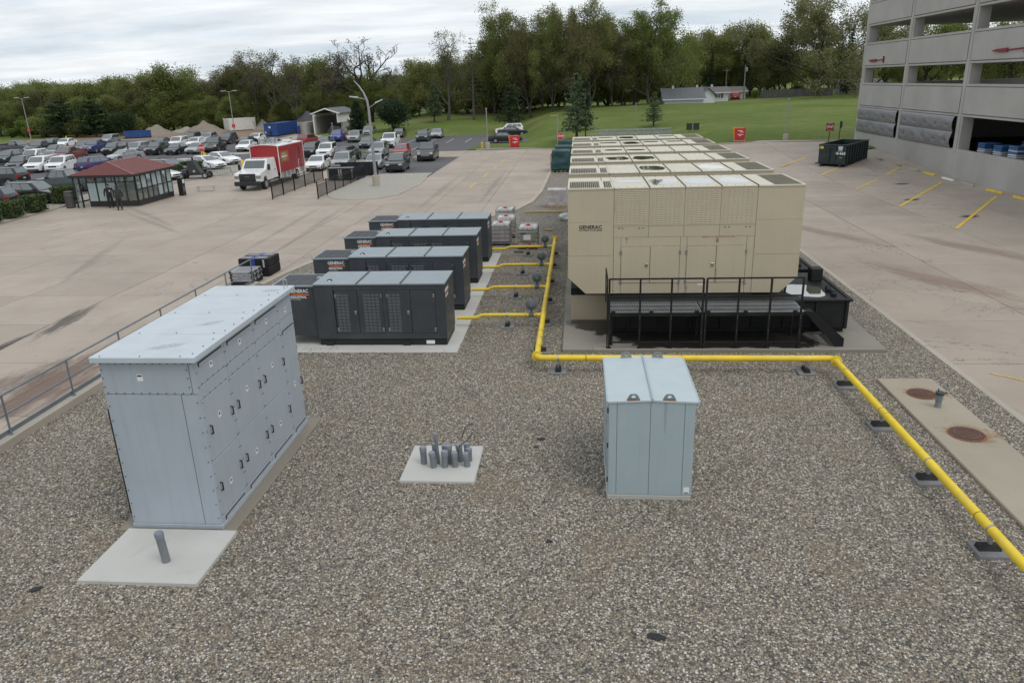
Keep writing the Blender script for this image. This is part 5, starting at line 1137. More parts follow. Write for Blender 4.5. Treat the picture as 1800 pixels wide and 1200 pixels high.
MB().quad((-.90, 1.50, 1.71), (.90, 1.50, 1.71), (.86, 2.06, 2.31), (-.86, 2.06, 2.31)).xf(Matrix.Translation((0, -.012, .014))).build('windscreen', M('truck windscreen', (.05, .062, .066), .05, spec=1.0, coat=1.0), cab)
for s_ in (-1, 1):
    for (a, b, c) in ((1.80, 2.75, 1.7), (2.87, 3.65, 0)):
        X = s_*1.004; zz0 = 1.70; f = (lambda z: s_*(1.124-(.14*(z-1.7)/.02 if z < 1.72 else .14)))
        pts_ = [(a+(.0 if c else 0), 1.74), (b, 1.74), (b, 2.28), (a+(.42 if c else 0), 2.28)]
        MB().quad(*[(s_*.985, y, z) for y, z in pts_]).build('side_window', WGL, cab); MB().bev(min(s_*1.12, s_*1.135), max(s_*1.12, s_*1.135), a+.5*(1 if c else .6), a+.66, 1.42, 1.46, .003).build('door_handle', INK, cab)
    MB().bev(min(s_*.74, s_*1.13), max(s_*.74, s_*1.13), -.02, .12, 1.0, 1.28, .03).build('headlight', M('headlight glass', (.22, .225, .23), .1), cab)
    MB().bev(min(s_*1.2, s_*1.42), max(s_*1.2, s_*1.42), 1.55, 1.68, 1.55, 2.05, .03).build('mirror', RUBBER, cab); MB().tube([(s_*1.05, 1.8, 1.7), (s_*1.25, 1.62, 1.72)], .025, 6).build('mirror_arm', RUBBER, cab)
    wheel(K, s_*.98, 1.12, .46, .46, .30); wheel(K, s_*.95, 8.5, .46, .46, .5)
MB().bev(-.72, .72, -.07, .04, .80, 1.43, .05).build('grille', INK, cab); text('Ford', .13, (0, -.075, 1.2), cab, CHROME, width=.32); MB().bev(-1.14, 1.14, -.22, .06, .45, .80, .05).build('bumper', INK, K)
for q in range(5): MB().bev(-.5+q*.24, -.42+q*.24, 2.35, 2.5, 2.43, 2.49, .015).build('roof_light', INK, cab)
MB().box(-.45, .45, .3, 10.2, .55, .75).build('chassis', INK, K); MB().bev(-1.12, -.8, 2.2, 3.9, .45, .6, .02).bev(.8, 1.12, 2.2, 3.9, .45, .6, .02).build('step', ALU, K)
bx0, bx1, by0, by1 = -1.28, 1.28, 4.15, 10.4
MB().bev(bx0, bx1, by0, by1, 1.02, 3.30, .02).build('box_body', TR, K)
def arch(u, v): x = bx0-.03+(bx1-bx0+.06)*u; return (x, by0-.02+(by1-by0+.04)*v, 3.31+.13*(1-(2*u-1)**2))
MB().grid(arch, 10, 1).build('box_roof', TW, K, 9); m = MB(); m.add([arch(i/10, 0) for i in range(11)]+[(bx0, by0-.012, 3.28), (bx1, by0-.012, 3.28)], [(*range(11), 12, 11)]); m.build('roof_front', TR, K)
for x in (bx0, bx1): MB().bev(x-.035, x+.035, by0-.03, by0+.03, .55, 3.34, .01).bev(x-.035, x+.035, by1-.03, by1+.03, .55, 3.34, .01).bev(x-.03, x+.03, by0+.035, by1-.035, 3.27, 3.345, .01).build('corner_trim', TW, K)
for s_ in (-1, 1):
    X = s_*1.255; sk = MB().box(min(X, X-.03*s_), max(X, X-.03*s_), by0+.04, 7.9, .56, 1.015).box(min(X, X-.03*s_), max(X, X-.03*s_), 9.1, by1-.04, .56, 1.015).build('skirt', ALU, K)
    for y in (by0+.5, by0+1.5, by0+2.5, by0+3.5, 9.2, 10.2): MB().box(min(X, X+.02*s_), max(X, X+.02*s_), y-.04, y+.04, .56, 1.014).build('skirt_trim', TW, sk)
X = bx1+.004
s_ = MB().box(X, X+.006, 4.55, 6.35, 1.9, 2.8).build('menu_panel', M('ochre print', (.30, .15, .05), .5, var=.2, vscale=5), K)
text('STREET EATS', .24, (X+.0075, 5.45, 2.33), s_, WT, (PI/2, 0, PI/2), width=1.3, bold=.01); MB().box(X+.0065, X+.009, 5.0, 5.75, 2.53, 2.64).build('print', M('pale ochre', (.5, .36, .22), .5), s_); MB().box(X+.0065, X+.009, 5.15, 5.75, 2.05, 2.11).build('print', M('pale ochre'), s_)
MB().box(X, X+.008, 6.9, 8.4, 1.4, 2.9).build('serving_hatch', M('truck red dark', (.26, .02, .028), .35), K)
MB().box(X, X+.012, 9.0, 9.6, 1.1, 3.0).build('door', M('truck red dark'), K); MB().box(X+.013, X+.02, 9.12, 9.45, 1.6, 2.85).build('door_window', WGL, K); MB().tube([(X+.05, 8.7, 1.0), (X+.05, 8.7, 1.75), (X+.05, 9.0, 1.75)], .02, 6).build('grab_rail', TW, K)
for y, x in ((5.0, -.45), (6.1, .15)): MB().lathe([(.30, 0), (.30, .45), (.33, .46), (.33, .52), (.2, .53)], 20, (x, y, 3.40)).build('vent_fan', STEEL, K, .6)
MB().bev(.2, .9, 8.0, 8.9, 3.4, 3.62, .05).build('roof_unit', TW, K); MB().lathe([(.07, 0), (.07, .35)], 8, (.6, 9.4, 3.36)).build('flue', INK, K); MB().box(-.6, .5, 4.6, 7.2, 3.435, 3.47).build('roof_hatch', TW, K)

# ---- black fence runs, dark cabinets, screen
def fence(label, x, ys_, kink):
    t = thing('fence', label, 'fence', (0, 0, 0)); n_ = len(ys_)
    for i, y in enumerate(ys_): MB().bev(x-.04, x+.04, y-.04, y+.04, 0, 1.32, .01).build('post', BLACK, t)
    for i in range(n_-1):
        a, b = ys_[i]+.045, ys_[i+1]-.045; p = MB().box(x-.02, x+.02, a, b, 1.16, 1.20).box(x-.02, x+.02, a, b, 1.02, 1.05).box(x-.02, x+.02, a, b, .10, .13).build('panel_frame', BLACK, t)
        m = MB(); k_ = int((b-a)/.105)
        for q in range(1, k_): y = a+(b-a)*q/k_; m.box(x-.008, x+.008, y-.008, y+.008, .131, 1.019)
        m.build('pickets', BLACK, p, kind='stuff')
fence('black metal picket fence run beside the white truck', -23.65, [56.7, 59.0, 61.5, 64.1, 66.5, 68.9], 0); fence('black metal picket fence run along the gravel island', -19.95, [56.5, 58.7, 60.9, 63.1, 65.3, 67.6, 69.8], 0)
for i, x in enumerate((-22.95, -21.72)):
    t = thing('equipment_case', ('left', 'right')[i]+' one of two black wheeled cases with grey edges behind the fence', 'case', (x, 68.1, 0), rad(4), 'black equipment cases'); MB().bev(0, 1.15, 0, .9, .08, 1.08, .03).build('body', BLACK, t)
    for q in (.0, 1.01): MB().bev(q, q+.14, -.012, -.001, .1, 1.0, .004).build('edge_trim', M('case grey', (.22, .22, .225), .5), t)
    MB().bev(-.02, 1.17, -.02, .92, 1.075, 1.11, .01).build('lid', M('case lid grey', (.14, .145, .15), .5), t)
t = thing('privacy_screen', 'black fabric screen standing behind the dark cases', 'screen', (-22.4, 70.5, 0), rad(6)); MB().grid(lambda u, v: (3.5*u, .05*math.sin(u*19+v*2), .08+1.3*v), 30, 4).build('fabric', CLO, t, 9)
for q in (0, 1.75, 3.5): MB().tube([(q, .06, 0), (q, .06, 1.5)], .025, 6).build('pole', BLACK, t)

# ---- pallets by the kerb
t = thing('rack_stack', 'stack of four silver framed trays on a black pallet beside the kerb', 'pallet stack', (-14.66, 31.15, 0), rad(2)); MB().bev(-.52, .52, -.55, .55, 0, .14, .02).build('pallet', BLACK, t); SIL = M('silver tray', (.33, .34, .36), .35, .4)
for i in range(4):
    z = .145+i*.115; o = (-1)**i*.015; tr_ = MB().bev(-.52+o, .50+o, -.54, .54, z, z+.10, .012).build('tray', SIL, t)
    for x in (-.53, .42): MB().bev(x+o, x+.11+o, -.555, -.45, z+.02, z+.11, .01).build('corner', INK, tr_)
    for y in (-.1, .35): MB().bev(.49+o, .53+o, y-.12, y+.06, z+.02, z+.095, .01).build('clip', INK, tr_)
MB().box(-.42, .42, -.44, .44, .5905, .594).build('mesh_top', M('grey mesh', (.20, .205, .215), .6), t); MB().box(-.08, .08, -.56, .56, .135, .148).build('strap', M('blue strap', (.03, .05, .25), .5), t)
t = thing('crate_stack', 'strapped stack of black plastic crates on the road beside the kerb', 'crate stack', (-14.7, 32.75, 0), rad(-2))
for i in range(2):
    for j in range(2): MB().bev(-.72+j*.73, -.0+j*.72, -.62, .62, .02+i*.40, .415+i*.40, .03).build('crate', BLACK, t)
for x, y in ((-.4, -.32), (.3, -.3), (-.35, .28), (.35, .3)): MB().box(x-.25, x+.25, y-.2, y+.2, .816, .824).build('lid_mesh', M('grey mesh'), t)
MB().box(-.1, .08, -.63, .63, .8155, .822).box(-.1, .08, -.635, -.625, .02, .822).build('strap', M('blue strap'), t)
for q in range(4): MB().box(.45, .53, -.628, -.622, .44+q*.09, .49+q*.09).build('label', STICK, t)

# ---- liquid totes
TOTE = NT('tote plastic'); TOTE.col((.62, .62, .60)); TOTE.b.inputs['Roughness'].default_value = .35; TOTE.b.inputs['Transmission Weight'].default_value = .25; TOTE = TOTE.m
LIQ = M('murky contents', (.36, .33, .325), .4, var=.2, vscale=2)
def tote(loc, rz, label, card=False):
    t = thing('liquid_tote', label, 'liquid tote', loc, rz, 'caged liquid totes'); MB().box(-.5, .5, -.58, .58, .10, .14).build('pallet', STEEL, t)
    for x in (-.42, 0, .42): MB().box(x-.06, x+.06, -.58, .58, 0, .10).build('runner', INK, t)
    MB().bev(-.47, .47, -.55, .55, .145, .92, .06).build('bottle', LIQ, t); MB().bev(-.47, .47, -.55, .55, .921, 1.10, .06).build('bottle_top', TOTE, t)
    m = MB()
    for z in (.25, .47, .68, .90, 1.12): m.tube([(-.5, -.58, z), (.5, -.58, z), (.5, .58, z), (-.5, .58, z), (-.5, -.58, z)], .013, 5)
    for x in (-.5, -.25, 0, .25, .5): m.tube([(x, -.58, .14), (x, -.58, 1.12)], .013, 5); m.tube([(x, .58, .14), (x, .58, 1.12)], .013, 5)
    for y in (-.29, 0, .29): m.tube([(-.5, y, .14), (-.5, y, 1.12)], .013, 5); m.tube([(.5, y, .14), (.5, y, 1.12)], .013, 5)
    for x in (-.17, .17): m.tube([(x, -.58, 1.13), (x, .58, 1.13)], .016, 5)
    m.build('cage', STEEL, t); MB().lathe([(.11, 1.1), (.11, 1.16), (.05, 1.18)], 14).build('cap', M('cap red', (.5, .015, .02), .4), t, .6)
    if card:
        p = MB().box(-.38, .38, -.605, -.596, .42, .86).build('label_plate', M('grey green plate', (.24, .25, .19), .5), t); MB().box(-.22, .14, -.609, -.6055, .48, .74).build('white_label', STICK, p); MB().box(-.36, -.1, -.609, -.6055, .76, .84).build('blue_print', M('blue strap'), p); MB().box(-.05, .14, -.66, -.60, .20, .30).build('valve', M('cap red'), t)
tote((-2.55, 37.7, .03), 0, 'caged liquid tote with labelled plate, nearest the yellow pipe', True); tote((-4.05, 38.7, .03), 0, 'caged liquid tote half hidden behind the farthest dark generator'); tote((-3.95, 40.6, .03), rad(3), 'caged liquid tote in the middle of the cluster, behind the other two'); tote((-4.25, 43.4, .03), rad(-3), 'farthest caged liquid tote by the road kerb')
t = thing('wrapped_pallet', 'pallet of grey goods in clear shrink wrap beside the tan generator', 'pallet', (-1.45, 50.5, .03)); MB().box(-.62, .62, -.5, .5, 0, .13).build('pallet', PALW, t); MB().grid(lambda u, v: ((.60+.015*math.sin(v*31+u*7))*(-1+2*min(1, max(0, [0, 1, 1, 0, 0][0] if 0 else 0))) if 0 else 0, 0, 0), 1, 1)
WRAP = M('cloudy shrink wrap', (.42, .39, .39), .28, var=.2, vscale=3)
bx_ = bmesh.new(); bmesh.ops.create_cube(bx_, size=1); bmesh.ops.subdivide_edges(bx_, edges=bx_.edges, cuts=7, use_grid_fill=True)
for v in bx_.verts: v.co = Vector((v.co.x*1.22, v.co.y*1.02, v.co.z*1.05+.66)); v.co += v.co.normalized()*.04*noise.noise(v.co*4)
me = bpy.data.meshes.new('wrap'); bx_.to_mesh(me); bx_.free(); mk('wrapped_load', me, WRAP, t)
tag(MB().bev(-3.5, -.95, 48.1, 48.22, .04, .15, .01).build('timber', M('yellowed timber', (.42, .33, .13), .7, var=.2)), 'long yellowish timber lying on the gravel behind the totes', 'timber')
tag(MB().bev(-1.9, -1.5, 41.9, 42.02, .04, .14, .01).build('timber', M('yellowed timber')), 'short yellowish timber end right of the labelled tote', 'timber')
bm = bmesh.new(); bmesh.ops.create_icosphere(bm, subdivisions=3, radius=.42)
for v in bm.verts: v.co *= 1+.5*noise.noise(v.co*3.1); v.co.z = max(-.2, v.co.z*.6)
me = bpy.data.meshes.new('bag'); bm.to_mesh(me); bm.free(); tag(mk('plastic_bag', me, M('white film', (.62, .63, .64), .35), None, (-.75, 45.4, .2)), 'crumpled white plastic film beside the tan generator', 'plastic')
TARP = M('dark green tarp', (.012, .055, .058), .38, var=.2, vscale=2); TARPT = M('green tarp top', (.03, .12, .135), .4, var=.12)
for i, (y, h_, lb) in enumerate(((71.4, 1.75, 'nearest green tarp covered load on a pallet by the road'), (77.8, 1.65, 'second green tarp covered load by the road'), (86.0, 1.55, 'farthest green tarp covered load, only its top showing'))):
    t = thing('tarped_pallet', lb, 'pallet', (-1.62+.1*i, y, .03), 0, 'green tarped loads')
    for x in (-.75, -.38, 0, .38, .75): MB().box(x-.05, x+.05, -.75, .75, 0, .13).build('pallet_block', PALW, t)
    MB().box(-.82, .82, -.77, .77, .131, .16).build('pallet_deck', PALW, t)
    bx_ = bmesh.new(); bmesh.ops.create_cube(bx_, size=1); bmesh.ops.subdivide_edges(bx_, edges=bx_.edges, cuts=11, use_grid_fill=True)
    for v in bx_.verts:
        p = Vector((v.co.x*1.66, v.co.y*1.5, (v.co.z+.5)*h_+.18)); f = noise.noise(Vector((p.x*2+i*7, p.y*2, p.z*3.2)))*.10+noise.noise(Vector((p.x*5, p.y*5+i, p.z*6)))*.04; s_ = 1+.07*(1-(v.co.z+.5)); p.x *= s_; p.y *= s_; v.co = p+Vector((v.co.x, v.co.y, 0))*f*1.3+Vector((0, 0, f*.3*(v.co.z > 0)))
    me = bpy.data.meshes.new('tarp'); bx_.to_mesh(me); bx_.free(); me.polygons.foreach_set('use_smooth', [True]*len(me.polygons)); mk('tarp', me, TARP, t)
tag(MB().bev(-.08, .08, -.6, .6, 0, 1.5, .02).build('timber', M('pale timber', (.5, .36, .24), .7), None, loc=(-2.6, 73.2, .05)), 'pale timber panel standing on edge beside the nearest tarped load', 'timber')
# ---- stacked galvanised girders behind the generators
t = thing('girder_stack', 'stack of galvanised steel girders lying beyond the farthest tan generator', 'steel stack', (1.2, 93.6, .80)); GS = M('galvanised girder', (.34, .37, .40), .4, .7, .2)
for q in range(6):
    z, y, o = .1+(q//2)*.48, (q % 2)*.9, (q % 3)*.7
    L_ = 9.2-o*.5; m = MB(); m.box(o, o+L_, y, y+.08, z, z+.08).box(o, o+L_, y, y+.08, z+.36, z+.44)
    for k_ in range(13): x = o+k_*L_/13; m.tube([(x, y+.04, z+.06), (x+L_/26, y+.04, z+.38), (x+L_/13, y+.04, z+.06)], .025, 4)
    m.build('girder', GS, t)
for x in (1, 4.5, 8): MB().box(x-.06, x+.06, -.2, 1.3, -.1, .1).build('bearer', PALW, t)
# ================================================================ PARKED VEHICLES
HL = M('headlamp lens', (.55, .57, .60), .1, var=.05, spec=.8); TLR = M('tail lamp red', (.35, .012, .012), .2); TRIM = M('black trim', (.013, .013, .014), .5); PLATE = M('licence plate', (.5, .5, .52), .5)
CGL = M('car glass', (.040, .052, .056), .05, var=.3, vscale=.7, spec=1.0, co='World', coat=1.0); CGL.node_tree.nodes['Principled BSDF'].inputs['Coat IOR'].default_value = 1.9; RIM = M('alloy rim', (.36, .36, .37), .35, .7)
def paint(name, c, metal=0.0): return M('paint '+name, c, .35, metal, .04, 1.2, coat=.55)
PT = dict(white=paint('white', (.80, .81, .81)), silver=paint('silver', (.34, .36, .37), .4), grey=paint('grey', (.075, .08, .085), .3), dark=paint('charcoal', (.020, .023, .024), .2), black=paint('black', (.006, .0065, .007)),
          blue=paint('navy blue', (.015, .025, .12)), bright=paint('bright blue', (.02, .05, .33)), red=paint('red', (.36, .02, .025)), maroon=paint('maroon', (.14, .018, .016)), orange=paint('orange red', (.30, .03, .015)),
          green=paint('dark green', (.012, .022, .019), .2), teal=paint('grey teal', (.035, .055, .056), .2), tan=paint('beige', (.30, .28, .22), .3))
def arch_pts(yc, r, zb, n_=7):
    a0 = math.asin(min(.95, (zb-.33)/r)) if zb > .33 else math.asin((zb-.33)/r)
    return [(yc+r*math.cos(PI-(PI-2*a0)*i/n_-a0), .33+r*math.sin(PI-(PI-2*a0)*i/n_-a0)) for i in range(n_+1)]
CARS = {
 'sedan': dict(L=4.80, W=1.83, top=[(.0, .42), (.02, .60), (.14, .70), (.6, .80), (1.30, .93), (4.0, .99), (4.62, .98), (4.78, .88), (4.80, .45)], cab=(1.22, 2.08, 3.25, 4.15), zb=.94, zr=1.44, tum=.23, ax=(.93, 3.74), r=.33, wins=[(.16, .54), (.565, .90)]),
 'suv': dict(L=4.65, W=1.88, top=[(.0, .45), (.0, .75), (.1, .90), (.55, .99), (1.22, 1.07), (4.2, 1.12), (4.58, 1.10), (4.65, .95), (4.65, .48)], cab=(1.12, 1.90, 4.20, 4.60), zb=1.07, zr=1.70, tum=.20, ax=(.92, 3.62), r=.36, wins=[(.12, .42), (.44, .70), (.72, .93)]),
 'pickup': dict(L=5.85, W=2.02, top=[(.0, .55), (.0, .95), (.08, 1.08), (.6, 1.16), (1.62, 1.22), (3.6, 1.27), (5.80, 1.27), (5.85, 1.2), (5.85, .60)], cab=(1.52, 2.20, 3.40, 3.66), zb=1.22, zr=1.92, tum=.18, ax=(1.02, 4.62), r=.40, wins=[(.16, .54), (.57, .92)]),
 'van': dict(L=5.10, W=1.96, top=[(.0, .42), (.0, .68), (.12, .82), (.5, .93), (1.05, 1.05), (4.6, 1.10), (5.02, 1.08), (5.10, .9), (5.10, .45)], cab=(.92, 1.95, 4.65, 5.02), zb=1.04, zr=1.74, tum=.20, ax=(.98, 3.98), r=.34, wins=[(.17, .42), (.44, .68), (.70, .94)]),
 'hatch': dict(L=4.10, W=1.75, top=[(.0, .42), (.02, .62), (.16, .76), (.5, .86), (1.05, .98), (3.7, 1.02), (4.02, 1.0), (4.10, .85), (4.10, .45)], cab=(.98, 1.75, 3.45, 4.0), zb=.98, zr=1.52, tum=.20, ax=(.80, 3.35), r=.32, wins=[(.15, .52), (.55, .90)]),
}
def lerp(a, b, t): return a+(b-a)*t
def make_car(kind, name):
    S_ = CARS[kind]; L_, W_ = S_['L'], S_['W']; hw = W_/2; T = thing(name, '', 'car', (0, 0, 0)); zb0 = .26
    P0 = PT['grey']
    def paintable(o):
        o.material_slots[0].link = 'OBJECT'; o.material_slots[0].material = P0; return o
    R_ = S_['r']+.055
    low = [(L_-.1, zb0)]+arch_pts(S_['ax'][1], R_, zb0)[::-1]+arch_pts(S_['ax'][0], R_, zb0)[::-1]+[(.1, zb0)]
    pl = S_['top']+low; n_ = len(pl)
    def px(y, z):
        k_ = 1-.10*max(0, 1-y/.55)**2-.08*max(0, 1-(L_-y)/.5)**2-.05*max(0, (z-.75)/.5)-.04*max(0, (.5-z)/.3); return hw*k_
    m = MB(); m.add([(-px(y, z), y, z) for y, z in pl]+[(px(y, z), y, z) for y, z in pl], [tuple(range(n_)), tuple(range(2*n_-1, n_-1, -1))]+[(i, i+n_, (i+1) % n_+n_, (i+1) % n_) for i in range(n_)])
    me = m.mesh('body'); bm = bmesh.new(); bm.from_mesh(me)
    ed = [e for e in bm.edges if len(e.link_faces) == 2 and e.calc_face_angle(0) > rad(50) and all(v.co.z > .40 for v in e.verts) and min(abs(e.verts[0].co.y-a) for a in S_['ax'])+0 >= 0 and not any((Vector((v.co.y, v.co.z))-Vector((a, .33))).length < R_+.02 for v in e.verts for a in S_['ax'])]
    bmesh.ops.bevel(bm, geom=ed, offset=.055, segments=2, affect='EDGES', profile=.6); bm.to_mesh(me); bm.free()
    me.polygons.foreach_set('use_smooth', [True]*len(me.polygons)); me.set_sharp_from_angle(angle=rad(38))
    B = paintable(mk('body', me, P0, T))
    # cabin
    c0, c1, c2, c3 = S_['cab']; zb, zr = S_['zb']-.04, S_['zr']; bw, tw = hw-.09, hw-S_['tum']-.02
    V = [(-bw, c0, zb), (bw, c0, zb), (bw, c3, zb+.05), (-bw, c3, zb+.05), (-tw, c1, zr-.03), (tw, c1, zr-.03), (tw, c2, zr), (-tw, c2, zr)]
    m = MB(); m.add(V, [(3,2,1,0), (0,1,5,4), (1,2,6,5), (2,3,7,6), (3,0,4,7), (4,5,6,7)]); me = m.mesh('cabin'); bm = bmesh.new(); bm.from_mesh(me)
    bmesh.ops.bevel(bm, geom=[e for e in bm.edges if max(v.co.z for v in e.verts) > zr-.1], offset=.06, segments=2, affect='EDGES', profile=.6); bm.to_mesh(me); bm.free(); me.polygons.foreach_set('use_smooth', [True]*len(me.polygons)); me.set_sharp_from_angle(angle=rad(35))
    Cb = paintable(mk('cabin', me, P0, T)); V = [Vector(v) for v in V]
    def pane(A, B_, C_, D_, u0, u1, v0, v1, nm, skew0=0, skew1=0):
        def f(u, v): return (A*(1-u)+B_*u)*(1-v)+(D_*(1-u)+C_*u)*v
        nn = (B_-A).cross(D_-A).normalized()*.012; MB().quad(*[f(*q)+nn for q in ((u0, v0), (u1, v0), (u1-skew1, v1), (u0+skew0, v1))]).build(nm, CGL, Cb, fix=False)
    pane(V[0], V[1], V[5], V[4], .05, .95, .10, .93, 'windscreen'); pane(V[2], V[3], V[7], V[6], .08, .92, .18, .90, 'rear_window')
    for (a, b) in S_['wins']:
        pane(V[1], V[2], V[6], V[5], a, b, .14, .88, 'side_window', 0, 0); pane(V[3], V[0], V[4], V[7], 1-b, 1-a, .14, .88, 'side_window')
    # lamps, grille, bumpers, plates
    def face_z(z0): return z0
    tz = [p for p in S_['top'] if p[0] < .2]; zl = tz[-1][1]-.07; fr = S_['top'][1]
    big = kind == 'pickup'
    for s_ in (-1, 1):
        a, b = sorted((s_*(hw*.48), s_*(hw*.85))); MB().bev(a, b, fr[0]-.014, .30, zl-.12-(.12 if big else 0), zl+.005, .02).build('headlight', HL, B)
        a, b = sorted((s_*(hw*.60), s_*(hw*.93))); tb = S_['top'][-2]; MB().bev(a, b, L_-.22, L_+.012, tb[1]-.16, tb[1]+.03+(.0 if kind == 'sedan' else .06), .02).build('tail_light', TLR, B)
        a, b = sorted((s_*(bw+.02), s_*(hw+.14))); MB().bev(a, b, c0+.32, c0+.44, zb+.06, zb+.21, .03).build('mirror', TRIM, B)
        for y in (1, 2):
            yy = c0+(.95 if y == 1 else 1.95); X = px(yy, .8)
            if yy < c3-.2: MB().bev(*sorted((s_*(X-.02), s_*(X+.018))), yy, yy+.17, zb-.10, zb-.07, .005).build('door_handle', TRIM, B)
    MB().bev(-hw*.46, hw*.46, fr[0]-.015, .12, zl-.20-(.22 if big else 0), zl-.02, .02).build('grille', TRIM if not big else RIM, B)
    MB().bev(-hw*.80, hw*.80, fr[0]-.02, .2, .29, .44+(.12 if big else 0), .03).build('front_bumper', TRIM, B); MB().bev(-hw*.82, hw*.82, L_-.2, L_+.015, .30, .46+(.12 if big else 0), .03).build('rear_bumper', TRIM, B)
    MB().bev(-.16, .16, L_+.016, L_+.024, .62, .74, .003).build('licence_plate', PLATE, B)
    MB().box(-hw+.12, hw-.12, .25, L_-.25, .20, .5).build('underbody', TRIM, T)
    if kind == 'pickup':
        MB().box(-hw+.16, hw-.16, 3.78, 5.68, 1.272, 1.278).build('bed_shade_sheet', TRIM, T)  # dark sheet laid on top paints in the shade of the bed cavity
        for (a, b, c, d) in ((-hw+.05, -hw+.16, 3.72, 5.8), (hw-.16, hw-.05, 3.72, 5.8), (-hw+.16, hw-.16, 5.69, 5.8)): paintable(MB().bev(a, b, c, d, 1.26, 1.42, .02).build('bed_rail', P0, T))
    if kind == 'suv':
        for s_ in (-1, 1): MB().tube([(s_*(tw-.08), c1+.35, zr+.005), (s_*(tw-.08), c1+.45, zr+.055), (s_*(tw-.08), c2-.3, zr+.06), (s_*(tw-.08), c2-.2, zr+.01)], .018, 5).build('roof_rail', TRIM, Cb)
    for yc in S_['ax']:
        for s_ in (-1, 1): wheel(T, s_*(hw-.125), yc, S_['r'], S_['r'], .22, RIM)
        MB().box(-hw+.26, hw-.26, yc-R_-.02, yc+R_+.02, .3, .7).build('wheel_well', TRIM, T)
    return T
NMS = dict(sedan='parked_car', suv='parked_car', van='parked_van', pickup='pickup_truck', hatch='parked_car')
CT = dict(sedan='car', suv='car', van='van', pickup='pickup truck', hatch='car')
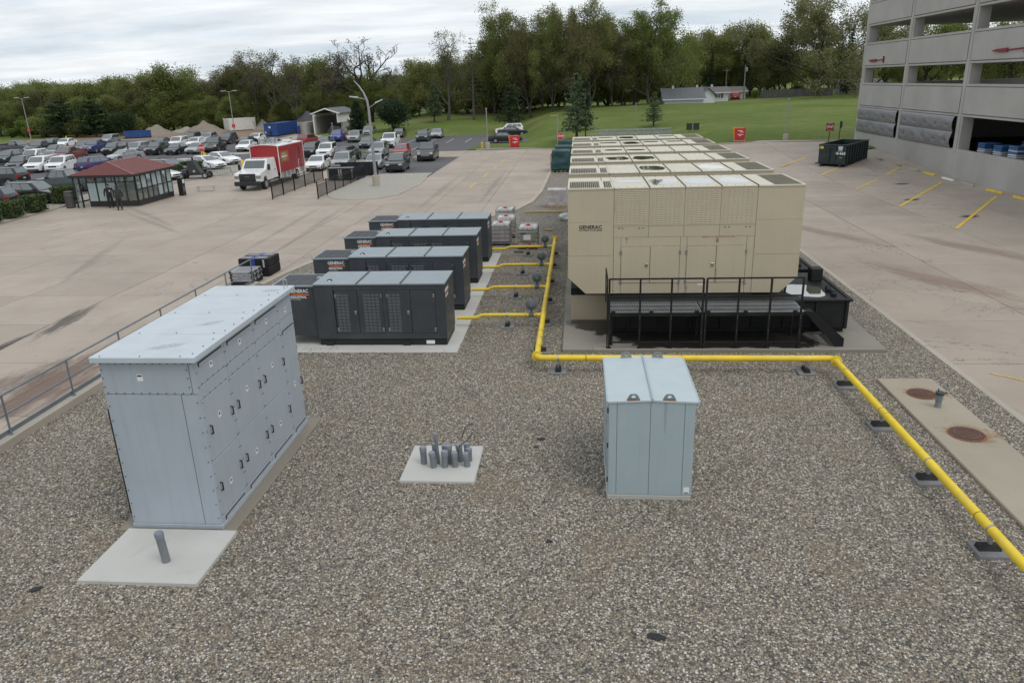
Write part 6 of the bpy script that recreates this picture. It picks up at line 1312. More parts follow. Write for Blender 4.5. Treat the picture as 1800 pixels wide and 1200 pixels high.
# (kind, paint, x, y of the front end, heading degrees: 0 faces the camera side, 90 faces right), label
LIST = [
 ('pickup', 'black', -84.0, 112.0, 75, 'black pickup seen side on at the far left, behind the dark green pickup'),
 ('pickup', 'green', -81.0, 107.5, 5, 'dark green pickup near the left lamp post, facing the camera'),
 ('sedan', 'grey', -89.5, 122.5, 5, 'dark grey sedan in the farthest row at left, beside the white sedan'),
 ('sedan', 'white', -85.9, 121.2, 8, 'white sedan in the farthest row at left, beside the yellow bollard'),
 ('sedan', 'green', -76.7, 105.2, 4, 'dark green sedan behind the maroon pickup'),
 ('suv', 'grey', -74.0, 108.0, 4, 'dark grey SUV left of the navy pickup'),
 ('pickup', 'maroon', -66.3, 92.4, 4, 'maroon pickup behind the white SUVs'),
 ('suv', 'dark', -73.6, 91.9, 8, 'charcoal SUV partly cut by the left frame edge, behind the black SUV'),
 ('suv', 'white', -70.6, 92.4, 8, 'white wagon behind the left white SUV'),
 ('sedan', 'tan', -68.4, 92.6, 8, 'beige sedan mostly hidden between the white wagon and the maroon pickup'),
 ('suv', 'black', -64.5, 82.2, 12, 'black SUV at the left frame edge facing the camera beside two white SUVs'),
 ('suv', 'white', -61.2, 80.8, 12, 'left one of two white SUVs side by side facing the camera'),
 ('suv', 'white', -58.3, 80.3, 12, 'right one of two white SUVs, next to the navy SUV'),
 ('suv', 'blue', -53.2, 83.9, 168, 'navy blue SUV seen from behind above the hut roof'),
 ('sedan', 'silver', -59.0, 92.0, -20, 'pale silver sedan beyond the navy SUV'),
 ('suv', 'black', -58.6, 70.2, -92, 'black SUV with chrome trim at the left edge, its tail towards the hut'),
 ('suv', 'black', -41.3, 57.2, 86, 'large black SUV nosing up to the hedges left of the hut'),
 ('pickup', 'teal', -48.8, 64.3, -86, 'dark teal pickup behind the guard hut roof edge'),
 ('suv', 'dark', -47.6, 53.6, -84, 'charcoal hatchback with red tail lamps behind the leftmost hedges'),
 ('sedan', 'silver', -41.6, 50.4, 84, 'silver car nose just inside the left frame edge behind the hedges'),
 ('suv', 'silver', -80.6, 125.0, 4, 'silver SUV standing alone in the back row before the blue dumpster'),
 ('pickup', 'blue', -71.8, 106.9, 3, 'navy pickup with a chrome grille in the middle row'),
 ('suv', 'green', -65.9, 102.6, 4, 'dark green SUV with chrome grille, right of the navy pickup'),
 ('van', 'silver', -62.0, 101.5, 3, 'silver minivan in the middle row'),
 ('suv', 'dark', -58.8, 101.2, 3, 'charcoal SUV right of the silver minivan'),
 ('sedan', 'blue', -66.4, 116.2, 4, 'dark blue sedan behind the charcoal SUV'),
 ('sedan', 'black', -55.7, 100.8, 4, 'black sedan in the middle row between the charcoal SUV and a silver sedan'),
 ('suv', 'white', -61.8, 112.9, 4, 'white SUV behind the black sedan'),
 ('suv', 'dark', -65.0, 123.5, 4, 'charcoal SUV in the back row before the dirt pile'),
 ('sedan', 'silver', -53.0, 101.3, 4, 'silver sedan left of the large charcoal pickup'),
 ('hatch', 'white', -58.9, 113.0, 4, 'white hatchback behind the silver sedan'),
 ('suv', 'silver', -61.7, 122.6, 4, 'silver SUV in the back row behind the stop sign'),
 ('pickup', 'dark', -51.4, 103.9, 12, 'large charcoal pickup beside the stop sign'),
 ('suv', 'dark', -56.6, 119.0, 4, 'charcoal SUV behind the large charcoal pickup'),
 ('sedan', 'black', -50.9, 118.4, 176, 'black sedan seen from behind, under the twin headed lamp'),
 ('sedan', 'white', -39.4, 85.3, 62, 'white sedan farthest along the gravel strip, nose to the road'),
 ('sedan', 'white', -38.9, 80.5, 66, 'white sedan behind the black trailer, second along the gravel strip'),
 ('sedan', 'silver', -39.2, 77.3, 68, 'silver sedan mostly hidden behind the trailer hopper'),
 ('suv', 'grey', -39.8, 74.4, 74, 'grey SUV behind the hedge beyond the hut'),
 ('sedan', 'white', -38.9, 70.9, 76, 'white car whose nose shows over the hedge right of the hut roof'),
 ('sedan', 'white', -46.9, 103.9, 6, 'white sedan on the concrete island left of the red truck'),
 ('sedan', 'white', -52.6, 120.9, 5, 'white sedan in the back row before the dark blue compactor'),
 ('sedan', 'silver', -43.4, 105.0, 5, 'silver car hidden behind the vents of the red truck'),
 ('suv', 'orange', -40.2, 115.6, 174, 'orange red SUV seen from behind, beyond the red truck'),
 ('sedan', 'grey', -36.8, 107.9, 5, 'grey sedan right of the orange red SUV'),
 ('suv', 'bright', -38.2, 118.6, 5, 'bright blue SUV before the salt shed'),
 ('sedan', 'red', -36.2, 120.8, 5, 'red sedan between the bright blue SUV and the silver SUV'),
 ('suv', 'silver', -34.5, 116.0, 5, 'silver SUV right of the red sedan, before the cedar'),
 ('suv', 'silver', -35.9, 129.2, 4, 'silver SUV at the very back by the cedar'),
 ('suv', 'black', -33.3, 92.0, 5, 'black SUV just right of the red truck body'),
 ('suv', 'white', -30.8, 90.6, 5, 'white boxy SUV with a dark windscreen in the second row'),
 ('sedan', 'white', -27.0, 75.9, 5, 'white sedan nearest the fence, right of the red truck'),
 ('suv', 'silver', -24.4, 76.4, 5, 'silver SUV behind the dark cases'),
 ('suv', 'black', -26.5, 89.4, 176, 'black soft top vehicle in the second row'),
 ('sedan', 'grey', -29.3, 103.8, 5, 'dark grey sedan behind the curved lamp pole'),
 ('suv', 'silver', -24.1, 89.8, 4, 'silver compact SUV right of the curved lamp pole'),
 ('sedan', 'silver', -20.9, 75.9, 4, 'silver sedan behind the black privacy screen'),
 ('hatch', 'red', -20.9, 88.4, 4, 'small red hatchback behind the charcoal SUV'),
 ('suv', 'dark', -17.95, 73.2, 3, 'charcoal SUV nearest the gravel island'),
 ('pickup', 'dark', -16.9, 83.6, 4, 'charcoal pickup with a chrome grille at the edge of the concrete road'),
 ('pickup', 'white', -26.1, 103.7, 4, 'white pickup with a black front in the third row'),
 ('sedan', 'black', -29.4, 124.0, 4, 'black sedan behind the white pickup'),
 ('suv', 'teal', -23.3, 113.6, 4, 'grey teal SUV standing in the open far lot'),
 ('sedan', 'silver', -22.4, 120.3, 4, 'silver sedan right behind the grey teal SUV'),
 ('sedan', 'black', -7.9, 108.9, 90, 'black sedan seen side on behind the red direction sign'),
 ('sedan', 'black', -8.0, 122.6, 92, 'black sedan seen side on at the back of the far lot'),
 ('suv', 'white', -13.6, 126.4, -84, 'white SUV seen side on behind the black sedans'),
]
protos = {}
CN = {}
for (kd, pt, x, y, a, lb) in LIST:
    if kd not in protos:
        protos[kd] = collect(make_car(kd, NMS[kd])); first = True
    else: first = False
    z = .012
    if first:
        r = protos[kd][0]
        CN[kd] = r
        def setp(t_):
            if t_[0].type == 'MESH' and t_[0].material_slots[0].link == 'OBJECT': t_[0].material_slots[0].material = PT[pt]
            for k_ in t_[1]: setp(k_)
        setp(protos[kd]); r.location = (x, y, z); r.rotation_euler = (0, 0, rad(a))
    else: r = dup(protos[kd], (x, y, z), rad(a), swap=PT[pt])
    r['label'] = lb; r['category'] = CT[kd]; r['group'] = 'vehicles parked in the lot'
r = dup(protos['pickup'], (34.3, 176.0, hz(33, 173)), rad(168), 'red pickup parked beside the white house on the hill', swap=PT['red']); r['group'] = 'vehicles on the hill'
# ================================================================ FAR BUILDINGS AND YARD
SID = M('white siding', (.52, .55, .58), .6, var=.04, streak=.1); SHG = M('grey shingles', (.12, .125, .135), .85, var=.25, vscale=5); SHB = M('brown grey shingles', (.13, .115, .115), .85, var=.2, vscale=5); SHUT = M('maroon shutter', (.07, .012, .02), .6)
def house(name, label, loc, rz, L_, W_, H_, R_, wall, roof, wins, doors=(), chim=(), shut=False):
    t = thing(name, label, 'house', loc, rz); e = .45
    MB().box(0, L_, 0, W_, -.6, H_).prism([(0, H_), (W_, H_), (W_/2, H_+R_)], 'x', .01, L_-.01).build('wall', wall, t)
    sl = R_/(W_/2)
    m = MB()
    for s_ in (0, 1):
        y0_, y1_ = (-e, W_/2) if s_ == 0 else (W_+e, W_/2); z0_ = H_-e*sl
        m.add([(-e, y0_, z0_), (L_+e, y0_, z0_), (L_+e, y1_, H_+R_), (-e, y1_, H_+R_), (-e, y0_, z0_+.16), (L_+e, y0_, z0_+.16), (L_+e, y1_, H_+R_+.16), (-e, y1_, H_+R_+.16)], [(0,1,2,3), (4,7,6,5), (0,4,5,1), (1,5,6,2), (2,6,7,3), (3,7,4,0)])
    rf = m.build('roof', roof, t); MB().box(-e, L_+e, -e-.03, -e, H_-e*sl-.02, H_-e*sl+.2).build('fascia', SID, rf)
    for x, y in chim: MB().box(x-.2, x+.2, y-.2, y+.2, H_, H_+R_+.6).build('chimney', SID, rf)
    for (x, z, w_, h_) in wins:
        f = MB().box(x-w_/2-.08, x+w_/2+.08, -.06, -.005, z-h_/2-.08, z+h_/2+.08).build('window', WHITEP, t); MB().box(x-w_/2, x-.03, -.07, -.061, z-h_/2, z+h_/2).box(x+.03, x+w_/2, -.07, -.061, z-h_/2, z+h_/2).build('pane', CGL, f)
        if shut:
            for s_ in (-1, 1): MB().box(x+s_*(w_/2+.3)-.18, x+s_*(w_/2+.3)+.18, -.05, -.004, z-h_/2-.05, z+h_/2+.05).build('shutter', SHUT, f)
    for (x, w_, h_) in doors: MB().box(x-w_/2, x+w_/2, -.05, -.004, 0, h_).build('door', WHITEP, t)
    return t
house('garage_shed', 'long pale grey outbuilding with shingled roof among the trees on the hill', (16.4, 152.5, 2.75), rad(3), 7.4, 6, 1.35, 1.75, SID, SHG, [], chim=[(2, 3)])
house('garage_shed', 'small gabled annex between the long outbuilding and the white house', (22.2, 158.6, 2.9), rad(-70), 3.6, 3.2, 1.7, 1.2, SID, SHG, [])
house('bungalow', 'white bungalow with maroon shutters and brown roof on the hill', (21.5, 165, 3.0), rad(2), 9.2, 6, 1.75, .95, SID, SHB, [(7.1, 1.15, 1.1, .9), (4.6, 1.15, .5, 1.0)], [(3.6, .8, 1.6)], [(3.2, 2.5), (6.4, 3.2)], True)
house('bungalow', 'low white house end behind the red pickup on the hill', (32.0, 176, 3.0), rad(2), 4.4, 5, 1.7, .8, SID, SHB, [(1.4, 1.0, .6, .7)])
house('bungalow', 'brown roofed house glimpsed between tree trunks left of centre', (-20.8, 158, 2.3), rad(10), 4.6, 4, 1.7, 1.2, M('brown siding', (.20, .12, .07), .7), M('tan shingles', (.25, .14, .09), .85, var=.2), [(3.4, 1.0, .6, .7)])
house('bungalow', 'grey house glimpsed behind the big oak beside the garage', (62, 193, 3.0), rad(-4), 9, 6, 2.0, 1.2, M('grey siding', (.30, .31, .32), .7), SHG, [(4, 1.1, 1, .9)])
t = thing('yard_fence', 'weathered plank fence beyond the shrub on the hill', 'fence', (40, 178, 3.0), rad(1)); FW = M('weathered plank', (.10, .098, .095), .85, var=.2, vscale=1)
for i in range(30): MB().bev(i*.52, i*.52+.5, 0, .04, 0, 1.75+.04*math.sin(i*2.1), .01).build('plank', FW, t)
for i, (x, y, h_, lb) in enumerate(((35.5, 173.6, 7.0, 'wooden utility pole with a transformer can beside the shrub on the hill'), (34.6, 190, 6.6, 'wooden utility pole with a crossarm behind the bungalow'))):
    t = thing('utility_pole', lb, 'utility pole', (x, y, 3.0)); MB().tube([(0, 0, -.3), (0, 0, h_)], [.16, .11], 8).build('pole', M('pole wood', (.20, .17, .14), .85), t, .6)
    if i == 0: MB().lathe([(.2, h_-1.3), (.2, h_-.6), (.1, h_-.5)], 12, (.3, 0, 0)).build('transformer', STEEL, t, .6)
    else: MB().box(-.9, .9, -.05, .05, h_-.5, h_-.38).build('crossarm', M('pole wood'), t)
# ---- salt shed, dumpsters, container, piles
t = thing('salt_shed', 'open fronted shed with white gable roof and concrete walls at the lot edge', 'shed', (-49.0, 141.0, 0), rad(-4)); SCW = M('shed concrete', (.33, .32, .29), .85, var=.15)
MB().box(0, .35, 0, 9.5, 0, 3.1).box(4.6, 4.95, 1.8, 9.5, 0, 2.0).box(.35, 4.6, 9.1, 9.5, 0, 3.1).build('wall', SCW, t); MB().box(4.55, 4.95, 0, 9.5, 2.01, 3.6).box(-.05, .4, 0, 9.5, 3.11, 3.6).build('cladding', WHITEP, t)
m = MB()
for s_ in (0, 1):
    xa, xb = (-.3, 2.48) if s_ == 0 else (5.25, 2.48); m.add([(xa, -.3, 3.55), (xb, -.3, 4.45), (xb, 9.8, 4.45), (xa, 9.8, 3.55), (xa, -.3, 3.7), (xb, -.3, 4.6), (xb, 9.8, 4.6), (xa, 9.8, 3.7)], [(0,1,2,3), (4,7,6,5), (0,4,5,1), (1,5,6,2), (2,6,7,3), (3,7,4,0)])
m.build('roof', SHG, t); MB().tube([(-.35, -.32, 3.6), (2.48, -.32, 4.52), (5.3, -.32, 3.6)], .13, 4).build('gable_trim', WHITEP, t); MB().tube([(.05, -.1, 0), (.05, -.1, 3.6)], .13, 4).tube([(4.75, -.1, 2.0), (4.75, -.1, 3.6)], .13, 4).build('post', WHITEP, t)
MB().prism([(.4, .02), (4.5, .02), (3.6, .9), (1.5, 1.3)], 'y', 4.5, 9).build('salt_heap', M('grey salt', (.35, .34, .33), .9), t)
t = thing('block_bin', 'low concrete block bay walls left of the salt shed', 'wall', (-56.3, 140.5, 0), rad(-4))
for i in range(5):
    for j in range(3): MB().bev(5.3, 6.1, i*1.8, i*1.8+1.78, j*.75, j*.75+.74, .03).build('block', SCW, t)
for i in range(3): MB().bev(.0+i*1.78, 1.76+i*1.78, 8.2, 9.0, 0, 1.9, .03).build('block', SCW, t)
DBL = M('dumpster blue', (.02, .065, .22), .5, var=.2, vscale=1)
d = rolloff('dumpster', 'long blue roll-off dumpster in front of the dirt mound at left', (-88.4, 144.6, 0), rad(-58), 4.7, 2.2, 1.35, DBL); d.rotation_euler = (0, 0, rad(-62))
d = rolloff('compactor', 'blue waste compactor container left of the salt shed', (-57.2, 137.4, 0), rad(-2), 9.5, 2.5, 2.3, DBL); MB().box(.1, 2.4, .1, 9.3, 2.0, 2.25).build('lid', DBL, d); MB().box(1.0, 1.45, -.06, -.01, .3, 1.0).build('hatch', INK, d); MB().box(.9, 1.3, -.065, -.061, 1.5, 1.8).build('print', WT, d); MB().box(.2, .38, -.065, -.061, .6, .9).build('print', WT, d)
tag(MB().lathe([(.4, 0), (.42, .5), (.4, 1.0), (.42, 1.5)], 14, (-53.1, 143.6, 0)).build('barrel', DBL, None, .6), 'upright blue barrel beside the blue compactor', 'barrel')
t = thing('shipping_container', 'white steel shipping container standing on the dirt yard', 'container', (-75.6, 160.6, .1), rad(-64)); t.rotation_euler = (0, 0, rad(-38)); CW = M('container white', (.66, .65, .60), .5, var=.06, streak=.25)
MB().box(.06, 2.38, .06, 6.0, .05, 2.5).build('shell', CW, t)
for i in range(24): y = .15+i*.245; MB().prism([(2.381, y), (2.43, y+.05), (2.43, y+.12), (2.381, y+.17)], 'z', .15, 2.42).build('corrugation', CW, t)
for x in (.0, 2.36): MB().bev(x, x+.1, -.02, .1, 0, 2.6, .01).bev(x, x+.1, 5.98, 6.1, 0, 2.6, .01).build('corner_post', CW, t)
for x in (.15, 1.26):
    d_ = MB().bev(x, x+1.05, 0, .055, .12, 2.45, .01).build('door', CW, t)
    for q in (.25, .75): MB().tube([(x+q, -.03, .1), (x+q, -.03, 2.45)], .02, 6).build('lock_rod', STEEL, d_)
    for q in range(5): MB().box(x+.04, x+1.0, -.006, -.001, .35+q*.42, .37+q*.42).build('groove', M('grey print'), d_)
PILE = mat_concrete('rubble', (.22, .185, .145), stain=.9, warm=(.28, .22, .15), slab=False)
def pile(name, label, x, y, a, b, h_, seed, mat, cat='dirt pile'):
    def fn(u, v):
        r = u; th = v*2*PI; X, Y = a*r*math.cos(th), b*r*math.sin(th); k_ = (max(0, 1-r*r)**1.5 if cat == 'mound' else max(0, 1-r)**1.05)
        return (X, Y, h_*k_*(1+.45*noise.noise(Vector((X*.5+seed, Y*.5, 1))))+.16*noise.noise(Vector((X*1.9, Y*1.9, seed)))*(1-r)+.01)
    o = MB().grid(fn, 18, 40).build(name, mat, None, None, fix=False); o.location = (x, y, 0); return tag(o, label, cat)
pile('dirt_pile', 'large pointed rubble and dirt pile left of the white container', -78.6, 158, 4.8, 4.0, 2.5, 1, PILE); pile('dirt_pile', 'rounded dirt mound behind the long blue dumpster', -88.0, 155, 4.8, 3.5, 1.9, 5, PILE); pile('dirt_pile', 'small grey rubble pile right of the white container', -69.0, 166, 4, 3, 2.0, 9, M('grey rubble', (.30, .28, .25), .9, var=.3, vscale=3, bump=.5, bscale=4)); pile('dirt_pile', 'low strip of broken concrete between the two dirt mounds', -84.0, 161, 4.5, 2, 1.2, 13, M('grey rubble')); pile('covered_mound', 'dark tarp covered mound behind the block bay', -55.5, 158, 5.0, 4, 3.4, 17, M('dark tarp', (.045, .045, .05), .6, var=.2), 'mound')
# ================================================================ TREES
def leaf_mat(name, a, b, warm):
    t = NT(name); oi = t.n('ShaderNodeObjectInfo'); p = t.tex('World')
    c = t.mix(t.ramp(t.noise(p, .55, 4, .7), .3, .7), a, b); c = t.mix(t.ramp(oi.outputs['Random'], 0, 1, 0, .55), c, warm); t.col(c)
    t.b.inputs['Roughness'].default_value = .65; t.b.inputs['Specular IOR Level'].default_value = .25
    tr_ = t.n('ShaderNodeBsdfTranslucent'); t.l(c, tr_.inputs[0]); mx_ = t.n('ShaderNodeMixShader'); mx_.inputs[0].default_value = .42
    t.l(t.b.outputs[0], mx_.inputs[1]); t.l(tr_.outputs[0], mx_.inputs[2]); t.l(mx_.outputs[0], t.out.inputs[0]); return t.m
LF = leaf_mat('spring leaf', (.125, .165, .042), (.225, .265, .08), (.21, .205, .075))
LFO = leaf_mat('oak spring leaf', (.14, .15, .065), (.25, .25, .12), (.21, .20, .10))
LFB = leaf_mat('bud leaf', (.12, .115, .05), (.19, .18, .075), (.16, .125, .07))
LFP = leaf_mat('pine needle', (.026, .046, .020), (.055, .082, .036), (.036, .056, .028)); LFY = leaf_mat('young pine needle', (.075, .115, .055), (.13, .175, .085), (.10, .14, .08))
LFS = leaf_mat('bright shrub leaf', (.09, .16, .03), (.18, .25, .05), (.15, .19, .05))
BARK = M('bark', (.050, .042, .034), .9, var=.3, vscale=3, bump=.5, bscale=8); BARKG = M('grey bark', (.085, .078, .07), .9, var=.3, vscale=3)
def leafquad(m, p, s_, rnd, flat=0.0):
    a = Vector((rnd.gauss(0, 1), rnd.gauss(0, 1), rnd.gauss(0, 1)+flat)).normalized(); b = a.orthogonal().normalized(); th = rnd.uniform(0, 6.28)
    b = (Matrix.Rotation(th, 3, a) @ b); c = a.cross(b); k_ = rnd.uniform(.5, .8)
    o = len(m.v); m.v += [tuple(p-b*s_), tuple(p+c*s_*k_), tuple(p+b*s_), tuple(p-c*s_*k_)]; m.f.append((o, o+1, o+2, o+3))
def broadleaf(seed, H, trunk, spread, levels, kids_, leaves, ls, up, r0, lcl=.5, limb0=.3, limb=.62, twig=.012):
    rnd = random.Random(seed); br = MB(); lf = MB(); tips = []
    def grow(p, d, ln, r, lv):
        n_ = 5 if lv == 0 else (4 if lv == 1 else 3); pts = [p.copy()]; rs_ = [r]; q = p.copy(); dd = d.copy()
        for i in range(n_):
            w_ = .10 if lv == 0 else .22+.05*lv
            dd = (dd+Vector((rnd.gauss(0, w_), rnd.gauss(0, w_), rnd.gauss(0, w_*.6)+up*(.10 if lv else .05)))).normalized()
            q = q+dd*ln/n_; pts.append(q.copy()); rs_.append(max(twig, r*(1-.72*(i+1)/n_)))
        br.tube(pts, rs_, 7 if lv == 0 else (5 if lv == 1 else 3), cap=False)
        if lv >= levels-1:
            for i in range(1, len(pts)): tips.append(pts[i])
        if lv < levels:
            k_ = kids_[lv]
            for c in range(k_):
                t_ = (limb0 if lv == 0 else .25)+(1-(limb0 if lv == 0 else .25))*(c+rnd.random())/k_; t_ = min(.98, t_); i = min(n_-1, int(t_*n_)); f = t_*n_-i
                b = pts[i].lerp(pts[i+1], f); tan = (pts[i+1]-pts[i]).normalized(); ph = c*2.399+rnd.uniform(-.5, .5); o = tan.orthogonal().normalized(); o = Matrix.Rotation(ph, 3, tan) @ o
                an = spread[lv]*rnd.uniform(.7, 1.25); nd = (tan*math.cos(an)+o*math.sin(an)).normalized()
                cl_ = ln*(limb if lv == 0 else .55)*(1.15-.55*t_)*rnd.uniform(.75, 1.2); rr_ = max(twig, rs_[i]*(.62 if lv == 0 else .55)); grow(b, nd, cl_, rr_, lv+1)
    grow(Vector((0, 0, -.3)), Vector((0, 0, 1)), trunk, r0, 0)
    zmx = max(t_.z for t_ in tips); zm = min(t_.z for t_ in tips); k_ = H/zmx
    for i in range(leaves):
        t_ = rnd.choice(tips); leafquad(lf, (t_+Vector((rnd.gauss(0, lcl), rnd.gauss(0, lcl), rnd.gauss(0, lcl*.8)))), ls*rnd.uniform(.6, 1.3)/k_, rnd)
    S4 = Matrix.Scale(k_, 4); br.xf(S4); lf.xf(S4); return br, lf
def conifer(seed, H, R_, whorls, per, ls, nl, trunk_clear=.12, droop=.15, shape=1.0):
    rnd = random.Random(seed); br = MB(); lf = MB(); br.tube([(0, 0, -.3), (rnd.gauss(0, .1), rnd.gauss(0, .1), H*.5), (0, 0, H*.98)], [H*.016+.05, H*.010+.03, .02], 7, cap=False)
    for w_ in range(whorls):
        t_ = trunk_clear+(1-trunk_clear)*(w_+.5*rnd.random())/whorls; z = t_*H; rr_ = R_*((1-t_)/(1-trunk_clear))**shape*rnd.uniform(.8, 1.15)+.12
        for k_ in range(per):
            a = k_*2*PI/per+w_*1.1+rnd.uniform(-.35, .35); L_ = rr_*rnd.uniform(.75, 1.15); u = Vector((math.cos(a), math.sin(a), 0)); p0 = Vector((0, 0, z)); p1 = p0+u*L_*.55+Vector((0, 0, L_*.10)); p2 = p0+u*L_+Vector((0, 0, L_*(.16-droop)))
            br.tube([p0, p1, p2], [.035+.012*L_, .025, .01], 3, cap=False)
            for q in range(int(nl*(.3+L_/R_))):
                s_ = rnd.uniform(.12, 1.0); p = p0.lerp(p1, s_*1.8) if s_ < .55 else p1.lerp(p2, (s_-.55)/.45); wd = .22*L_*(1-s_*.6)+.12
                leafquad(lf, p+Vector((rnd.gauss(0, wd*.6), rnd.gauss(0, wd*.6), rnd.gauss(0, .12))), ls*rnd.uniform(.6, 1.3), rnd, .8)
    return br, lf
def shrub(seed, H, R_, n_, ls, lobes=7):
    rnd = random.Random(seed); br = MB(); lf = MB(); cs = []
    for i in range(lobes):
        a = rnd.uniform(0, 6.28); r = R_*rnd.uniform(.1, .65); c = Vector((r*math.cos(a), r*math.sin(a), H*rnd.uniform(.35, .68))); cs.append((c, rnd.uniform(.25, .42)*min(H, R_*2)))
        br.tube([(0, 0, -.2), tuple(c*.5+Vector((0, 0, .1))), tuple(c)], [.08, .05, .02], 4, cap=False)
    for i in range(n_):
        c, r = rnd.choice(cs); d = Vector((rnd.gauss(0, 1), rnd.gauss(0, 1), rnd.gauss(0, 1))).normalized()*r*rnd.uniform(.55, 1.05); p = c+d; p.z = max(.05, p.z); leafquad(lf, p, ls*rnd.uniform(.6, 1.3), rnd)
    return br, lf
PRO = {}
def proto(key, bl, leafm, barkm=None):
    b, l = bl; mb = b.mesh('trunk', 9, False); mb.materials.append(barkm or BARK); ml = l.mesh('crown', None, False); ml.materials.append(leafm); PRO[key] = (mb, ml)
proto('airy', broadleaf(1, 20, 12, (.75, .7, .8, .9), 3, (13, 7, 6), 17000, .15, .8, .30, .42, .14), LF)
proto('airy2', broadleaf(2, 20, 12, (.65, .75, .8, .9), 3, (14, 7, 6), 16000, .14, .9, .27, .45, .10), LFB)
proto('airy3', broadleaf(9, 20, 11, (.6, .7, .8, .9), 3, (14, 7, 6), 22000, .15, .9, .26, .48, .08), LF)
proto('full', broadleaf(3, 14, 8, (.85, .8, .9, .9), 3, (12, 7, 5), 24000, .15, .6, .24, .5, .14), LF)
proto('full2', broadleaf(4, 14, 8, (.75, .8, .9, .9), 3, (12, 7, 5), 22000, .16, .7, .22, .55, .08), LF)
proto('bare', broadleaf(5, 20, 8.5, (.95, .75, .8, .9), 4, (10, 6, 4, 3), 1000, .12, .5, .62, .35, .3, .95, .03), M('dark bud', (.035, .033, .02), .8))
proto('bare2', broadleaf(6, 18, 11, (.6, .7, .8, .9), 4, (9, 5, 4, 3), 2400, .14, .9, .36, .4, .25), LFB, BARKG)
proto('bare3', broadleaf(12, 18, 11, (.7, .7, .8, .9), 4, (8, 5, 4, 3), 2600, .15, .9, .36, .4, .25), LFB, BARKG)
proto('oak', broadleaf(7, 20, 7.0, (1.0, .75, .85, .9), 4, (10, 6, 4, 3), 44000, .17, .30, .34, .40, .14, 1.5), LFO)
proto('pine', conifer(1, 9, 2.7, 15, 6, .16, 30, .14, .1, .85), LFY); proto('pine2', conifer(4, 8, 3.0, 12, 6, .17, 34, .22, .05, .7), LFP)
proto('spruce', conifer(2, 15, 3.0, 24, 7, .2, 26, .06, .3, .9), LFP); proto('dead_spruce', conifer(5, 15, 3.2, 17, 6, .12, 5, .22, .12, .6), LFP, BARKG)
proto('cedar', conifer(3, 5.5, 2.0, 20, 9, .15, 36, .02, .1, .7), LFP); proto('bigpine', conifer(8, 8, 4.6, 11, 7, .22, 60, .12, .0, .45), LFP)
proto('bush', shrub(1, 3.4, 2.6, 2600, .15), LFS); proto('bush2', shrub(2, 4.2, 2.8, 3000, .16, 9), LF); proto('darkbush', shrub(4, 6.0, 3.0, 6500, .16, 14), LFP)
NM = dict(airy='deciduous_tree', airy2='deciduous_tree', airy3='deciduous_tree', full='leafy_tree', full2='leafy_tree', bare='bare_tree', bare2='bare_tree', bare3='bare_tree', oak='oak_tree', pine='pine_tree', pine2='pine_tree', spruce='spruce_tree', dead_spruce='spruce_tree', cedar='cedar_tree', bigpine='pine_tree', bush='shrub', bush2='shrub', darkbush='shrub')
BASEH = dict(airy=20, airy2=20, airy3=20, full=14, full2=14, bare=20, bare2=18, bare3=18, oak=20, pine=9, pine2=8, spruce=15, dead_spruce=15, cedar=5.5, bigpine=8, bush=3.4, bush2=4.2, darkbush=6)
def tree(key, x, y, h, label, wide=1.0, rz=None, group=None, z=None):
    s_ = h/BASEH[key]; t = thing(NM[key], label, 'shrub' if 'bush' in key else 'tree', (x, y, (land(x, y) if z is None else z)-.05), random.uniform(0, 6.28) if rz is None else rz, group); t.scale = (s_*wide, s_*wide, s_)
    mk('trunk', PRO[key][0], None, t); mk('crown', PRO[key][1], None, t); return t
tree('oak', 52.0, 176, 20.5, 'huge spreading oak with yellowish new leaves beside the garage', 1.15, 1.2)
tree('airy', 13.5, 152.5, 18.5, 'tall broad tree with airy spring leaves in front of the hill houses', 1.0, 2.0)
tree('airy', -13.4, 148, 20.4, 'tallest airy tree left in the central grove, its top cut by the frame', .72, .4); tree('airy2', -8.6, 143, 17.5, 'brownish budding tree in the central grove behind the young pine', .75); tree('airy3', -4.6, 142, 17.8, 'green airy tree near the middle of the central grove', .7)
tree('airy2', -1.0, 140, 17.0, 'budding tree with dark trunk in the central grove, left of the broad one', .75); tree('airy3', 2.2, 145, 18.9, 'tall broad green tree at the right of the central grove', .95); tree('airy2', 6.4, 150, 16.5, 'slender brown budding tree at the right end of the central grove', .8); tree('full', -11, 156, 12.5, 'leafy understorey tree behind the central grove at left', 1.0); tree('full2', 0, 158, 13, 'leafy understorey tree behind the central grove at right', 1.1)
tree('bare2', -24.6, 146, 16.4, 'slender nearly bare forked tree left of the dead spruce', .85); tree('dead_spruce', -19.6, 145.5, 14.6, 'sparse dark spruce with upturned bare branches', .95)
tree('bare', -46.5, 172, 17.6, 'wide bare dark oak standing above the salt shed', 1.15, .7)
tree('full2', -32.5, 158, 10.5, 'leafy tree behind the dark shrub at the lot corner', 1.0); tree('full', -27.0, 163, 11, 'leafy tree behind the nearly bare forked tree', 1.0); tree('full2', -20, 160, 11.5, 'leafy tree behind the dead spruce', 1.0); tree('bare3', -37.5, 165, 12.0, 'thin bare tree right of the wide bare oak', .9)
tree('bare3', -53.3, 164, 15.4, 'bare multi limbed tree right of the willow like trees', 1.0); tree('bare2', -59.2, 162, 15.2, 'bare grey tree behind the blue compactor', 1.05); tree('bare3', -65.0, 165, 15.8, 'bare grey tree behind the rubble pile', 1.1); tree('bare2', -70.6, 166, 17.0, 'tall bare grey tree above the white container', 1.2); tree('airy2', -78.5, 176, 15.5, 'brown budding tree left of the tall bare tree', .9)
tree('full', -89.8, 172, 13.6, 'round crowned green tree with a crooked trunk above the dirt mounds', 1.25, 3.0)
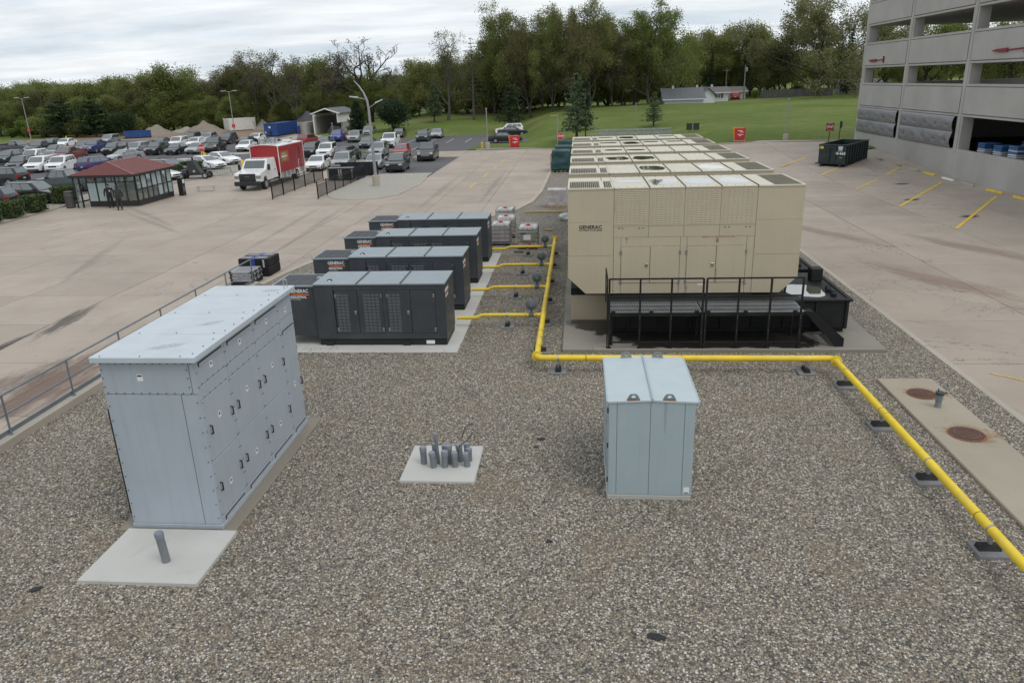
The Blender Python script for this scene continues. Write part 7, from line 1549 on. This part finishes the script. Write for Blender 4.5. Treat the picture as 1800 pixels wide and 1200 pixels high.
tree('bigpine', -106.5, 153, 7.4, 'dark spreading pine at the lot edge, left of two', 1.15); tree('bigpine', -99.5, 152.5, 7.2, 'dark spreading pine at the lot edge, right of two', 1.1); tree('darkbush', -93.5, 153.5, 5.2, 'dark evergreen shrub right of the spreading pines', 1.0)
tree('cedar', -39.6, 137, 5.4, 'dark cone shaped cedar by the salt shed', .95); tree('darkbush', -32.2, 133.5, 5.6, 'large dark evergreen shrub at the corner of the lot', 1.15)
tree('pine', -26.9, 144.0, 7.0, 'young bluish pine on the bank above the far lot', 1.1); tree('pine2', -11.2, 129, 7.8, 'dark young pine with a clear trunk above the white SUV', 1.05); tree('pine', -.3, 100.3, 8.6, 'tall young pine beside the road behind the stop sign', 1.1); tree('pine2', .9, 101.5, 7.6, 'young pine close behind the tall roadside pine', .5); tree('pine', 10.2, 107.5, 4.6, 'small spreading pine on the grass beyond the steel girders', 1.25)
tree('spruce', 30.5, 186, 10.5, 'dark narrow spruce behind the bungalow, left one', .8); tree('spruce', 37.6, 184, 11.5, 'dark narrow spruce behind the utility pole', .9); tree('spruce', 27.0, 190, 9.5, 'small dark spruce at the left behind the bungalow', .8)
tree('full', 33.0, 200, 16, 'bright green tree behind the hill houses, left one', .8); tree('full2', 42, 198, 16.5, 'bright green tree behind the hill houses, right one', .8); tree('bare3', 38, 206, 17, 'bare tree top between the two bright green trees', .7); tree('airy3', 25, 192, 14, 'airy green tree right of the broad airy tree', .9); tree('airy', 66, 186, 20, 'airy tree between the oak and the garage', .8); tree('full', 74, 178, 15, 'green tree seen through the garage decks, left', 1.1); tree('full2', 88, 170, 14, 'green tree seen through the garage decks, right', 1.2); tree('airy3', 100, 165, 18, 'tall tree seen through the upper garage deck', 1.1); tree('spruce', 63, 192, 15, 'dark spruce against the garage corner', .8); tree('full2', 47, 190, 12, 'leafy tree left behind the big oak', 1.0)
tree('bush', 38.3, 174.5, 1.9, 'round clipped shrub at the foot of the utility pole', .9); tree('darkbush', 26.5, 163.8, 1.0, 'low dark bushes in front of the bungalow', 1.6); tree('darkbush', 49, 182, 2.4, 'dark bush under the left of the big oak', 1.3)
rw = random.Random(3)
def where(x): return 'near the left frame edge' if x < -116 else ('behind the spreading pines' if x < -95 else ('behind the dirt mounds' if x < -80 else ('behind the white container' if x < -68 else ('behind the blue compactor' if x < -57 else 'behind the salt shed'))))
KD = dict(full='round leafy green tree', full2='dense leafy green tree', airy3='tall airy green tree', airy='tall open crowned tree', airy2='brownish budding tree', bare3='thin nearly bare tree')
keys = ['full', 'full2', 'airy3', 'airy', 'full2', 'airy2', 'full', 'bare3']
for i in range(30):
    x = -148+i*3.5+rw.uniform(-1.2, 1.2); y = rw.uniform(168, 182); k_ = keys[rw.randrange(8)]; h = rw.uniform(9.6, 12.0)+(2.4 if -86 < x < -54 else 0)
    tree(k_, x, y, h, KD[k_]+' in the wood edge '+where(x), rw.uniform(1.0, 1.4), None, 'trees of the wood edge')
for i in range(26):
    x = -146+i*3.9+rw.uniform(-1, 1); tree(rw.choice(['full2', 'full2', 'full']), x, rw.uniform(163.5, 168), rw.uniform(5.5, 8.2), 'low leafy young tree at the front of the wood '+where(x), rw.uniform(1.0, 1.3), None, 'trees of the wood edge')
for i, (k_, x, y, h, wd_) in enumerate((('airy3', -16.5, 153, 17, .9), ('full', -10.5, 154, 15, .9), ('airy3', -7.0, 151, 17.5, .85), ('airy', -2.8, 152, 18.5, .75), ('full2', 3.8, 156, 15.5, .9), ('airy3', 8.6, 158, 16, .9), ('full', 17.5, 166, 14.5, 1.0), ('airy2', 11.0, 160, 17, .8), ('full2', -16.0, 160, 14, .9), ('full2', 22.5, 178, 13, 1.0), ('full', 28.5, 196, 15, 1.0), ('full2', 46, 205, 15, 1.1))):
    tree(k_, x, y, h, KD[k_]+' in the second row of the grove, '+('at its left end' if x < -12 else ('left of its middle' if x < -4 else ('right of its middle' if x < 10 else 'behind the hill houses'))), wd_, None, 'second row of the grove')
SD = dict(bush='light green shrub', bush2='olive green shrub')
for i in range(40):
    x = -146+i*2.5+rw.uniform(-.9, .9); y = rw.uniform(152, 163) if x < -92 else rw.uniform(165, 171); k_ = rw.choice(['bush', 'bush2', 'bush2']); tree(k_, x, y, rw.uniform(2.0, 5.2), SD[k_]+' in the undergrowth '+where(x), rw.uniform(.8, 1.3), None, 'undergrowth shrubs')
for i in range(22):
    x = -34+i*2.3+rw.uniform(-.8, .8); k_ = rw.choice(['bush2', 'bush2', 'bush']); tree(k_, x, rw.uniform(156, 166), rw.uniform(3.0, 6.0), SD[k_]+' under the central grove, '+('left part' if x < -20 else ('middle part' if x < 0 else 'right part')), rw.uniform(.9, 1.3), None, 'undergrowth of the grove')
# ---- the wood beyond, one mass
wc = bpy.data.collections.new('wood_source')
for k_ in ('full', 'full2', 'airy3', 'airy2', 'airy'):
    bm = bmesh.new(); bm.from_mesh(PRO[k_][0]); nb = len(bm.faces); bm.from_mesh(PRO[k_][1]); me = bpy.data.meshes.new('wood'); bm.to_mesh(me); bm.free(); me.materials.append(PRO[k_][0].materials[0]); me.materials.append(PRO[k_][1].materials[0])
    me.polygons.foreach_set('material_index', [0 if i < nb else 1 for i in range(len(me.polygons))]); me.transform(Matrix.Scale(12.5/BASEH[k_], 4)); ob = bpy.data.objects.new('wood', me); wc.objects.link(ob)
pts = []
for i in range(430):
    x, y = rw.uniform(-240, 150), rw.uniform(188, 262)
    if x > 20: y += 14
    pts.append((x, y, land(x, y)-.1))
me = bpy.data.meshes.new('woodland'); me.from_pydata(pts, [], []); wd = mk('woodland', me, LF, None, kind='stuff'); wd['label'] = 'mixed spring wood forming the far tree line'
n2 = bpy.data.node_groups.new('wood', 'GeometryNodeTree'); n2.interface.new_socket('Geometry', in_out='INPUT', socket_type='NodeSocketGeometry'); n2.interface.new_socket('Geometry', in_out='OUTPUT', socket_type='NodeSocketGeometry')
n = n2.nodes; gi = n.new('NodeGroupInput'); go_ = n.new('NodeGroupOutput'); mp_ = n.new('GeometryNodeMeshToPoints'); ci = n.new('GeometryNodeCollectionInfo'); ci.inputs[0].default_value = wc; ci.inputs[1].default_value = True; ci.inputs[2].default_value = True
io = n.new('GeometryNodeInstanceOnPoints'); io.inputs['Pick Instance'].default_value = True; rs = n.new('FunctionNodeRandomValue'); rs.data_type = 'FLOAT'; rs.inputs[2].default_value = .62; rs.inputs[3].default_value = .98
rr = n.new('FunctionNodeRandomValue'); rr.data_type = 'FLOAT_VECTOR'; rr.inputs[0].default_value = (0, 0, 0); rr.inputs[1].default_value = (0, 0, 6.28); k = n2.links.new
k(gi.outputs[0], mp_.inputs[0]); k(mp_.outputs[0], io.inputs['Points']); k(ci.outputs[0], io.inputs['Instance']); k(rs.outputs[1], io.inputs['Scale']); k(rr.outputs[0], io.inputs['Rotation']); k(io.outputs[0], go_.inputs[0])
wd.modifiers.new('wood', 'NODES').node_group = n2
